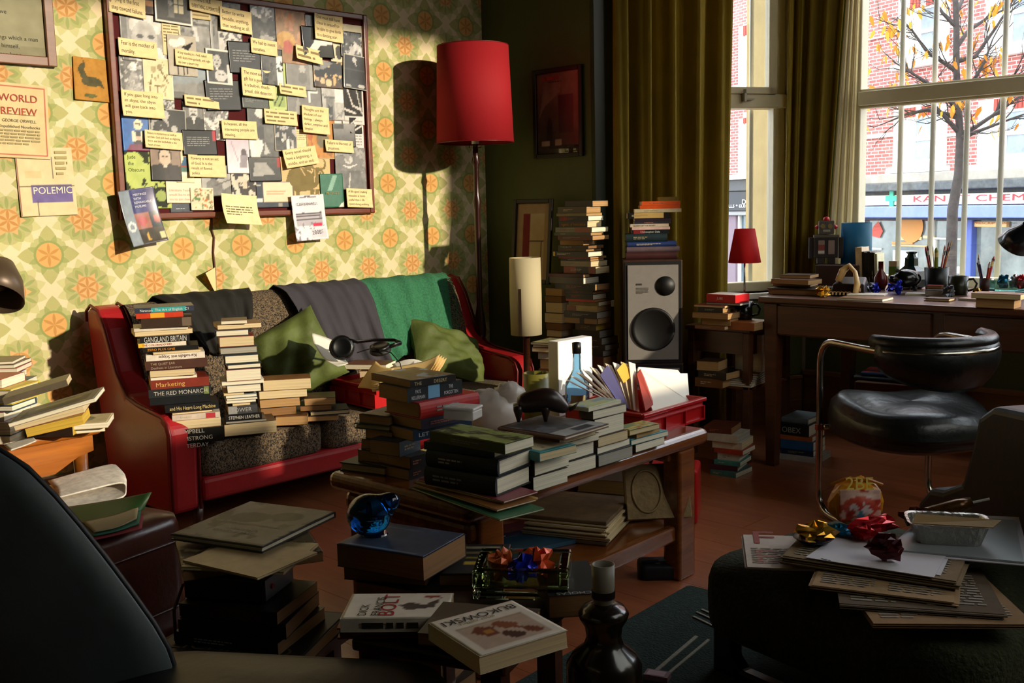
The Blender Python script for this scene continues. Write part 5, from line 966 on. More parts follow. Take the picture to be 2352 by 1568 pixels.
pic(332, 136, 394, 226, 3, -1, 'cream card with a scratchy ink drawing of two seated figures', 'dfd2ab', [('e', .35, .72, .1, .08, 'b0a27e'), ('e', .58, .78, .09, .09, 'a09270'), ('l', .6, .7, .85, .4, .02, '6a5e46'), ('l', .3, .6, .2, .2, .015, '7a6e52'), ('l', .5, .6, .45, .15, .012, '8a7e60'), ('n', 10, 8, .63, 'a89a74'), ('l', .2, .35, .7, .3, .01, '6a5e46')], .05, (.003, 'efe8d4'), m=PRINT)
pic(393, 151, 479, 226, 2, 0, 'misty grey hill landscape postcard in the second column', (gy(.45), '8fa0ac'), [('p', [(0, 0), (0, .4), (.35, .42), (.6, .5), (.75, .42), (1, .5), (1, 0)], gy(.5)), ('p', [(0, 0), (0, .22), (.4, .18), (.6, 0)], gy(.34)), ('e', .85, .32, .2, .2, gy(.42))], .08)
pic(475, 116, 530, 192, 4, -1, 'white-bordered photograph of a couple pressing their heads together', gy(.15), face(.42, .66, .16, gy(.7), gy(.12), gy(.2), asp=1.2)+[('e', .55, .25, .24, .17, gy(.75)), ('e', .5, .28, .05, .03, gy(.2)), ('e', .62, .28, .05, .03, gy(.2)), ('r', .8, 0, 1, .6, gy(.8))], .1, WB, .006)
black(527, 100, 601, 166, 5, 2, 'black quote card with red corner below the lampshade photograph', ('r', .88, .8, 1, 1, 'a02028')); black(474, 187, 550, 252, 6, 3, 'plain black quote card beside the landscape postcard')
pic(370, 224, 400, 252, 2, 0, 'tiny grey photograph peeping out under the abyss slip', gy(.3), [('n', 6, 3, .5, gy(.7))])
pic(283, 264, 345, 347, 3, 0, 'bright blue card with a painted skeleton soldier', '1f5fa8', [('p', [(.1, 0), (.25, .2), (.75, .2), (1, 0)], '6a1a40'), ('e', .55, .72, .15, .14, 'd8d0b0'), ('e', .5, .74, .04, .03, '2a2418'), ('e', .6, .74, .04, .03, '2a2418'), ('p', [(.5, .86), (.55, 1), (.62, .88)], '16140f'), ('p', [(.35, .2), (.4, .56), (.7, .56), (.78, .2)], '1a1a22'), ('p', [(.35, .25), (.33, .55), (.42, .55), (.5, .3)], 'd8d0b8'), ('p', [(.62, .3), (.64, .55), (.72, .55), (.74, .2)], 'd8d0b8'), ('e', .55, .36, .1, .05, 'd0a890')], .06)
pic(343, 252, 425, 312, 4, -2, 'white-bordered dark photograph of a bearded person writing', gy(.06), [('e', .42, .78, .13, .17, gy(.72)), ('p', [(.35, .7), (.55, .3), (.5, .7)], gy(.66)), ('p', [(.02, .1), (.08, .6), (.25, .7), (.4, .1)], gy(.62)), ('p', [(.08, .1), (.15, .5), (.3, .55), (.36, .1)], gy(.1)), ('e', .68, .28, .08, .14, gy(.7)), ('l', .5, .1, .95, .16, .02, gy(.6)), ('l', .3, .2, .65, .12, .03, gy(.6))], .08, (.004, 'dcd8cc'))
pic(422, 236, 472, 300, 2, 0, 'grey portrait photograph of a bald person with moustache', gy(.45), face(.45, .66, .2, gy(.78), gy(.5), gy(.12), asp=1.1)+[('e', .45, .56, .14, .035, gy(.2)), ('e', .45, .86, .2, .12, gy(.8))], .1)
pic(470, 248, 524, 322, 2, 0, 'grey photograph of blossom on a tree', gy(.45), [('n', 8, 5, .5, gy(.82)), ('n', 6, 9, .6, gy(.2))], .15)
black(421, 300, 496, 356, 6, 1, 'black quote card with red tab above the poverty slip', ('r', .87, .55, 1, 1, 'b02430'))
pic(293, 347, 386, 480, 3, 0, 'lime green book jacket card with scratchy black drawing, lower left', 'b7c46c', [('p', [(.45, 1), (.75, .7), (.9, 1)], '8a9a5a'), ('n', 6, 4, .6, '2a3018'), ('p', [(.55, 0), (.6, .35), (1, .4), (1, .08)], '23281a'), ('e', .78, .22, .12, .1, '9aa860'), ('r', .75, .02, .9, .08, '23281a')], .05, m=PRINT, text='Jude/the/Obscure/ / /by/Thomas/ ', tcol='2f3a1c', tfrac=.55)
pic(348, 336, 413, 416, 4, -1, 'portrait photograph of a dark-haired person in suit and tie', '8a7464', face(.48, .68, .2, 'c9b09a', '1c1512', '1c1613', 'cfc4b4', 1.15)+[('p', [(.44, 0), (.46, .38), (.54, .38), (.58, 0)], '2a211c')], .06)
pic(406, 338, 442, 420, 3, -1, 'cream card with a tall colourful pyramid drawing', 'e2d6b4', [('p', [(.1, .2), (.55, .85), (.95, .2)], '5a7a72'), ('p', [(.3, .5), (.55, .85), (.75, .5)], '4a6a8a'), ('r', .25, .45, .8, .5, 'b0503a'), ('p', [(.45, .75), (.55, .88), (.65, .75)], 'd09a2c'), ('r', .3, .18, .75, .3, 'e8e2d0')], .06, m=PRINT)
paper(392, 462, 441, 488, 2, 0, 'slate grey card at bottom of the board under the invitation', plain('565b64'), dash=(.25, .25, .8, .4, 1, 'c9c9c9'))
paper(383, 408, 464, 467, 4, -1, 'cream invitation card printed in pale red near the bottom', plain('ecdcc0'), text=' / /Literature Team/would like to invite/you to join them', tcol='c98a78', curl=.004)
pic(439, 431, 489, 483, 6, -1, 'small square card with a busy pale cartoon map', 'd9cfae', [('n', 9, 2, .56, '8a7a5c'), ('n', 9, 14, .64, 'c0703a'), ('n', 8, 21, .66, '6a8a5a')], .08, (.003, 'e8e0cc'), m=PRINT)
pic(464, 380, 537, 452, 3, 0, 'pale grey photograph of a crouching figure holding a rifle', gy(.66), [('e', .4, .68, .15, .16, gy(.25)), ('e', .38, .74, .06, .06, gy(.75)), ('p', [(.1, 0), (.15, .45), (.35, .6), (.6, .4), (.7, 0)], gy(.45)), ('l', .4, .35, .98, .6, .02, gy(.35)), ('p', [(.6, .2), (.98, .4), (.98, 0), (.6, 0)], gy(.4))], .1)
pic(523, 318, 575, 398, 5, 0, 'lilac white photograph of a silhouetted angler', ('e4e0e6', 'c4b4c0'), [('l', .2, .9, .45, .35, .02, 'b09aa8'), ('p', [(.5, .15), (.55, .5), (.7, .66), (.85, .55), (.8, .15)], '8f8790'), ('e', .7, .6, .12, .1, '5a5058')], .04, (.003, 'f2f0f0'))
pic(533, 398, 587, 457, 4, 0, 'dark photograph of stage performers in light costumes', '2a211c', [('p', [(.45, .4), (.5, .9), (.6, .9), (.62, .4)], 'c9b8a0'), ('e', .55, .92, .07, .07, 'd8c8b0'), ('n', 5, 7, .56, 'd0c4b0'), ('p', [(.1, .05), (.2, .4), (.3, .4), (.4, .05)], 'cfc4b4')], .1)
pic(577, 14, 631, 92, 4, 0, 'dark photograph of a big white oval lampshade, top row', gy(.22), [('e', .48, .78, .44, .16, gy(.8)), ('n', 5, 5, .55, gy(.4)), ('e', .6, .1, .3, .07, gy(.6)), ('r', .92, 0, 1, 1, gy(.05))], .12)
pic(633, 24, 701, 143, 2, 0, 'faded pink and brown painting reproduction, top row', ('a08068', '9a8474'), [('n', 4, 3, .52, 'b89078'), ('e', .35, .42, .28, .16, 'c09a6a'), ('e', .4, .3, .15, .12, 'b8706a'), ('e', .5, .85, .05, .06, 'c0805a'), ('p', [(.45, .6), (.5, .8), (.6, .6)], 'c09080')], .1, m=PRINT)
pic(701, 35, 724, 66, 2, 0, 'narrow slate card in the top row beside dancing star slip', '3c3d42', [], .04)
pic(760, 60, 831, 155, 1, 0, 'tall pale printed sheet behind the top right cards', 'd6ccb0', [('e', .25, .35, .1, .16, gy(.3)), ('r', .42, 0, 1, .6, 'c4bcb4')], .05, m=PRINT, text='Lovers of/the Earth/ / / / / / ', tfrac=.5, tcol='9a8a6c')
pic(783, 76, 830, 130, 3, 0, 'black and white photograph of horses among trees', gy(.3), [('n', 6, 6, .56, gy(.12)), ('p', [(.3, 0), (.4, .3), (.7, .6), (1, .4), (1, 0)], gy(.75)), ('p', [(.6, .1), (.7, .3), (.95, .2), (.9, 0)], gy(.35)), ('n', 5, 11, .64, gy(.7))], .15)
pic(694, 66, 762, 129, 4, 2, 'glossy black card catching a white streak of glare', gy(.06), [('p', [(.05, .05), (.35, .45), (.55, .8), (1, .85), (1, .45), (.6, .4), (.3, .05)], gy(.86))], .04, curl=.012)  # pale polygon paints the glare into the card's colour
pic(600, 114, 647, 195, 4, -1, 'curled glossy dark photograph beside the essential gift slip', gy(.3), [('r', .72, 0, 1, .9, gy(.9)), ('n', 5, 4, .58, gy(.12)), ('r', 0, .82, 1, 1, gy(.2))], .12, curl=.012)
pic(615, 143, 661, 257, 1, 0, 'pale lime green leaflet with a small drawing', 'bccb86', [('r', .25, .1, .8, .36, '9cae74'), ('l', .3, .15, .5, .32, .02, '4a5a3a'), ('l', .5, .12, .7, .3, .02, '4a5a3a'), ('r', .75, .02, .9, .07, '3a4a2c')], .04, m=PRINT)
pic(658, 130, 723, 205, 2, 0, 'foggy grey photograph of a lone pale figure', gy(.5), [('e', .55, .6, .1, .12, gy(.68)), ('e', .55, .36, .16, .16, gy(.44)), ('r', .78, 0, 1, 1, gy(.6))], .06)
pic(660, 198, 741, 262, 2, 0, 'grey photograph of a candle and pale hand', gy(.48), [('r', .6, .4, .65, .85, gy(.9)), ('e', .75, .78, .1, .06, gy(.88)), ('e', .85, .1, .15, .12, gy(.85)), ('p', [(.2, 0), (.3, .7), (.4, 0)], gy(.6))], .06)
pic(721, 143, 786, 200, 4, 0, 'dark colour photograph of a candlelit crowd', gy(.1), [('n', 6, 4, .6, 'c9a878'), ('p', [(.0, .1), (.2, .4), (.8, .35), (1, .05), (1, 0), (0, 0)], '4a3826'), ('n', 8, 9, .56, 'b89a70') if False else ('e', .3, .25, .08, .12, 'd0b088'), ('e', .5, .2, .1, .14, 'd8b88c'), ('e', .7, .3, .05, .2, 'd0a870'), ('e', .12, .3, .05, .08, 'c0a080'), ('p', [(.0, .6), (0, 1), (.7, .95), (.4, .7)], gy(.5))], .08)
pic(741, 198, 788, 275, 3, 1, 'pale photograph of a ruined stone doorway', gy(.7), [('r', .2, 0, .55, .62, gy(.5)), ('r', .28, 0, .46, .45, gy(.25)), ('r', .12, .62, .62, .68, gy(.4)), ('n', 7, 5, .6, gy(.5)), ('r', .6, .5, 1, 1, gy(.88))], .1)
pic(786, 200, 833, 285, 2, 0, 'black and white woodcut of swirling shapes on white card', 'd8d2cc', [('r', .05, .22, .92, .96, gy(.2)), ('l', .3, .9, .5, .5, .03, gy(.8)), ('l', .5, .5, .85, .4, .03, gy(.8)), ('l', .1, .4, .6, .3, .03, gy(.8)), ('l', .7, .9, .9, .3, .025, gy(.75)), ('r', .1, .08, .9, .1, gy(.6))], .06, m=PRINT)
pic(790, 130, 841, 203, 6, -4, 'white-bordered dark photograph of a person in a dinner suit', gy(.14), [('e', .45, .86, .09, .08, gy(.75)), ('p', [(.3, .3), (.32, .76), (.6, .78), (.7, .3)], gy(.08)), ('p', [(.45, .78), (.5, .78), (.62, .6)], gy(.8)), ('e', .2, .08, .12, .04, gy(.7)), ('e', .75, .1, .14, .05, gy(.72)), ('r', 0, .55, 1, .57, gy(.25))], .05, (.004, 'e4e0d4'), .008)
black(556, 214, 617, 248, 3, 0, 'dark green-black printed card below the essential gift slip', None, 4, '3c4038')
pic(706, 270, 769, 364, 2, 0, 'orange and rust painting card beside the darker feelings slip', 'c08a52', [('n', 3, 6, .54, 'b06a48'), ('e', .55, .45, .22, .2, '7a7460'), ('n', 4, 12, .6, '9a7050')], .06, (.003, 'd8c8a0'), m=PRINT)
pic(572, 250, 635, 361, 3, 0, 'grey photograph of a white-clad climber clutching rope', gy(.36), [('e', .45, .9, .18, .1, gy(.85)), ('p', [(.05, .0), (.0, .55), (.3, .62), (.5, .25), (.35, 0)], gy(.86)), ('e', .42, .5, .18, .14, gy(.28)), ('p', [(.5, .05), (.55, .3), (.7, .1)], gy(.7)), ('r', .55, .3, 1, .8, gy(.42))], .1)
pic(632, 285, 680, 347, 4, -1, 'white-bordered photograph of two children running in woods', gy(.25), [('n', 7, 2, .5, gy(.7)), ('r', 0, 0, 1, .35, gy(.3)), ('p', [(.5, .05), (.55, .45), (.65, .45), (.68, .05)], gy(.85)), ('p', [(.72, .1), (.74, .4), (.82, .4), (.84, .1)], gy(.75)), ('e', .35, .4, .06, .06, gy(.8))], .1, (.004, 'e6dcc8'))
paper(678, 298, 708, 352, 2, 0, 'narrow cream printed page between children and orange card', plain('e2d0a4'), dash=(.1, .55, .9, .95, 5, 'b8a070'))
paper(768, 255, 833, 345, 1, 0, 'white printed sheet with side notes near the right frame rail', plain('d9d4d2'), dash=(.45, .05, .95, .9, 12, '9a9694'))
pic(803, 271, 830, 306, 3, 0, 'tiny striped black and white woodcut', gy(.15), [('l', .1, .3, .9, .8, .05, gy(.85)), ('l', .1, .6, .8, 1, .04, gy(.85)), ('l', .2, .1, 1, .5, .05, gy(.85)), ('e', .35, .5, .15, .1, gy(.8))], .02, m=PRINT)
pic(767, 285, 815, 337, 5, 1, 'dark grey gradient postcard above the test of greatness slip', (gy(.25), gy(.6)), [('r', 0, .75, .5, 1, gy(.3)), ('r', .1, .4, .9, .42, gy(.6)), ('r', .1, .46, .8, .48, gy(.6))], .05)
bull = [('p', [(.12, .45), (.2, .72), (.38, .82), (.52, .75), (.62, .66), (.72, .62), (.8, .5), (.72, .38), (.6, .3), (.35, .27), (.18, .33)], '7a6a3e'), ('p', [(.42, .86), (.46, .98), (.62, .96), (.64, .7), (.52, .74)], '7a6a3e'), ('e', .76, .62, .12, .17, '7a6a3e'), ('e', .68, .86, .06, .12, '7a6a3e'), ('e', .70, .88, .045, .1, 'd2b482'), ('e', .86, .86, .06, .12, '7a6a3e'), ('e', .84, .88, .045, .1, 'd2b482'), ('e', .8, .66, .035, .05, 'd2b482'), ('e', .8, .66, .018, .028, '7a6a3e'), ('l', .68, .48, .7, .74, .008, 'd2b482'), ('l', .5, .62, .42, .78, .008, 'd2b482')]+[('p', [(x, 0), (x+.01, .32), (x+.09, .32), (x+.07, 0)], '7a6a3e') for x in (.2, .3, .58, .68)]
paper(643, 362, 757, 471, 3, 0, 'tan card with a brown linocut print of a horned bull', lambda u, v: paint(u, v, 'd2b482', bull, .04, 5), 'bull_print', 'card', res=.003)
pic(573, 361, 644, 417, 5, 1, 'dark glossy postcard with red tab beside the bull print', (gy(.18), gy(.34)), [('p', [(.1, .2), (.2, .8), (.55, .75), (.8, .3)], gy(.62)), ('r', .9, .6, 1, 1, 'a03028'), ('r', .1, .45, .7, .47, gy(.75)), ('r', .1, .55, .75, .57, gy(.75))], .05)  # lighter polygon is the card's shine, painted into its colour
pic(772, 340, 838, 437, 3, 0, 'grey photograph of a garlanded statue on the right side', gy(.48), [('e', .45, .72, .13, .1, gy(.8)), ('e', .25, .9, .14, .1, gy(.35)), ('n', 7, 4, .58, gy(.62)), ('p', [(.1, 0), (.15, .45), (.8, .45), (.95, 0)], gy(.42)), ('l', .42, .05, .48, .4, .02, gy(.75)), ('p', [(.2, .6), (.45, .5), (.75, .62), (.45, .56)], gy(.85))], .1)
pic(738, 399, 787, 477, 6, 1, 'small green book jacket card reading PROPHET, lower right', '2f6a50', [('p', [(.3, .5), (.55, .95), (.75, .95), (.5, .5)], '7fa894'), ('p', [(.75, 0), (1, .2), (1, 0)], 'd8d8cc')], .05)
lettering('PROPHET', '9a8a4a', [o for o in D.objects if o.get('label', '').startswith('small green book jacket card')][0], T(-.038, -.018, .006), width=.075)
pic(586, 417, 672, 477, 3, 0, 'slate and cream printed form beside the bull print', '4a4f5a', [('r', .22, .2, 1, 1, 'ead2b4'), ('r', .02, .2, .2, .38, 'd8d8d8'), ('r', .3, .72, .7, .76, 'c9906a'), ('r', .3, .6, .8, .63, 'd0a080'), ('r', .3, .5, .75, .53, 'd0a080'), ('r', .3, .3, .5, .33, 'd0a080'), ('r', .6, .3, .95, .33, 'c0a890'), ('r', .05, .85, .18, .9, 'b8b8b8'), ('r', .6, .0, .7, .18, '9a9488')], .03, m=PRINT)
# -- typed slips on top
slip(250, -4, 332, 31, 7, -5, 'Trying is the first/step toward failure.'); slip(433, -2, 509, 25, 6, -4, 'NOTHING IS TRUE/EVERYTHING IS PERMITTED'); slip(505, 26, 576, 70, 7, -3, 'Better to write/twaddle, anything,/than nothing at all.')
slip(272, 96, 359, 128, 6, -2, 'Fear is the mother of/morality.'); slip(402, 122, 487, 152, 7, -3, 'A boy standing in a field, naked/with dusty rose-garlands, and night/sky over a desert city.', 'cream slip with three tiny lines below the girl drawing')
slip(279, 213, 373, 268, 7, -2, 'If you gaze long into/an abyss, the abyss/will gaze back into/you.', 'cream slip typed with the quotation about gazing into an abyss', curl=.014); dslip(423, 224, 502, 245, 7, -3, 2, 'long narrow cream slip under the landscape postcard')
slip(332, 303, 418, 341, 8, -3, 'Beauty is mysterious as well as/terrible. God and devil are fighting/there, and the battlefield is the/heart of man.', 'cream slip with four small lines below the writing person'); slip(433, 357, 516, 407, 7, -1, 'Poverty is not an act/of God. It is the/result of flawed/policy.', 'cream slip typed Poverty is not an act of God')
slip(722, 37, 785, 91, 7, -3, 'One must still have/chaos in oneself to/be able to give birth/to a dancing star.', 'cream slip typed with the quotation about a dancing star', curl=.014); slip(576, 94, 635, 123, 7, -3, 'We had to invent/ourselves.'); dslip(677, 113, 738, 140, 7, -7, 2, 'curled narrow slip above the foggy photograph', .018)
slip(554, 163, 630, 222, 7, -3, 'The most essential/gift for a good writer/is a built-in, shock-/proof, shit detector.', 'cream slip typed with the most essential gift quotation', curl=.014); dslip(640, 197, 702, 218, 6, -3, 2, 'narrow slip between green leaflet and candle photograph'); slip(509, 279, 589, 318, 7, 0, 'In heaven, all the/interesting people are/missing.')
dslip(606, 255, 681, 285, 6, -2, 3, 'cream slip with three faint lines above the running children', .014); slip(693, 246, 753, 306, 7, -3, 'Thoughts are the/shadows of our/feelings - always/darker, emptier and/simpler.', curl=.018); slip(746, 323, 810, 349, 6, -2, 'Failure is the test of/greatness.')
slip(650, 340, 727, 381, 7, 8, 'Every novel should/have a beginning, a/middle, and an end.', curl=.018); slip(795, 433, 854, 477, 12, -2, 'A life spent making/mistakes is more/useful than a life/spent doing nothing.', 'cream slip about mistakes over the lower right frame corner', curl=.012)
# -- leaflets hanging over the lower rail
t = paper(277, 433, 361, 562, 10, 7, 'glossy purple leaflet about remarkable Muslims hanging off lower left frame', lambda u, v: paint(u, v, '6a6a78', [('r', .34, .55, 1, 1, '3f3a6c'), ('r', .34, .28, .72, .55, 'a06a58'), ('e', .52, .42, .12, .1, 'b05048'), ('r', .72, .28, 1, .55, '2a3440'), ('e', .9, .42, .08, .08, 'a04a40'), ('r', 0, 0, .34, 1, '8f9aa4'), ('e', .17, .34, .13, .09, 'd8dcdc'), ('e', .17, .34, .07, .05, '8f9aa4'), ('r', .34, 0, 1, .28, '4a443c'), ('p', [(.5, .05), (.55, .25), (.6, .05)], 'c9a050'), ('r', .86, .05, .98, .18, 'd8d0a0')], .08, 4), 'leaflet', 'leaflet', 'leaflets hanging off the pinboard', m=GLOSS, curl=.05)
lettering(['MEETINGS', 'WITH', 'REMARKABLE', 'MUSLIMS'], 'dcdce4', t, T(-.018, .083, .016), width=.075, lead=1.35)
paper(501, 446, 587, 516, 10, -4, 'torn cream typed note curling off the lower frame rail', plain('e8d8a6'), 'torn_note', 'note', 'leaflets hanging off the pinboard', dash=(.12, .28, .9, .62, 4, '6a5c40'), curl=.05)
t = paper(672, 447, 743, 553, 10, 2, 'white festival leaflet headed CLERKENWELL hanging below the board', lambda u, v: paint(u, v, 'e2dde2', [('r', .1, .32, .9, .6, 'b0aab2'), ('n', 8, 4, .6, '8a8690'), ('r', .02, .64, .98, .98, 'e2dde2'), ('r', .6, .3, .88, .36, 'c83a58'), ('p', [(.2, .93), (.5, .99), (.9, .93), (.5, .95)], '6a666c'), ('r', .1, .45, .9, .47, '3a3840'), ('r', .1, .52, .85, .54, '3a3840'), ('r', .1, .58, .9, .6, '3a3840'), ('r', .5, .05, .95, .25, 'd0cad2')], .05, 9), 'leaflet', 'leaflet', 'leaflets hanging off the pinboard', curl=.03)
lettering('CLERKENWELL', '4a4850', t, T(-.065, .057, .012), width=.115); lettering('2005', '7a767c', t, T(.01, -.075, .026), width=.05)
# ------------------------------------------------------------------ papers directly on the wall
def frame_wood(): return wood('oak_frame', '5a3420', '7a4a2c', .4, .7, 0, .3)
a = onplane(-140, 133, 0, .02); c = onplane(115, -60, 0, .02)
t = framed('framed_text', 'wood-framed typed text at the top left corner', c.y-a.y, c.z-a.z, lambda u, v: paint(u, v, '8f8a6c', [('r', .0, .0, 1, .12, '827c60')], .05, 3), (.001, (a.y+c.y)/2, (a.z+c.z)/2), WALLROT, .034, frame_wood(), glass=False, depth_=.024)
w_, h_ = c.y-a.y, c.z-a.z
lettering(['to say about them, but', 'the martyrs and', 'those whom they have', 'to burn at wrath.', '', 'there are some things which a man', 'cannot tell even to himself,', 'and every decent man has a'], '33301f', t, T(-w_/2+.05, h_/2-.10, .0105), width=w_-.11, lead=1.5)
t = paper(-60, 195, 105, 361, 2, -2, 'cream magazine cover headed WORLD REVIEW with red double border', lambda u, v: paint(u, v, 'd2bd8c', [('r', .03, .03, .97, .97, 'b03c34'), ('r', .055, .045, .945, .955, 'd2bd8c'), ('r', .075, .06, .925, .94, 'b03c34'), ('r', .085, .07, .915, .93, 'd2bd8c')], .05, 2), 'magazine_cover', 'print', 'covers pinned to the flowered wall', x=.004, curl=.006, res=.004)
w_ = onplane(105, 300, 0, .004).y-onplane(-60, 300, 0, .004).y
lettering(['WORLD', 'REVIEW'], 'a8402c', t, T(.03, .07, .004), width=.14, align='c', lead=1.35); lettering(['GEORGE ORWELL', 'Unpublished Notebooks'], '6a6448', t, T(.03, -.005, .004), width=.15, align='c', lead=1.5); dashes(t, T(-.06, -.09, .006), .18, .06, 5, '9a8c60'); MB().box(-.03, .022, .004, .09, .0232, .0045).build('rule', flat('8a7a50'), t)
t = paper(46, 340, 165, 497, 0, 1, 'cream journal cover headed POLEMIC with a purple band', lambda u, v: paint(u, v, 'd8c498', [('r', .22, .2, .94, .46, '6a5c92'), ('r', 0, .425, 1, .435, '5a5048'), ('r', .3, 0, .315, .22, '5a5048'), ('r', .62, .55, .635, .86, '5a5048'), ('r', .0, 0, .02, 1, '8a3a34'), ('r', .14, .56, .42, .66, 'cdb888')], .05, 6), 'journal_cover', 'print', 'covers pinned to the flowered wall', x=.0022, curl=.006, res=.0035)
lettering('POLEMIC', 'e8dcc0', t, T(-.055, -.045, .0045), width=.15); lettering('7', '9a3028', t, T(.085, -.125, .004), size=.02); dashes(t, T(.04, .02, .0045), .05, .1, 5, 'a89868')
pic2 = paper(172, 137, 247, 230, 0, -2, 'ochre card with a dark hare drawing beside the board', lambda u, v: paint(u, v, 'b07a24', [('e', .5, .45, .28, .12, '4a4420'), ('p', [(.22, .5), (.12, .72), (.2, .85), (.34, .9), (.3, .7), (.4, .55)], '4a4420'), ('p', [(.28, .85), (.25, 1), (.32, .88)], '4a4420'), ('e', .45, .12, .18, .05, '5a5a28'), ('p', [(.65, .4), (.85, .3), (.8, .42)], '4a4420')], .08, 5), 'hare_card', 'card', 'covers pinned to the flowered wall', x=.003, curl=.008, res=.004)
cr = thing('cable', 'thin brown cable running down wall below the board', 'cable', onplane(487, 500, 0, .006)); cp = [onplane(x, y, 0, .006) for x, y in ((486, 492), (487, 530), (492, 545), (490, 580), (494, 620), (496, 690), (500, 760))]; o0 = cp[0]
cr.location = o0; MB().tube([p-o0 for p in cp], .004, 8).build('flex', mat('brown_flex', '5a3018', .5), cr, smooth=True)
t = thing('paper_flap', 'small folded cream paper hooked behind the wall cable', 'paper', onplane(486, 640, 0, .02)); o0 = t.location
MB().add([onplane(x, y, 0, d)-o0 for x, y, d in ((472, 627, .06), (494, 614, .012), (497, 676, .012), (488, 660, .03))], [(0, 3, 2, 1)]).build('sheet', flat('e6cc94'), t, solid=.001)
# ================================================================== SMALL THINGS ON SOFA, COFFEE TABLE, SIDE TABLE AND DESK
PLR = mat('red_plastic', 'b01418', .3, coat=.2); BKP = mat('black_plastic', '0b0b0c', .35); CLG = mat('clear_glass', 'eaf4f2', .02, trans=1.0, ior=1.45)
def crumple(b, c, r, seed, n=12, m=8, amp=.35, M=None):
    rn = random.Random(seed); k = MB().ball((0, 0, 0), 1, n, m); v = []
    for p in k.v: s_ = 1+amp*rn.uniform(-1, 1); v.append((c[0]+p[0]*r[0]*s_, c[1]+p[1]*r[1]*s_, c[2]+max(-r[2], p[2]*r[2]*s_)))
    return b.add(v, k.f, M)
def crumpled(name, label, cat, m, loc, r, seed, rz=0, group=None, amp=.35, n=12):
    t = thing(name, label, cat, (loc[0], loc[1], loc[2]), rz, group); crumple(MB(), (0, 0, r[2]), r, seed, n, 8, amp).build('wrapper', m, t); return t
def lathed(name, label, cat, m, loc, prof, n=28, part='body', group=None):
    t = thing(name, label, cat, loc, 0, group); MB().lathe(prof, n).build(part, m, t, smooth=n > 10); return t
def cup(name, label, m, inner, loc, r, h, hand=None, group=None, taper=.95, cat='mug'):
    t = thing(name, label, cat, loc, 0, group); MB().lathe([(r*taper*.9, 0), (r*taper, .004), (r, h), (r-.004, h), (r*taper-.004, .006), (0, .006)], 32).build('body', m, t, smooth=True)
    if hand is not None:
        o = MB().tube([(r*.95, 0, h*.82), (r+.018, 0, h*.86), (r+.032, 0, h*.6), (r+.024, 0, h*.3), (r*.95, 0, h*.2)], .005, 8).build('handle', m, t, smooth=True); o.rotation_euler.z = hand
    return t
def crate(name, label, loc, rz, L, W, h, panels=3):
    t = thing(name, label, 'crate', loc, rz); b = MB(); k = .006
    b.box(0, 0, 0, L, W, k).box(0, 0, k, L, k, h).box(0, W-k, k, L, W, h).box(0, k, k, k, W-k, h).box(L-k, k, k, L, W-k, h); b.build('body', PLR, t)
    MB().box(-.010, -.010, h-.012, L+.01, .0, h).box(-.01, W, h-.012, L+.01, W+.01, h).box(-.01, 0, h-.012, 0, W, h).box(L, 0, h-.012, L+.01, W, h).build('rim', PLR, t, bevel=.003)
    MB().box(0, -.008, h*.62, L, 0, h*.66).box(0, -.008, 0, L, 0, .006).build('ledge', PLR, t)
    for i in range(panels+1): MB().box(i*(L-.006)/panels, -.009, 0, i*(L-.006)/panels+.006, 0, h*.66).build('rib', PLR, t)
    return t
def leaf(name, label, cat, m, pts, group=None, th=.0012, n=10):
    """a sheet of paper through a 3x? net of points (rows), smoothed"""
    R_ = [[Vector(p) for p in row] for row in pts]; o0 = R_[0][0].copy(); t = thing(name, label, cat, o0, 0, group)
    def cat1(P, s_):
        k = s_*(len(P)-1); i = min(int(k), len(P)-2); u = k-i; p0, p1, p2, p3 = P[max(i-1, 0)], P[i], P[i+1], P[min(i+2, len(P)-1)]
        return .5*((2*p1)+(p2-p0)*u+(2*p0-5*p1+4*p2-p3)*u*u+(3*p1-p0-3*p2+p3)*u**3)
    MB().grid(n, n, lambda u, v: tuple(cat1([cat1(r, u) for r in R_], v)-o0)).build('sheet', m, t, smooth=True, solid=th); return t
# ---- sofa: red crate with books, papers and headphones
sc = at(868, 940, .352); crate('plastic_crate', 'low red plastic crate of books and papers on the sofa seat', (sc.x-.34, sc.y+.02, .352), rad(-4), .34, .30, .095, 3); SX = Vector((sc.x, sc.y, 0))
PAPW = mat('white_paper', 'e9e4d8', .8); PAPC = mat('manila_paper', 'd9b878', .8); PAPY = mat('yellow_envelope', 'e0aa30', .8)
book('thick tan book with bare page edges in the sofa crate', (sc.x-.19, sc.y+.06, .40), rad(40), .17, .12, .085, '8a6234', 'f', 'c')
book('brown book lying under the headphones in the sofa crate', (sc.x-.26, sc.y+.03, .49), rad(32), .19, .13, .022, '6a4020', 'f', 'w')
book('orange-brown book slumped low in the sofa crate', (sc.x-.27, sc.y+.04, .40), rad(5), .13, .2, .035, '6a3c18', 'f', 't', rot=(0, rad(-14), rad(12)))
leaf('document', 'white sheet curling up behind the headphones', 'paper', PAPW, [[dpt(716, 764, 4.25), dpt(722, 790, 4.2), dpt(745, 824, 4.12), dpt(775, 842, 4.05)], [dpt(750, 775, 4.28), dpt(756, 800, 4.22), dpt(775, 828, 4.15), dpt(790, 838, 4.05)], [dpt(782, 790, 4.3), dpt(785, 808, 4.25), dpt(795, 828, 4.2), dpt(800, 834, 4.1)]])
leaf('envelope', 'manila envelope flap standing up in the sofa crate', 'paper', PAPC, [[dpt(822, 890, 4.02), dpt(838, 862, 4.02), dpt(862, 828, 4.03)], [dpt(845, 892, 3.98), dpt(862, 865, 3.98), dpt(880, 842, 3.99)], [dpt(862, 896, 3.95), dpt(880, 872, 3.95), dpt(905, 846, 3.96)]])
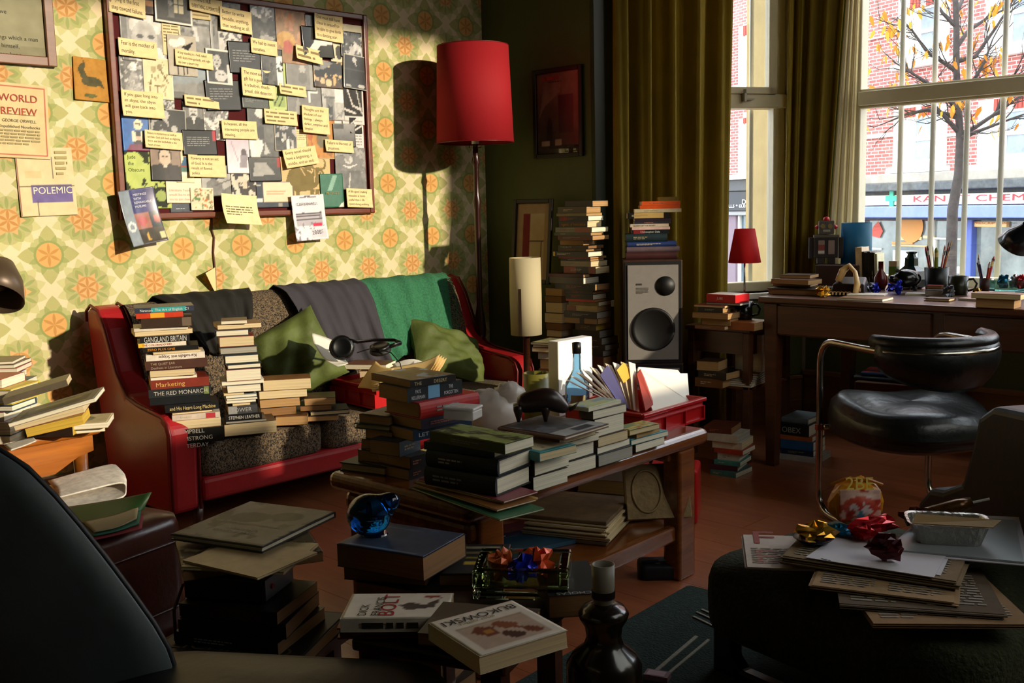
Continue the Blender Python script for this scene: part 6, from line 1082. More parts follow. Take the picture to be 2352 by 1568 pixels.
for i in range(4): leaf('document', ['lowest of four fanned manila sheets sweeping out of crate', 'second lowest of four fanned manila sheets', 'third of four fanned manila sheets', 'uppermost of four fanned manila sheets'][i], 'paper', PAPC, [[dpt(846, 868-5*i, 4.06), dpt(905, 858-5*i, 4.08), dpt(972, 842-4*i, 4.1), dpt(1026-5*i, 822-3*i, 4.12)], [dpt(850, 884-5*i, 4.0), dpt(912, 872-5*i, 4.02), dpt(975, 857-4*i, 4.04), dpt(1018-5*i, 838-3*i, 4.06)], [dpt(856, 900-5*i, 3.95), dpt(920, 886-5*i, 3.96), dpt(978, 870-4*i, 3.98), dpt(1008-5*i, 853-3*i, 4.0)]], 'manila sheets on the sofa')
leaf('document', 'white printed sheet lying behind the manila sheets', 'paper', PAPW, [[dpt(900, 836, 4.2), dpt(945, 824, 4.22), dpt(985, 836, 4.22)], [dpt(910, 846, 4.14), dpt(955, 838, 4.15), dpt(995, 842, 4.15)]])
hp = thing('headphones', 'black over-ear headphones lying on books in the sofa crate', 'headphones', dpt(785, 798, 4.10))
o0 = hp.location; rr_ = Vector(CM[0]); up_ = Vector((0, 0, 1)); fw_ = Vector(CM[2])
for dx, dz, k, eu in ((0, 0, .95, Euler((rad(74), 0, rad(52)))), (.15, -.004, .8, Euler((rad(14), rad(8), 0)))):
    c = rr_*dx+up_*dz; q = MB(); q.lathe([(.0, .0), (.044*k, .0), (.05*k, .006), (.05*k, .012), (.036*k, .018), (.03*k, .014), (0, .014)], 24, Matrix.Translation(c)@eu.to_matrix().to_4x4()); q.build('ear_cup', BKP, hp, smooth=True)
    MB().tube([c+eu.to_matrix()@Vector((.042*k*cos(i*pi/10), .042*k*sin(i*pi/10), -.008)) for i in range(20)], .010, 8, closed=True).build('ear_pad', mat('black_pad', '121212', .6), hp, smooth=True)
MB().tube([rr_*.03+up_*.03, rr_*.06+up_*.022+fw_*.02, rr_*.12+up_*.03+fw_*.05, rr_*.2+up_*.03+fw_*.06, rr_*.23+up_*.018+fw_*.03, rr_*.19+up_*.005], .009, 8, rad2=.4).build('headband', BKP, hp, smooth=True)
MB().tube([rr_*.06+up_*-.02, rr_*.13+up_*-.0+fw_*-.04, rr_*.2+up_*-.02+fw_*-.06, rr_*.235+up_*-.06+fw_*-.08, rr_*.25+up_*-.12+fw_*-.1], .0022, 6).build('cable', BKP, hp, smooth=True)
# ---- coffee table
crp = at(1478, 1004, CZ); ca_ = rad(92); crL = span(crp, ca_, 1614)
crate('plastic_crate', 'red plastic stacking crate of folders at far end of the coffee table', crp, ca_, crL, .30, .072, 3)
def cpt(x, y, lx): # pixel at a plane through the crate, lx metres behind its front
    return onplane(x, y, 0, crp.x-lx)
def board(name, label, cat, m, px, lx0, lx1, th=.004, group=None):
    """stiff folder leaning in the crate: pixel corners bottom-left, bottom-right, top-right, top-left; bottom at depth lx0, top at lx1"""
    P = [cpt(*px[0], lx0), cpt(*px[1], lx0)]+[cpt(*q, lx1) for q in px[2:]]; t = thing(name, label, cat, P[0], 0, group); o = MB().add([p-P[0] for p in P], [tuple(range(len(P)))]).build('board', m, t, solid=th); return t
REDF = mat('red_folder', 'b8402f', .6)
board('folder', 'big white and red folder glowing in the sun in the crate', 'folder', mat('white_folder', 'f2ede0', .7), [(1500, 948), (1583, 922), (1578, 858), (1562, 858), (1556, 850), (1466, 843), (1464, 850)], .06, .13)
board('folder', 'red card folder edge at the left of the white folder', 'folder', REDF, [(1482, 944), (1499, 930), (1498, 908), (1470, 848), (1462, 860)], .052, .115)
fx_ = 1.775; f0 = onplane(1284, 930, 0, fx_); f1 = onplane(1362, 920, 0, fx_); fh = onplane(1322, 778, 0, fx_).z-CZ
t = thing('box_file', 'upright white box file standing behind the blue bottle', 'box file', (fx_, f0.y, CZ)); MB().box(-.045, 0, 0, 0, f1.y-f0.y, fh).build('case', mat('white_file', 'f2eee6', .7), t, bevel=.003); MB().box(.0002, .012, fh*.2, .001, .03, fh*.28).build('ink_mark', flat('2a2620'), t)
FOL = [('purple blue folder leaning left in the crate', '4a4678', [(1420, 925), (1445, 940), (1412, 862), (1395, 838), (1378, 862)], .10, .16), ('yellow envelope poking out of the crate papers', 'e2b43c', [(1432, 880), (1452, 862), (1446, 845), (1432, 832), (1416, 850)], .13, .15)]
for lb, c_, px, a0, a1 in FOL: board('folder' if 'folder' in lb else 'envelope', lb, 'folder' if 'folder' in lb else 'paper', flat(c_), px, a0, a1, .002)
for i in range(10):
    an = rad(6+6.2*i); bx0, by0 = 1456-6*i, 942-2*i; tx, ty = bx0-118*sin(an), by0-112*cos(an)
    board('document', '%s sheet of the fan leaning left out of the far crate' % ['first', 'second', 'third', 'fourth', 'fifth', 'sixth', 'seventh', 'eighth', 'ninth', 'tenth'][i], 'paper', flat(['e2dccc', 'cdb894', 'e0d8c8', 'bca888', 'e4dcc8', 'd4c4aa', 'e6dece', 'c8b08c', 'dad0ba', 'e8e2d4'][i]), [(bx0, by0), (bx0+12, by0+4), (tx+15, ty+5), (tx, ty)], .10+.012*i, .14+.016*i, .0025, 'fan of papers in the far crate')
# blue bottle
bt = dp(1327, 3.40, CZ); BGL = mat('blue_bottle_glass', 'b4daf4', .03, trans=.95, ior=1.3)
bo = thing('bottle', 'blue glass bottle with dark cap and pale label on coffee table', 'bottle', bt); kk = depth(bt)/FPX
R_b = 28*kk; Hh_ = .262
MB().lathe([(0, .004), (R_b*.9, .0), (R_b, .01), (R_b, Hh_*.46), (R_b*.96, Hh_*.5), (R_b*.55, Hh_*.60), (R_b*.36, Hh_*.66), (R_b*.30, Hh_*.9), (R_b*.34, Hh_*.92), (R_b*.34, Hh_*.95), (R_b*.26, Hh_*.95), (R_b*.24, Hh_*.66), (R_b*.9, Hh_*.46), (R_b*.92, .014), (0, .012)], 32, None, False).build('glass_body', BGL, bo, smooth=True)
MB().lathe([(R_b*.36, Hh_*.86), (R_b*.38, Hh_*.99), (R_b*.2, Hh_)], 20).build('cap', BKP, bo, smooth=True)
MB().grid(12, 2, lambda u, v: ((R_b+.0008)*cos(rad(-80+70*u)), (R_b+.0008)*sin(rad(-80+70*u)), Hh_*(.06+.30*v))).build('label', flat('a89a6a'), bo, smooth=True)
cup('mug', 'white-lined mug half hidden behind the carved rhinoceros', mat('olive_mug', '6a6428', .4), None, (1.735, -1.50, CZ), .044, .155, None)
# wooden rhinoceros
rz_ = dp(1245, depth(at(1268, 1092, CZ))+.06, RHZ); rh = thing('rhinoceros', 'carved dark wooden rhinoceros standing on a thin hardback', 'figurine', rz_, rad(44)); RW = wood('carved_ebony', '1c0d07', '30180d', .4, 2, 0, .2)
def skin(name, verts, edges, radii, m, parent, sub=2, root=0):
    me = D.meshes.new(name); me.from_pydata(verts, edges, []); me.update(); me.materials.append(m); o = link(name, me, parent); md = o.modifiers.new('skin', 'SKIN'); md.use_smooth_shade = True
    L_ = me.skin_vertices[0].data
    for i, r in enumerate(radii): L_[i].radius = (r, r) if not isinstance(r, tuple) else r; L_[i].use_root = i == root
    s_ = o.modifiers.new('smooth', 'SUBSURF'); s_.levels = sub; s_.render_levels = sub; return o
s_ = depth(rz_)/FPX  # metres per pixel
skin('body', [(-58*s_, 0, 38*s_), (-30*s_, 0, 44*s_), (5*s_, 0, 50*s_), (28*s_, 0, 48*s_), (44*s_, 0, 32*s_), (62*s_, 0, 22*s_)], [(0, 1), (1, 2), (2, 3), (3, 4), (4, 5)], [23*s_, 28*s_, 31*s_, 29*s_, 19*s_, 11*s_], RW, rh)
for x, y in ((-54, -11), (-54, 11), (8, -12), (10, 12)): MB().lathe([(3.5*s_, 0), (6*s_, 10*s_), (11*s_, 26*s_), (12*s_, 38*s_)], 12, T(x*s_, y*s_, 0)).build('leg', RW, rh, smooth=True)
MB().tube([(62*s_, 0, 24*s_), (74*s_, 0, 30*s_), (86*s_, 0, 42*s_)], [6*s_, 4*s_, .6*s_], 8).build('horn', RW, rh, smooth=True); MB().tube([(50*s_, 0, 34*s_), (57*s_, 0, 40*s_), (62*s_, 0, 45*s_)], [4*s_, 3*s_, .5*s_], 8).build('horn', RW, rh, smooth=True)
for y in (-6, 6): MB().lathe([(3*s_, 0), (3.5*s_, 4*s_), (.5*s_, 10*s_)], 8, T(40*s_, y*s_, 42*s_)).build('ear', RW, rh, smooth=True)
# crumpled clear plastic bag
pb = (1.80, -1.78, CZ); t = thing('plastic_bag', 'crumpled translucent white plastic bag behind red hardback', 'bag', pb, rad(20)); PBM = translucent('milky_polythene', 'e8e0d8', .5, .25)
crumple(MB(), (0, 0, .07), (.095, .08, .075), 9, 22, 14, .10).build('bag', PBM, t, smooth=True, solid=.0015); crumple(MB(), (.05, .03, .125), (.05, .045, .04), 14, 16, 12, .13).build('twisted_neck', PBM, t, smooth=True, solid=.0015)
# white plastic box on the green paperback
gb = [o for o in D.objects if 'encyclopedia stack under the green paperback' in o.get('label', '')]; zt = max((o.matrix_world.translation.z if False else o.location.z) for o in gb)+25*.92*depth(at(978, 1112, CZ))/FPX+.003
p = dp(1018, depth(at(978, 1112, CZ))+.02, zt); t = thing('plastic_box', 'small lidded white translucent plastic box on the green paperback', 'box', p, rad(22)); PW_ = translucent('frosted_plastic', 'e6e2de', .35, .35)
MB().box(0, 0, 0, .085, .06, .024).build('base', PW_, t, bevel=.003); MB().box(-.002, -.002, .0242, .087, .062, .033).build('lid', PW_, t, bevel=.004); MB().box(.015, .01, .0331, .055, .03, .0335).build('label', flat('c9b8a8'), t)
# ---- coffee table shelf
SHZ = .1665
p = at(1180, 1225, SHZ); lg = thing('ledger', 'huge worn leather ledger with ragged pages on the table shelf', 'book', (1.93, -1.62, SHZ), rad(22))
MB().box(-.20, -.14, .0, .20, .14, .012).box(-.20, -.14, .062, .20, .14, .074).box(-.20, .128, .012, .20, .14, .062).build('cover', mat('worn_calf', '6a543c', .7, var=.35, vscale=10, bump=.3, bscale=40), lg, bevel=.003)
rg_ = random.Random(5); pb_ = MB()
for i in range(12): z = .014+i*.004; pb_.box(-.20+rg_.uniform(-.006, .004), -.14+rg_.uniform(-.012, .004), z, .20+rg_.uniform(-.004, .012), .127, z+.0036)
pb_.build('ragged_pages', pages(PG['c']), lg)
book('thick brown book at back of the table shelf under its top', (1.82, -1.40, SHZ), rad(30), .20, .14, .05, '3a2618', 'f', 'c'); book('second thick book leaning on the ledger', (1.84, -1.42, SHZ+.052), rad(24), .19, .13, .045, '33241a', 'f', 'c')
book('dark red picture book flat at right end of table shelf', (2.06, -1.50, SHZ), rad(72), .26, .20, .018, '3a1218', 'fh', 'w'); book('glossy green fashion magazine on the dark red picture book', (2.05, -1.46, SHZ+.0185), rad(48), .14, .18, .008, '2c3a1c', 'f', 'w', name='magazine', cat='magazine', art=lambda u, v: paint(u, v, '3a3018', [('e', .5, .4, .3, .2, '7a8a3a'), ('n', 4, 4, .55, '8a6a3a')], .1))
t = thing('carved_album', 'carved wooden-covered album propped open against the table leg', 'book', (2.165, -1.42, SHZ+.02), rot=(rad(68), 0, rad(48))); CWD = mat('carved_board', '94794f', .7, var=.3, vscale=14, bump=.5, bscale=50)
MB().box(-.10, 0, 0, .10, .17, .008).box(-.10, 0, .034, .10, .17, .042).build('cover', CWD, t, bevel=.002); MB().box(-.098, .003, .008, .098, .167, .034).build('pages', pages(PG['g']), t); q = MB().tube([(-.035+.045*cos(2*pi*i/24), .085+.065*sin(2*pi*i/24), .043) for i in range(24)], .004, 6, closed=True).build('carved_oval', CWD, t, smooth=True)
for i, (x, y, c_, l) in enumerate(((1.86, -2.0, '2a1a3a', 'dark purple book low on the table shelf, left part'), (1.88, -1.98, '5a1814', 'maroon book on the purple one, left part of table shelf'), (2.02, -1.93, '2a5068', 'blue magazine stack edge at front of the table shelf'))): book(l, (x, y, SHZ+(.03 if i == 1 else 0)), rad(75), .24, .18, .028 if i < 2 else .012, c_, 's', 'w')
rbx = thing('red_case', 'red vinyl case on the floor behind the coffee table', 'case', (1.73, -1.02, 0), rad(30)); MB().box(0, 0, 0, .26, .18, .20).build('body', PLR, rbx, bevel=.012, seg=3); MB().tube([(.08, .09, .20), (.09, .09, .225), (.17, .09, .225), (.18, .09, .20)], .007, 8).build('handle', BKP, rbx, smooth=True)
fb = at(1470, 1335, 0); t = thing('black_bag', 'flat black cloth bag lying on floor by the table leg', 'bag', fb, rad(44)); MB().add(*(lambda q: (q.v, q.f))(pad(MB(), .135, .10, .045, .02, .008)), T(.068, .05, 0)).build('body', mat('black_nylon', '0f1014', .6, bump=.2, bscale=40), t, smooth=True); MB().tube([(.01, .03, .052), (.06, .02, .058), (.12, .03, .055), (.16, .06, .045)], .006, 6).build('strap', mat('strap', '17171b', .6), t)
# ---- small side table
lp = dp(1693, 4.66, mz); lb_ = thing('table_lamp', 'small lamp with red cone shade and chrome stem by the window', 'lamp', (lp.x, lp.y+.06, SZ)); kz = 4.75/FPX
MB().lathe([(22*kz, .435), (36*kz, .285)], 32, None, False).build('shade', translucent('red_cone_shade', 'd0181c', .4, .75), lb_, smooth=True, solid=.002)
MB().lathe([(.004, 0), (.004, .41)], 10).build('stem', CH, lb_, smooth=True); MB().lathe([(.05, 0), (.05, .008), (.008, .014)], 24).build('base', BKP, lb_, smooth=True); MB().tube([(0, .04, .004), (.05, .09, 0), (.09, .12, -.2), (.08, .13, -.5)], .0025, 6).build('flex', BKP, lb_)
cup('mug', 'black mug standing on a brown book before the red lamp', mat('black_glaze', '0b0c0c', .2, coat=.3), None, dp(1708, 4.66, mz), .040, .080, rad(20))
t = lathed('tumbler', 'small clear glass tumbler beside the black mug', 'glass', CLG, dp(1684, 4.64, mz), [(.018, 0), (.022, .05), (.02, .05), (.016, .004), (0, .004)], 20)
# ---- desk
def dk_at(x, y): p = at(x, y, DZ); return Vector((p.x, p.y, DZ+.0005))
DKW = []
def dbook(lab, x, y, z, th, L, W_, T_, c, fl='f', pg='t', **k): p = dk_at(x, y); p.z = z; return book(lab, p, rad(th), L, W_, T_, c, fl, pg, **k)
fz = DZ+.0005
dbook('wide brown portfolio lying on the left end of the desk', 1762, 676, fz, 6, .24, .20, .028, '2c1a10', 'fh', 'd', name='portfolio', cat='portfolio')
for i, (x, y, th, L, T_, c, pg, lb) in enumerate(((1775, 672, 10, .17, .014, '7a5a3a', 't', 'lowest tan book on the desk portfolio'), (1770, 674, -4, .19, .020, '5a3418', 't', 'middle tan book on the desk portfolio'), (1790, 672, 8, .14, .014, '4a2e18', 't', 'top tan book on the desk portfolio'))): dbook(lb, x, y, fz+.030+[0, .015, .036][i], th, L, .11, T_, c, 'f', pg)
leaf('document', 'crumpled pale green paper on the desk portfolio', 'paper', mat('pale_green_paper', 'b8c4a0', .8), [[dk_at(1790, 668)+Vector((0, 0, .032)), dk_at(1830, 664)+Vector((0, 0, .052)), dk_at(1878, 668)+Vector((0, 0, .034))], [dk_at(1800, 662)+Vector((0, 0, .034)), dk_at(1840, 658)+Vector((0, 0, .046)), dk_at(1884, 662)+Vector((0, 0, .032))]])
# box, robot, blue drum
bp_ = dp(1872, 5.0, fz); t = thing('storage_box', 'brown box carrying the toy robot at the back of desk', 'box', bp_, rad(8)); MB().box(0, 0, 0, .20, .13, .10).build('carton', mat('brown_box', '3a1e14', .7), t, bevel=.003); RBZ = fz+.1005
rb = dp(1884, 5.04, RBZ); ro = thing('toy_robot', 'tin toy robot with red ears standing on a box on the desk', 'toy', (rb.x, rb.y+.055, RBZ), rad(30)); q = 5.06/FPX
TIN = mat('grey_tin', '6a625c', .4, .5, var=.2, vscale=30); DTIN = mat('dark_tin', '3a3230', .45, .4); RT = mat('red_tin', 'c01c22', .35)
def rbx_(x0, z0, x1, z1, d0, d1, m, n, par=ro): return MB().box(x0*q, d0*q, z0*q, x1*q, d1*q, z1*q).build(n, m, par, bevel=.002)
rbx_(-26, 14, 26, 62, -14, 14, DTIN, 'torso'); rbx_(-28, 60, 28, 66, -15, 15, TIN, 'shoulder_plate'); hd = rbx_(-17, 68, 17, 98, -13, 13, TIN, 'head'); rbx_(-20, 0, -4, 14, -14, 16, DTIN, 'foot'); rbx_(4, 0, 20, 14, -14, 16, DTIN, 'foot')
for s__ in (-1, 1): rbx_(s__*33-5, 12, s__*33+5, 60, -8, 8, DTIN, 'arm'); MB().lathe([(3*q, -4*q), (6*q, 0), (2*q, 5*q)], 12, T(s__*20*q, 0, 84*q, 0, rad(90)*s__)).build('ear', RT, ro); MB().lathe([(5.5*q, 0), (5.5*q, 1.5*q), (0, 1.5*q)], 16, T(s__*8*q, -13*q, 86*q, rad(90))).build('eye', mat('amber_tin', '8a7a4a', .4), hd)
MB().lathe([(8*q, 98*q), (6*q, 106*q), (0, 108*q)], 14).build('cap', RT, ro, smooth=True); rbx_(-8, 73, 8, 78, -14, -12, flat('9a9488'), 'mouth', ro)
for x in (-18, 4): rbx_(x, 22, x+14, 54, -15.5, -14, mat('robot_panel', '8a7468', .5), 'chest_panel'); 
rbx_(-18, 24, -4, 30, -16.2, -15.5, flat('c9beb0'), 'gauge'); rbx_(-18, 32, -4, 44, -16, -15.5, flat('8a3a30'), 'gauge')
dr = dp(1952, 5.05, fz); t = thing('blue_lampshade', 'translucent blue drum lampshade in front of the broad window', 'lamp', (dr.x, dr.y+.06, fz)); q2 = 5.1/FPX
MB().lathe([(34*q2, .035*0+70*q2*.55), (33*q2, 70*q2*.55+100*q2)], 36, None, False).build('shade', translucent('blue_shade', '3f86a8', .5, .5), t, smooth=True, solid=.002); MB().lathe([(.045, 0), (.045, .01), (.01, .02), (.01, .09)], 20).build('base', BKP, t, smooth=True)
# telephone
tp = dk_at(1905, 679); ph = thing('telephone', 'old dark telephone with beige handset lying across it', 'telephone', (tp.x, tp.y, fz), rad(15)); BEI = mat('beige_plastic', 'd8b070', .35)
MB().add([(0, 0, 0), (.15, 0, 0), (.15, .14, 0), (0, .14, 0), (.01, .02, .05), (.14, .02, .05), (.13, .12, .075), (.02, .12, .075)], [(3, 2, 1, 0), (4, 5, 6, 7), (0, 1, 5, 4), (1, 2, 6, 5), (2, 3, 7, 6), (3, 0, 4, 7)]).build('body', mat('dark_brown_plastic', '24140e', .35), ph, bevel=.006)
MB().tube([(.03, .03, .06), (.045, .05, .105), (.07, .06, .125), (.10, .03, .10), (.115, 0, .05), (.11, -.01, .012)], [.016, .018, .015, .013, .018, .016], 10, rad2=.7).build('handset', BEI, ph, smooth=True); MB().box(.10, -.001, .02, .13, .0, .035).build('label', flat('c9a080'), ph)
MB().tube([(.09-.0022*i+.006*cos(i*.9), -.016+.004*sin(i*.9), .012+.006*sin(i*.9)) for i in range(60)], .0022, 5).build('coiled_cord', BEI, ph, smooth=True)
t = crumpled('gold_chain', 'tangled gold chain at the front edge of the desk', 'chain', mat('gold_foil', 'd8a03a', .22, .9), dk_at(1890, 682), (.028, .02, .022), 3, amp=.5)
# upright books
ub = [('d0b080', .185, .030), ('14110f', .165, .011), ('161412', .16, .013), ('1d1a17', .165, .012), ('100f0e', .162, .018), ('c9c4a0', .16, .006), ('d4cf9c', .155, .007)]; x0 = 0; bp2 = dp(1968, 4.92, fz)
for i, (c_, hh, tt) in enumerate(ub):
    lb = ['thick upright paperback with tan upper spine on the desk', 'slim black upright book next to the tan-spined one', 'second slim black upright book on the desk', 'third slim black upright book on the desk', 'broad black upright book near the desk vase', 'thin pale upright booklet on the desk', 'outermost pale yellow upright booklet on the desk'][i]
    t = book(lb, (bp2.x+x0*.98+.0, bp2.y, fz), 0, hh, .11, tt, c_, 's', 'w', group='upright books on the desk', rot=(0, rad(-90-3), rad(8))); t.location.x += tt; x0 += tt+.0015
lathed('red_vase', 'small dark red bulb vase behind the desk foils', 'vase', mat('oxblood_glaze', '5a1410', .25), dk_at(2022, 664), [(.02, 0), (.032, .03), (.03, .055), (.012, .085), (.011, .125), (.014, .125)], 20)
t = thing('tea_box', 'narrow striped green and orange carton near the desk vase', 'box', dk_at(2040, 662), rad(5)); MB().box(0, 0, 0, .036, .03, .05).build('orange_part', mat('orange_card', 'b05a1c', .6), t); MB().box(0, 0, .05, .036, .03, .1).build('green_part', mat('green_card', '5a7a1c', .6), t); MB().box(0, 0, .1, .036, .03, .125).build('top_part', mat('buff_card', 'b8a070', .6), t)
va = dk_at(2092, 662); k = depth(va)/FPX; lathed('bottle_vase', 'dark green faceted bottle vase with flared lip on the desk', 'vase', mat('dark_green_glaze', '0c2420', .12, coat=.5), va, [(24*k, 0), (34*k, 6*k), (38*k, 22*k), (30*k, 40*k), (16*k, 52*k), (15*k, 68*k), (16*k, 69*k), (11*k, 72*k), (9*k, 78*k), (15*k, 84*k), (13*k, 84*k), (8*k, 78*k)], 8)
pg_ = dk_at(2082, 672); pg__ = thing('piggy_bank', 'glossy black pig money box in front of the green vase', 'figurine', pg_, rad(40)); k = depth(pg_)/FPX; PGM = mat('black_pottery', '0a0b0b', .18, coat=.4)
MB().ball((0, 0, 27*k), (32*k, 22*k, 22*k), 24, 14).build('body', PGM, pg__, smooth=True); MB().lathe([(12*k, 0), (8*k, 10*k), (7*k, 14*k)], 14, T(-26*k, 0, 26*k, 0, rad(-80))).build('snout', PGM, pg__, smooth=True)
for x, y in ((-16, -10), (-16, 10), (16, -10), (16, 10)): MB().lathe([(5*k, 0), (6*k, 12*k)], 10, T(x*k, y*k, 0)).build('leg', PGM, pg__)
for y in (-8, 8): MB().add([(-22*k, y*k, 42*k), (-14*k, (y-4)*k, 46*k), (-14*k, (y+4)*k, 46*k), (-26*k, y*k, 52*k)], [(0, 1, 3), (0, 3, 2), (1, 2, 3), (0, 2, 1)]).build('ear', PGM, pg__)
def pens(lab, loc, r, h, m, specs, name='pencil_pot', cat='pen pot'):
    cup(name, lab, m, None, loc, r, h, None, None, .85, cat)
    rn = random.Random(int(loc[0]*1000))
    for i, (c_, L_, a_, w_, lb) in enumerate(specs):
        t = thing('pencil' if w_ < .006 else 'marker_pen', lb, 'pencil' if w_ < .006 else 'pen', (loc[0]+.2*r*cos(a_), loc[1]+.2*r*sin(a_), loc[2]+.012), 0, 'pens in the '+lab.split(' on ')[0]); tilt = .22+.05*(i % 3)
        M = Euler((0, tilt*.8, a_)).to_matrix().to_4x4(); MB().lathe([(w_/2, 0), (w_/2, L_-.012), (w_*.15, L_)], 8, M).build('barrel', flat(c_, .4), t); MB().lathe([(w_/2+.0004, 0), (w_/2+.0004, .02)], 8, M@Matrix.Translation((0, 0, L_*.78))).build('band', flat(['d8c070', '2a2a2a', 'd0d0d0'][i % 3], .4), t)
pc = dk_at(2150, 670); k = depth(pc)/FPX
pens('tall black pen pot crammed with pencils on the desk', pc, 27*k, 56*k, mat('black_pot', '0c0c0c', .4), [(c_, L_, a_, w_, lb) for (c_, L_, a_, w_), lb in zip((('3a1c2a', .19, 3.3, .010), ('a02018', .19, 3.8, .009), ('6a2a1c', .20, 4.4, .005), ('7a8a20', .185, 5.0, .016), ('c08a28', .215, .4, .005), ('a8341c', .195, .9, .008), ('2a2420', .21, .2, .005), ('e0d8d0', .195, 5.8, .006), ('b04028', .2, 5.6, .005), ('c0b0a0', .19, 2.4, .005), ('8a1c14', .195, 6.1, .007)), ('dark plum pen leaning left in the black pot', 'red pen beside the plum pen in the black pot', 'brown pencil at back of the black pot', 'fat lime green marker in the black pot', 'tall ochre pencil sticking out of the black pot', 'broad rust red pen in the black pot', 'dark sharpened pencil in the black pot', 'white pencil leaning right in the black pot', 'orange red pencil leaning far right in black pot', 'pale pencil at left back of the black pot', 'deep red pen at right of the black pot'))])
m2 = dk_at(2200, 676); k = depth(m2)/FPX; cup('mug', 'dark olive mug with looped handle on the desk', mat('olive_black_glaze', '23220f', .3), None, m2, 22*k, 42*k, rad(20))
pr = dk_at(2262, 668); pens('low brown pot of red pens at right of the desk', pr, .026, .055, mat('brown_pot', '3a1c10', .5), [(c_, L_, a_, w_, lb) for (c_, L_, a_, w_), lb in zip((('b8701c', .15, 3.4, .006), ('8a1420', .12, 3.6, .014), ('2a2450', .14, 4.2, .009), ('a82018', .125, .2, .012), ('b82c1c', .14, .8, .012), ('b03a18', .12, 5.5, .01)), ('orange pencil leaning left in the brown pot', 'fat crimson pen at left of the brown pot', 'violet pen in middle of the brown pot', 'red pen upright in the brown pot', 'long scarlet pen at back of the brown pot', 'short rust pen at right of the brown pot'))])
gp = dk_at(2268, 680); t = thing('glass_box', 'thick clear glass dish of foil sweets on the desk', 'dish', (gp.x, gp.y+.02, fz+.0), rad(6)); G2 = mat('aqua_glass', 'bfe8e4', .02, trans=1.0, ior=1.45)
MB().box(0, 0, 0, .15, .10, .02).box(0, 0, .02, .15, .018, .065).box(0, .082, .02, .15, .10, .065).box(0, .018, .02, .018, .082, .065).box(.132, .018, .02, .15, .082, .065).build('dish', G2, t)
FOILS = {'blue': mat('blue_foil', '1c2ab0', .22, .6), 'silver': mat('silver_foil', 'b8b8c0', .2, .9), 'red': mat('red_foil', 'b01820', .25, .6), 'teal': mat('teal_foil', '1c6a90', .25, .6), 'gold': MATS['gold_foil'], 'grey': mat('grey_foil', '55555a', .3, .7)}
for i, (dx, dy, f_, lb) in enumerate(((.03, .03, 'teal', 'teal foil sweet at left in the glass dish'), (.07, .05, 'silver', 'silver foil sweet in middle of the glass dish'), (.10, .03, 'red', 'red foil sweet at right in the glass dish'))): crumpled('foil_sweet', lb, 'sweet', FOILS[f_], (gp.x+dx+.01, gp.y+.03+dy, fz+.03), (.022, .016, .028), 20+i, i, 'foil sweets in the glass dish')
for i, (x, y, f_, r_, lb) in enumerate(((1978, 676, 'grey', (.035, .025, .026), 'crumpled grey foil ball beside the telephone'), (1998, 672, 'grey', (.03, .02, .02), 'smaller grey foil scrap beside the upright books'), (2012, 674, 'blue', (.022, .016, .02), 'blue foil scrap before the upright books'), (2046, 668, 'blue', (.02, .015, .016), 'blue foil scrap before the striped carton'), (2064, 676, 'blue', (.014, .012, .028), 'standing blue foil twist left of the pig'), (2178, 684, 'grey', (.03, .02, .026), 'grey foil ball in front of the olive mug'), (2246, 678, 'gold', (.02, .015, .014), 'gold foil scrap beside the glass dish'))): crumpled('foil_wrapper', lb, 'wrapper', FOILS[f_], dk_at(x, y), r_, 30+i, i, 'foil scraps on the desk', .45)
dbook('flat tan book at front of the desk near the telephone', 1922, 689, fz, 4, .19, .12, .010, '6a4a24', 'f', 'w'); dbook('thin white booklet on the tan book at desk front', 1945, 684, fz+.0105, 16, .15, .10, .004, 'd8cfc0', 'f', 'w')
dbook('white notepad under the pig on the desk', 2078, 678, fz, 12, .10, .06, .008, 'cfc8bc', 'f', 'w'); pg__.location.z += .009; pg__.location.y += .0
dbook('stack of black card wallets before the pen pot', 2124, 680, fz, 6, .085, .05, .026, '1a1414', 'f', 'g', name='wallet', cat='wallet'); dbook('small red purse on the black wallets', 2128, 677, fz+.0265, 8, .06, .035, .014, '8a1c20', 'f', 'd', name='purse', cat='purse')
dbook('open brown leather wallet stuffed with slips at the desk edge', 2122, 691, fz, 3, .10, .07, .012, '4a3024', 'fh', 'c', name='wallet', cat='wallet'); dbook('pile of torn receipts right of the brown wallet', 2200, 690, fz, -4, .075, .06, .009, 'a88a70', 'f', 'g', name='receipts', cat='paper')
dbook('lower fat tan book at the desk front edge, right', 2240, 706, fz, 3, .135, .09, .034, '5a3214', 'f', 't'); dbook('upper cream-edged book at the desk front edge, right', 2229, 706, fz+.0345, 1, .175, .09, .020, '6a4a28', 'f', 'c')
# desk lamp at the right edge
dl = thing('desk_lamp', 'black angled desk lamp head hanging in at the right edge', 'lamp', (2.62, .62, fz)); hd_ = dpt(2345, 530, 4.05)-Vector((2.62, .62, fz))
MB().lathe([(.09, 0), (.09, .02), (.02, .03)], 24).build('base', BKP, dl, smooth=True); MB().tube([(0, 0, .02), (.16, -.05, .30), (hd_.x+.10, hd_.y, hd_.z+.07), (hd_.x+.03, hd_.y, hd_.z+.02)], .009, 8).build('arm', BKP, dl, smooth=True)
MB().lathe([(.022, .0), (.03, -.02), (.05, -.05), (.066, -.10), (.064, -.10), (.045, -.05), (.0, -.02)], 24, Matrix.Translation(hd_+Vector((.025, 0, .02)))@Euler((rad(15), rad(38), 0)).to_matrix().to_4x4(), False).build('head', mat('lamp_enamel', '0e1016', .25, coat=.4), dl, smooth=True)
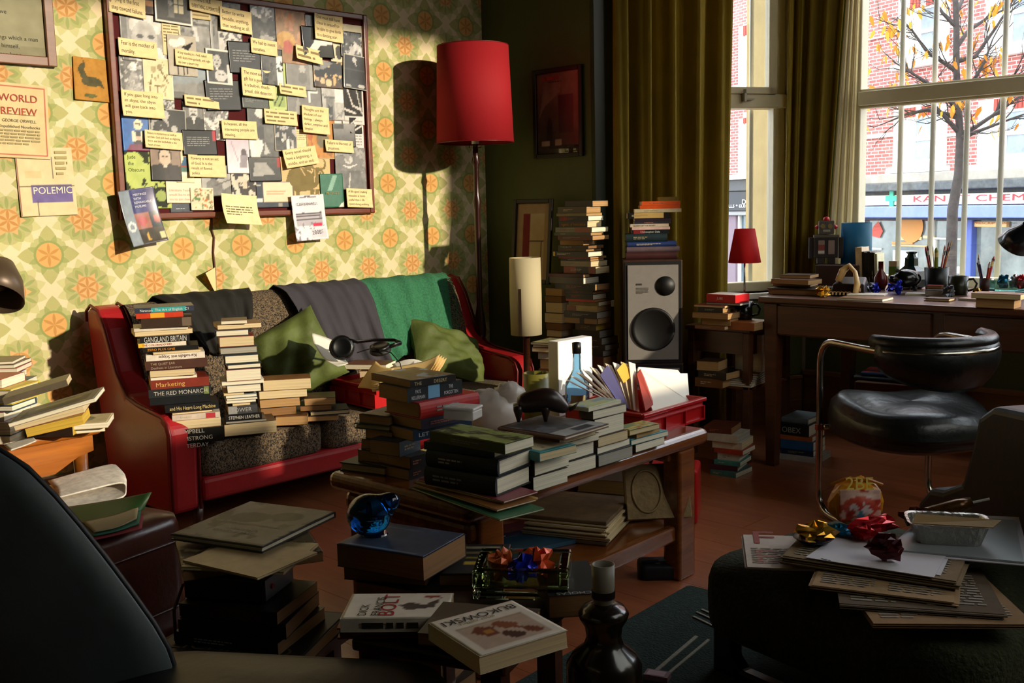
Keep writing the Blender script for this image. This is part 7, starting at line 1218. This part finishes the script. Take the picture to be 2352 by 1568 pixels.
# ================================================================== FOOTSTOOL LOAD
FZ = .352
def news(lab, x, y, z, th, L, W_, T_, c='b8a890', head=None, hc='4a4440', group='newspapers on the footstool', big=None, cat='newspaper', layers=6):
    """folded newspaper, origin = lower front left corner"""
    p = at(x, y, z); t = thing('newspaper', lab, cat, p, rad(th), group); rn = random.Random(int(x+y)); b = MB()
    for i in range(layers): a = rn.uniform(-.006, .006); z0 = T_*i/layers; b.box(a, rn.uniform(-.006, .006), z0, L+rn.uniform(-.006, .006), W_+rn.uniform(-.006, .006), z0+T_/layers*.86)
    b.build('folded_sheets', mat('newsprint_'+c, c, .9, var=.12, vscale=30), t)
    if head: lettering(head, hc, t, T(L*.06, W_*.72, T_+.001), width=L*.5, lead=1.1)
    dashes(t, T(L*.06, W_*.08, T_+.0012), L*.4, W_*.5, 9, '8a8070', 'column_print', .95, 3); dashes(t, T(L*.54, W_*.08, T_+.0012), L*.4, W_*.75, 13, '8a8070', 'column_print', .95, 5); return t
news('lowest brown folded newspaper fanned over the footstool front', 2010, 1440, FZ-.012, 40, .30, .24, .010, '8a6a48'); news('dark folded newspaper printed inbal, second from bottom on footstool', 1935, 1395, FZ, 30, .30, .26, .008, '5a4a38', ['inbal'], '9a8a70')
news('folded newspaper third from bottom on the footstool', 1862, 1352, FZ+.009, 20, .28, .22, .010, '9a7c58'); news('pale folded newspaper with big red F heading at left of footstool', 1714, 1306, FZ+.004, 34, .26, .22, .007, 'b9aca0', ['F', 'FE'], '8a3a34')
news('thick folded broadsheet under the white letters on the footstool', 1795, 1296, FZ+.02, 14, .36, .26, .020, '7d684c', layers=8)
def flatsheet(lab, px, z, m, name='letter', cat='paper', group='letters on the footstool', th=.0015):
    P = [at(x, y, z) for x, y in px]; t = thing(name, lab, cat, P[0], 0, group); MB().add([p-P[0] for p in P], [(0, 1, 2, 3)]).build('sheet', m, t, solid=th); return t
LW = mat('letter_paper', 'c9c4cc', .75)
t = flatsheet('white window letter under the maroon wrapper on footstool', [(1850, 1280), (2145, 1326), (2180, 1262), (1930, 1225)], FZ+.0425, LW); 
dashes(t, T(.03, .01, .0015), .03, .006, 1, '3a3a44'); flatsheet('second white envelope sticking out under the letter', [(1900, 1262), (2160, 1322), (2185, 1268), (1960, 1215)], FZ+.0405, LW, 'envelope')
t = flatsheet('large grey magazine with white border at right of footstool', [(2040, 1262), (2352, 1292), (2330, 1195), (2130, 1185)], FZ+.045, mat('grey_magazine', '8f979c', .35), 'magazine', 'magazine', None, .004); flatsheet('white cover border beneath the grey magazine', [(2030, 1270), (2370, 1300), (2340, 1188), (2125, 1178)], FZ+.041, LW, 'magazine', 'magazine', None, .002)
ft = at(2095, 1250, FZ+.048); t = thing('foil_tray', 'crumpled silver foil takeaway tray with brown lid on footstool', 'tray', ft, rad(30)); AL = mat('aluminium_foil', 'b8b4ac', .28, .85, bump=.5, bscale=60)
b = MB(); lo = rr(.135, .08, .018, 3); hi = rr(.165, .105, .024, 3); k = len(lo); b.add([(x+.08, y+.05, 0) for x, y in lo]+[(x+.08, y+.05, .045) for x, y in hi]+[(x*1.08+.08, y*1.1+.05, .047) for x, y in hi], [tuple(range(k-1, -1, -1))]+[(j*k+i, j*k+(i+1) % k, (j+1)*k+(i+1) % k, (j+1)*k+i) for j in (0, 1) for i in range(k)]); b.build('tray', AL, t, solid=.0008)
MB().add([(.0, .005, .047), (.165, .0, .047), (.19, .04, .053), (.01, .035, .060)], [(0, 1, 2, 3)]).build('card_lid', mat('card_lid', '8a6a2c', .7), t, solid=.002)
t = crumpled('crisp_packet', 'open yellow and red crisp packet standing on the footstool papers', 'crisp packet', mat('yellow_packet', 'd08a14', .3, var=.35, vscale=18), at(1965, 1205, FZ+.045), (.062, .030, .058), 51, rad(40), None, .13, 18)
a = sheet('printed_front', .095, .075, lambda u, v: paint(u, v, 'd8b0a0', [('e', .5, .45, .42, .35, 'c8503c'), ('e', .5, .4, .3, .22, 'd8d0cc'), ('n', 5, 4, .55, 'b83a2c'), ('p', [(.4, .15), (.5, .4), (.6, .15)], '4a90b0')], .12, 4), .004, t, lambda U, V_: .012*np.sin(pi*U)*np.sin(pi*V_), GLOSS); a.location = (0, -.036, .058); a.rotation_euler = (rad(84), 0, 0)
lettering('2BE', 'e8d060', t, T(-.035, -.042, .098, rad(80)), width=.065)
MB().tube([(-.06, -.005, .10), (-.03, -.02, .118), (.02, -.015, .116), (.06, .0, .098)], .004, 6).build('torn_rim', mat('orange_rim', 'b06a10', .35), t)
for i, (x, y, f_, r_, rz, lb) in enumerate(((2010, 1222, 'red', (.06, .02, .018), 60, 'long red foil wrapper behind the crisp packet'), (1870, 1240, 'gold', (.042, .028, .020), 40, 'gold sweet in a dark saucer at left of footstool'), (2035, 1285, 'maroon', (.034, .022, .026), 30, 'maroon sweet wrapper twisted on the white letter'), (1930, 1228, 'teal', (.03, .02, .012), 20, 'teal sweet wrapper beside the gold sweet'), (2120, 1205, 'maroon', (.05, .025, .020), 50, 'dark red wrapper behind the foil tray'), (1990, 1240, 'red', (.03, .02, .016), 10, 'small red wrapper between letter and packet'))):
    crumpled('sweet_wrapper', lb, 'wrapper', FOILS[f_] if f_ != 'maroon' else mat('maroon_foil', '4a0f18', .2, .5), at(x, y, FZ+.046), r_, 60+i, rad(rz), 'wrappers on the footstool', .4)
t = thing('saucer', 'small dark saucer holding the gold sweet', 'saucer', at(1868, 1244, FZ+.044)); MB().lathe([(.03, 0), (.046, .012), (.043, .012), (.0, .004)], 24).build('dish', mat('navy_glaze', '10142a', .2), t, smooth=True)
t = thing('lollipop', 'brown-wrapped lollipop with white stick leaning on the foil tray', 'sweet', at(2170, 1195, FZ+.06), rad(40)); MB().tube([(-.09, 0, .0), (-.03, 0, .018), (.03, 0, .034), (.06, 0, .044)], [.014, .017, .018, .012], 10).build('wrapped_head', mat('brown_gold_foil', '5a3a14', .25, .5, var=.5, vscale=40), t, smooth=True); MB().tube([(.055, 0, .042), (.10, 0, .052)], .003, 8).build('stick', flat('d8d4cc'), t)
t = thing('matchbox', 'tiny pink box lying on the rug', 'box', at(1478, 1560, .0105), rad(20)); MB().box(0, 0, 0, .06, .035, .014).build('carton', flat('8a6a70'), t); MB().box(.006, .004, .014, .05, .03, .0145).build('label', flat('b89aa0'), t)

# ================================================================== FOREGROUND PILE
lowt = thing('low_table', 'low dark table almost hidden under the foreground books', 'table', (2.42, -2.72, 0), rad(20)); LZ = .37
MB().box(.04, -.17, LZ-.025, .36, .17, LZ).build('top', DWOOD, lowt, bevel=.006)
for x in (.07, .32):
    for y in (-.13, .13): MB().box(x-.02, y-.02, 0, x+.02, y+.02, LZ-.025).build('leg', DWOOD, lowt)
def fbook(lab, x, y, z, th, L, W_, T_, c, fl='f', pg='d', **k): p = at(x, y, z); p.z = z; return book(lab, p, rad(th), L, W_, T_, c, fl, pg, **k)
ztb = LZ+.0008
def cbook(lab, F, R, zt, W_, T_, c, fl='f', pg='d', **k):
    """book given by the pixels of its front edge (left, right) at the height of its top"""
    a, b_ = at(*F, zt), at(*R, zt); d = b_-a; return book(lab, (a.x, a.y, zt-T_), math.atan2(d.y, d.x), d.length, W_, T_, c, fl, pg, **k)
for i, (c_, th_) in enumerate((('1a120c', 20), ('241a12', 12), ('12100e', 22), ('2a1c12', 14), ('17130f', 18))):
    q_ = at(800, 1305, LZ+.03); book('%s thick book, %s from floor under the navy dictionary' % (cname(c_), ['first', 'second', 'third', 'fourth', 'fifth'][i]), (q_.x+.01, q_.y+.01, .0742*i+.0005), rad(th_), .20, .16, .0735, c_, 'f', 'd', group='books propping the navy dictionary')
# navy dictionary with bird
fbook('brown fat book under the navy dictionary, foreground', 790, 1330, ztb, 28, .19, .16, .04, '2a1a10', 'f', 'd'); fbook('navy dictionary carrying the blue glass bird', 775, 1300, ztb+.041, 16, .22, .17, .05, '1c2436', 'f', 'd', art=lambda u, v: paint(u, v, '2a3448', [('r', .1, .06, .9, .09, '6a7486'), ('n', 3, 3, .6, '38435a'), ('r', .1, .82, .6, .86, '4a5468')], .06))
bdz = ztb+.0925; bp3 = at(862, 1226, bdz); bird = thing('glass_bird', 'deep blue glass bird paperweight on the navy dictionary', 'paperweight', bp3, rad(44)); BG = mat('cobalt_glass', '0a5cc8', .02, trans=1.0, ior=1.5); k = depth(bp3)/FPX
def blob(name, cs, m, parent, kk=.012, n=40, mm=26):
    c0 = Vector(cs[0][:3]); b = MB().ball((0, 0, 0), 1, n, mm)
    def sd(p):
        d = None
        for x, y, z, r in cs:
            e = (p-Vector((x, y, z))).length-r
            if d is None: d = e
            else: h = max(0, min(1, .5+.5*(e-d)/kk)); d = e*(1-h)+d*h-kk*h*(1-h)
        return d
    v = []
    for q in b.v:
        dd = Vector(q).normalized(); t_ = .3
        for _ in range(60): t_ -= max(.0004, sd(c0+dd*t_)*.7) if sd(c0+dd*t_) > .0003 else 0
        v.append(tuple(c0+dd*t_))
    b.v = v; return b.build(name, m, parent, smooth=True)
blob('body', [(-6*k, 0, 46*k, 44*k), (-22*k, 0, 46*k, 38*k), (40*k, 0, 78*k, 19*k)], BG, bird, .03); MB().lathe([(30*k, -1*k), (28*k, 3*k)], 20).build('foot', BG, bird)
# Bolt, Bukowski and others
t = fbook('red hardback under the white thriller, foreground', 775, 1468, ztb, 44, .20, .13, .022, '8a1a14', 'fh', 'd'); 
t = fbook('white paperback thriller lettered BOLT in red, foreground', 782, 1452, ztb+.0225, 42, .20, .125, .026, 'cfc4b4', 's', 't', art=lambda u, v: paint(u, v, 'd6ccbc', [('p', [(.5, .5), (.62, .62), (.75, .5), (.9, .8), (.85, .4), (.6, .3)], '3a3030'), ('e', .8, .85, .08, .06, '8a2a24')], .05))
ML = Matrix.Translation((.022, .012, .0280))@Matrix.Rotation(rad(90), 4, 'Z')@Matrix.Translation((0, -.030, 0)); lettering(['DICK', 'FRANCIS'], '16130f', t, T(.046, .010, .0282, 0, 0, rad(90)), width=.092, lead=1.15, squeeze=1); lettering('BOLT', '9a1a18', t, T(.098, .008, .0282, 0, 0, rad(90)), width=.108); dashes(t, T(.04, -.0012, .006, rad(90)), .12, .014, 1, '2a2420', 'spine_print', 1, 2, .8)
fbook('dark paperback lettered NICK LEE under the glass tray', 1010, 1345, ztb, 40, .14, .20, .025, '1d1a16', 'f', 'd', art=lambda u, v: paint(u, v, '1f1c18', [('r', .3, .5, .8, .56, '8a7a30'), ('r', .25, .66, .7, .72, '6a6048'), ('r', .3, .3, .75, .4, 'a88a2c'), ('r', .2, .84, .85, .92, '8a8270')], .06))
o = fbook('dark grey paperback lettered NICHOLAS beside the glass tray', 1262, 1420, ztb, 50, .11, .19, .045, '23282a', 'f', 'd'); lettering('NICHOLAS', '9a9a94', o, Matrix.Translation((.105, .012, .0465))@Matrix.Rotation(rad(180), 4, 'Z')@Matrix.Scale(1, 4), width=.09)
t = cbook('white paperback with shoe soles lettered BUKOWSKI, foreground', (1102, 1508), (1304, 1447), .475, .165, .030, 'c9bda8', 'f', 'c', art=lambda u, v: paint(u, v, 'd8cfc0', [('r', .12, .08, .9, .64, 'b09a88'), ('p', [(.2, .5), (.3, .62), (.46, .52), (.44, .34), (.3, .34)], '6a3018'), ('p', [(.42, .3), (.5, .36), (.66, .22), (.6, .12), (.48, .16)], '3a1a10'), ('p', [(.46, .58), (.58, .62), (.72, .46), (.66, .36), (.54, .4)], '7a3c1e'), ('p', [(.66, .36), (.74, .34), (.88, .18), (.8, .12), (.68, .22)], '6a3018'), ('e', .36, .44, .05, .05, 'a8762c'), ('r', .12, .64, .9, .66, '9a8a70')], .05, 3))
k_ = max(v.co.x for v in t.children[0].data.vertices); lettering('BUKOWSKI', '1c1a16', t, Matrix.Translation((k_*.93, .148, .0322))@Matrix.Rotation(rad(180), 4, 'Z'), width=k_*.86); lettering('POST OFFICE', '8a7a30', t, Matrix.Translation((k_*.62, .127, .0322))@Matrix.Rotation(rad(180), 4, 'Z'), width=k_*.42)
fbook('closed grey booklet under the shoe-sole paperback', 960, 1480, ztb+.028, 30, .19, .15, .022, '4a4438', 'f', 'd')
tr_ = at(1085, 1375, ztb+.03); t = thing('glass_tray', 'heavy greenish glass tray with wrapped sweets, foreground', 'dish', (tr_.x, tr_.y, ztb+.028), rad(38)); GG = mat('greenish_glass', 'c8dcb8', .03, trans=1.0, ior=1.48)
MB().box(0, 0, 0, .19, .14, .022).box(0, 0, .022, .19, .022, .06).box(0, .118, .022, .19, .14, .06).box(0, .022, .022, .022, .118, .06).box(.168, .022, .022, .19, .118, .06).build('dish', GG, t, bevel=.004)
for i, (dx, dy, f_, lb) in enumerate(((.055, .06, 'ob', 'orange and blue wrapped sweet at left in the glass tray'), (.125, .08, 'or', 'orange wrapped sweet standing at right in the glass tray'), (.095, .05, 'blue', 'blue wrapped sweet in the middle of the glass tray'))):
    m_ = FOILS['blue'] if f_ == 'blue' else mat('orange_foil', 'd84a10', .3, .2) if f_ == 'or' else mat('orange_blue_foil', 'b8501c', .3, .2); q_ = Vector((dx, dy, 0)); q_.rotate(Euler((0, 0, rad(38)))); crumpled('wrapped_sweet', lb, 'sweet', m_, (tr_.x+q_.x, tr_.y+q_.y, ztb+.052), (.03, .022, .026), 80+i, i, 'sweets in the glass tray', .5)
# dark ceramic bottle lamp without shade
bl = dp(1392, 2.02, 0); t = thing('bottle_lamp', 'dark glazed bottle-shaped lamp base with bare holder, foreground', 'lamp', bl); k = 2.02/FPX; yz = lambda y: float((CAM+2.02*ray(1392, y))[2])
z1, z2, z3, z4, z5 = yz(1385), yz(1420), yz(1460), yz(1500), yz(1568)
MB().lathe([(.05, 0), (.07, .01), (86*k, z5), (85*k, yz(1502)), (72*k, yz(1480)), (46*k, yz(1458)), (39*k, yz(1437)), (43*k, yz(1412)), (54*k, yz(1394)), (57*k, yz(1382)), (47*k, yz(1368)), (24*k, yz(1358))], 36).build('body', mat('dark_brown_glaze', '17100b', .22, var=.4, vscale=16, coat=.4), t, smooth=True)
MB().lathe([(20*k, yz(1375)), (23*k, yz(1345)), (25*k, yz(1330)), (26*k, yz(1268)), (23*k, yz(1268)), (21*k, yz(1330))], 28).build('lampholder', translucent('milky_plastic', '8a8474', .3, .4), t, smooth=True); MB().lathe([(26.5*k, yz(1345)), (26.5*k, yz(1328))], 28, None, False).build('collar_ring', BKP, t, smooth=True)
# left pile
ps = thing('stool', 'small dark stool hidden under the left foreground pile', 'stool', (1.93, -2.74, 0), rad(20)); MB().box(-.19, -.15, .13, .19, .15, .155).build('top', DWOOD, ps); [MB().box(x-.015, y-.015, 0, x+.015, y+.015, .13).build('leg', DWOOD, ps) for x in (-.16, .16) for y in (-.12, .12)]
def pbook(lab, z, th, L, W_, T_, c, fl='f', pg='d', dx=0, dy=0, **k):
    q = Vector((-L/2+dx, -W_/2+dy, 0)); q.rotate(Euler((0, 0, rad(th)))); return book(lab, (1.95+q.x, -2.735+q.y, z), rad(th), L, W_, T_, c, fl, pg, **k)
z = .156
t = pbook('large black art book lettered LICHFIELD at base of left pile', z, 30, .36, .30, .028, '0f0d0a', 's', 'd', art=lambda u, v: paint(u, v, '14120e', [], .05)); lettering('LICHFIELD', '5a4a28', t, T(.03, .03, .0302), width=.30); z += .0295
for lb, L_, W_, T_, c_, th in (('dark brown hardback second from base of left pile', .27, .22, .03, '1a120c', 26), ('black hardback third from base of left pile', .26, .21, .035, '0f0e0d', 34), ('olive black hardback fourth from base of left pile', .25, .20, .03, '1c1a12', 28)): pbook(lb, z, th, L_, W_, T_, c_, 's', 'd'); z += T_+.0005
t = thing('cassette_recorder', 'black portable recorder with silver end lodged in left pile', 'recorder', (1.87, -2.86, z), rad(30)); MB().box(0, 0, 0, .20, .16, .056).build('body', BKP, t, bevel=.005); MB().box(.2, .01, .004, .204, .15, .052).build('end_panel', mat('brushed_steel', '9a9a9c', .35, .9), t); MB().lathe([(.006, 0), (.006, .004)], 12, T(.204, .04, .03, 0, rad(90))).build('record_button', mat('red_button', 'a01420', .3), t)
MB().tube([(.0, .05, .03), (-.02, .03, .02), (-.015, -.02, -.02), (-.01, -.03, -.09)], .004, 6).build('strap', mat('brown_strap', '3a2412', .6), t); z += .058
t = cbook('large patterned art book lettered R.B.KITAJ on the left pile', (420, 1312), (742, 1266), z+.024, .27, .024, '4a4234', 'f', 'd', art=lambda u, v: paint(u, v, '8a7a5c', [('n', 9, 3, .5, '3a3428'), ('r', .05, .02, .75, .13, '8a7a5c')], .08)); lettering('R.B.KITAJ', '221c12', t, Matrix.Translation((.24, .032, .0258))@Matrix.Rotation(rad(180), 4, 'Z'), width=.22); z += .0255
pbook('cream pamphlet sticking out under the grey art book', z, 32, .25, .20, .008, 'a8946a', 'f', 'c', dx=.01); z += .0085; pbook('second buff pamphlet under the grey art book', z, 12, .24, .19, .006, '9a8460', 'f', 'c', dx=.03, dy=-.02); z += .0065
trees = lambda u, v: paint(u, v, '6e675e', [('e', .35, .6, .2, .14, '2e2a24'), ('e', .68, .72, .16, .12, '2e2a24'), ('n', 6, 7, .6, '38332c'), ('l', .2, .2, .3, .6, .012, '2e2a24'), ('l', .1, .45, .9, .3, .02, '6a625a'), ('r', 0, 0, 1, .04, '2a2620')], .08)
t = cbook('grey landscape art book lettered JAKE & DINOS CHAPMAN on left pile', (392, 1226), (602, 1256), z+.015, .30, .015, '3a3632', 'fh', 'w', art=trees); lettering(['JAKE & DINOS', 'CHAPMAN'], 'a8a49c', t, Matrix.Translation((.19, .075, .0168))@Matrix.Rotation(rad(180), 4, 'Z'), width=.12); lettering('THE RAPE OF CREATIVITY', '948e86', t, Matrix.Translation((.235, .135, .0168))@Matrix.Rotation(rad(180), 4, 'Z'), width=.19)
# dark hassock along the bottom edge
hs_ = thing('hassock', 'dark olive leather hassock along the bottom edge', 'hassock', (2.58, -3.10, 0), rad(35)); MB().add(*(lambda q: (q.v, q.f))(pad(MB(), .62, .36, .36, .10, .03)), T(0, 0, 0)).build('cushion', mat('olive_leather', '0e0f09', .45, bump=.08, bscale=50), hs_, smooth=True)
# ================================================================== POUFFE LOAD
pz = PZ+.003
np_ = [(105, 1136, .004), (190, 1126, .004), (250, 1114, .010), (272, 1104, .024), (262, 1098, .044), (190, 1112, .040), (112, 1124, .026)]
leaf('newspaper', 'folded white newspaper lit by sun on the pouffe', 'newspaper', mat('white_newsprint', 'd8d0c4', .85, var=.25, vscale=40), [[at(x, y, pz)+Vector((0, 0, z)) for x, y, z in np_], [at(x+16, y+17, pz)+Vector((0, 0, z*.9)) for x, y, z in np_], [at(x+30-(12 if i > 2 else 0), y+34, pz)+Vector((0, 0, z*.7)) for i, (x, y, z) in enumerate(np_)]], None, .004, 26)
leaf('newspaper', 'yellow-headed newspaper under the folded white one on the pouffe', 'newspaper', mat('yellow_newsprint', 'c9b070', .85), [[at(90, 1118, pz), at(170, 1108, pz+.004), at(262, 1100, pz+.004)], [at(130, 1150, pz), at(200, 1140, pz+.003), at(290, 1135, pz+.003)]], None, .004)
GF = mat('green_folder', '23401c', .5); leaf('folder', 'dark green card folder gaping on the pouffe', 'folder', GF, [[at(150, 1165, pz+.01), at(250, 1150, pz+.02), at(348, 1130, pz+.05)], [at(180, 1205, pz), at(260, 1195, pz+.004), at(330, 1170, pz+.006)]], None, .003)
for i, (c_, lb) in enumerate((('7a1c28', 'red folder lowest on the pouffe edge'), ('1f5a44', 'teal folder on the red one at pouffe edge'), ('8a7a5a', 'buff papers between the green folders'))): leaf('folder' if i < 2 else 'document', lb, 'folder' if i < 2 else 'paper', flat(c_), [[at(190, 1215-8*i, pz+.002+.006*i), at(260, 1200-8*i, pz+.002+.006*i), at(330-6*i, 1180-8*i, pz+.002+.006*i)], [at(215, 1240-9*i, pz+.002+.006*i), at(270, 1228-9*i, pz+.002+.006*i), at(326-6*i, 1214-12*i, pz+.002+.006*i)]], None, .003)
# ================================================================== END TABLE LOAD
stack('white book stack at the left picture edge', (-30, 1020), LTZ, 40, [(20, -60, 24, 0, 'd8d4cc', 'f', 'w'), (16, -60, 24, 3, '3a4a4a', 'f', 'w'), (20, -62, 24, -2, 'c9c9c4', 'f', 'w'), (24, -60, 10, 2, 'a8302c', 'f', 'w'), (18, -60, 30, 0, '3a4858', 'fh', 'w'), (40, -62, 28, -1, 'c9b040', 'fh', 'w'), (24, -60, 5, 3, 'a03a2c', 'f', 'w')], .9, .15)
leaf('newspaper', 'newspaper spread under the books on the end table', 'newspaper', mat('table_newsprint', 'cfc9bc', .85, var=.15, vscale=40), [[at(10, 1022, LTZ+.002), at(50, 1010, LTZ+.002), at(72, 1000, LTZ+.002)], [at(25, 1034, LTZ+.002), at(60, 1022, LTZ+.002), at(84, 1012, LTZ+.002)]], None, .003)
def ebook(lab, x, y, z, th, L, W_, T_, c, fl, pg, rot=None, **k): p = at(x, y, z); return book(lab, p, rad(th), L, W_, T_, c, fl, pg, rot=rot, **k)
ebook('lowest cream-edged book at right end of the end table', 105, 1003, LTZ+.001, 66, .17, .16, .016, 'a89878', 'f', 'w'); ebook('second cream-edged picture book on the end table', 128, 990, LTZ+.018, 58, .15, .15, .018, 'b8a888', 'f', 'w', art=lambda u, v: paint(u, v, 'b8a880', [('e', .5, .5, .2, .25, '6a6a50')], .1))
ebook('yellow-edged paperback tilted on the end table', 55, 1008, LTZ+.002, 50, .14, .13, .030, '2a1c14', 's', 'y'); o = [x for x in D.objects if x.get('label', '') == 'yellow-edged paperback tilted on the end table'][0]; o.location = at(58, 1006, LTZ+.002); MB().box(0, -.0012, 0, .001, .0, .001).build('nick', flat('2a1c14'), o)
ebook('yellow page block of the tilted paperback beside white stack', 62, 1004, LTZ+.034, 58, .16, .13, .026, 'd2a42c', 'f', 'y', rot=(0, rad(-10), rad(58)))
ebook('red-covered paperback leaning on the end table', 35, 990, LTZ+.072, 60, .19, .15, .028, '8a2a22', 'f', 'c', rot=(0, rad(-12), rad(60))); ebook('big grey picture book leaning topmost on the end table', 22, 982, LTZ+.105, 58, .23, .19, .012, '6a6458', 'f', 'w', rot=(0, rad(-14), rad(58)), art=lambda u, v: paint(u, v, '7a7262', [('r', .1, .15, .9, .85, '2e2a22'), ('e', .5, .6, .3, .12, '8a8240'), ('n', 4, 6, .58, '6a6a4a')], .08)); ebook('tan paperback leaning behind the big grey picture book', 10, 930, LTZ+.16, 60, .17, .12, .018, '5a5040', 's', 'c', rot=(0, rad(-14), rad(62)))
stack('blue-spined stack at back of the end table', 3.30, LTZ, 52, [(30, -50, 60, 0, '3a3a3a', 's', 'w'), (30, -52, 55, 2, 'c9c4b8', 's', 'w'), (28, -50, 56, 0, '4a4438', 's', 'w'), (14, -48, 62, 0, '6a8aa8', 's', 'w'), (24, -50, 52, -2, '1f4a5e', 's', 'w', 'NIGHT IS A/LONELY PLACE', 'e0e4e0', {'tsize': .8}), (16, -50, 25, 0, '2a3a6a', 's', 'w'), (9, -50, 22, 1, '1f4a2a', 's', 'w'), (12, -52, 40, 0, 'a8302c', 'f', 'w'), (10, -50, 33, -2, '5a4a3a', 'f', 'w'), (8, -50, 30, 2, '6a5a44', 'f', 'w')], .85, .15)
# anglepoise lamp on the end table
al = thing('reading_lamp', 'grey-brown metal reading lamp bending in at the left edge', 'lamp', (.62, -3.02, LTZ)); hp_ = dpt(-8, 660, 3.15)-Vector((.62, -3.02, LTZ)); LMT = mat('bronze_enamel', '5a4a3a', .4, .3)
MB().lathe([(.09, 0), (.09, .02), (.02, .03)], 24).build('base', LMT, al, smooth=True); MB().tube([(0, 0, .02), (hp_.x*.7+.02, hp_.y*.6+.05, hp_.z*.55), (hp_.x+.0, hp_.y-.02, hp_.z+.04)], .008, 8).build('arm', LMT, al, smooth=True)
MB().lathe([(.02, .10), (.035, .09), (.07, .03), (.085, -.04), (.083, -.04), (.065, .03), (.02, .08)], 32, Matrix.Translation(hp_)@Euler((rad(-24), rad(-30), 0)).to_matrix().to_4x4(), False).build('shade', LMT, al, smooth=True); MB().ball((0, 0, .02), .03, 16, 10, Matrix.Translation(hp_)@Euler((rad(-24), rad(-30), 0)).to_matrix().to_4x4()).build('bulb', mat('opal_bulb', '4a463e', .4), al, smooth=True)
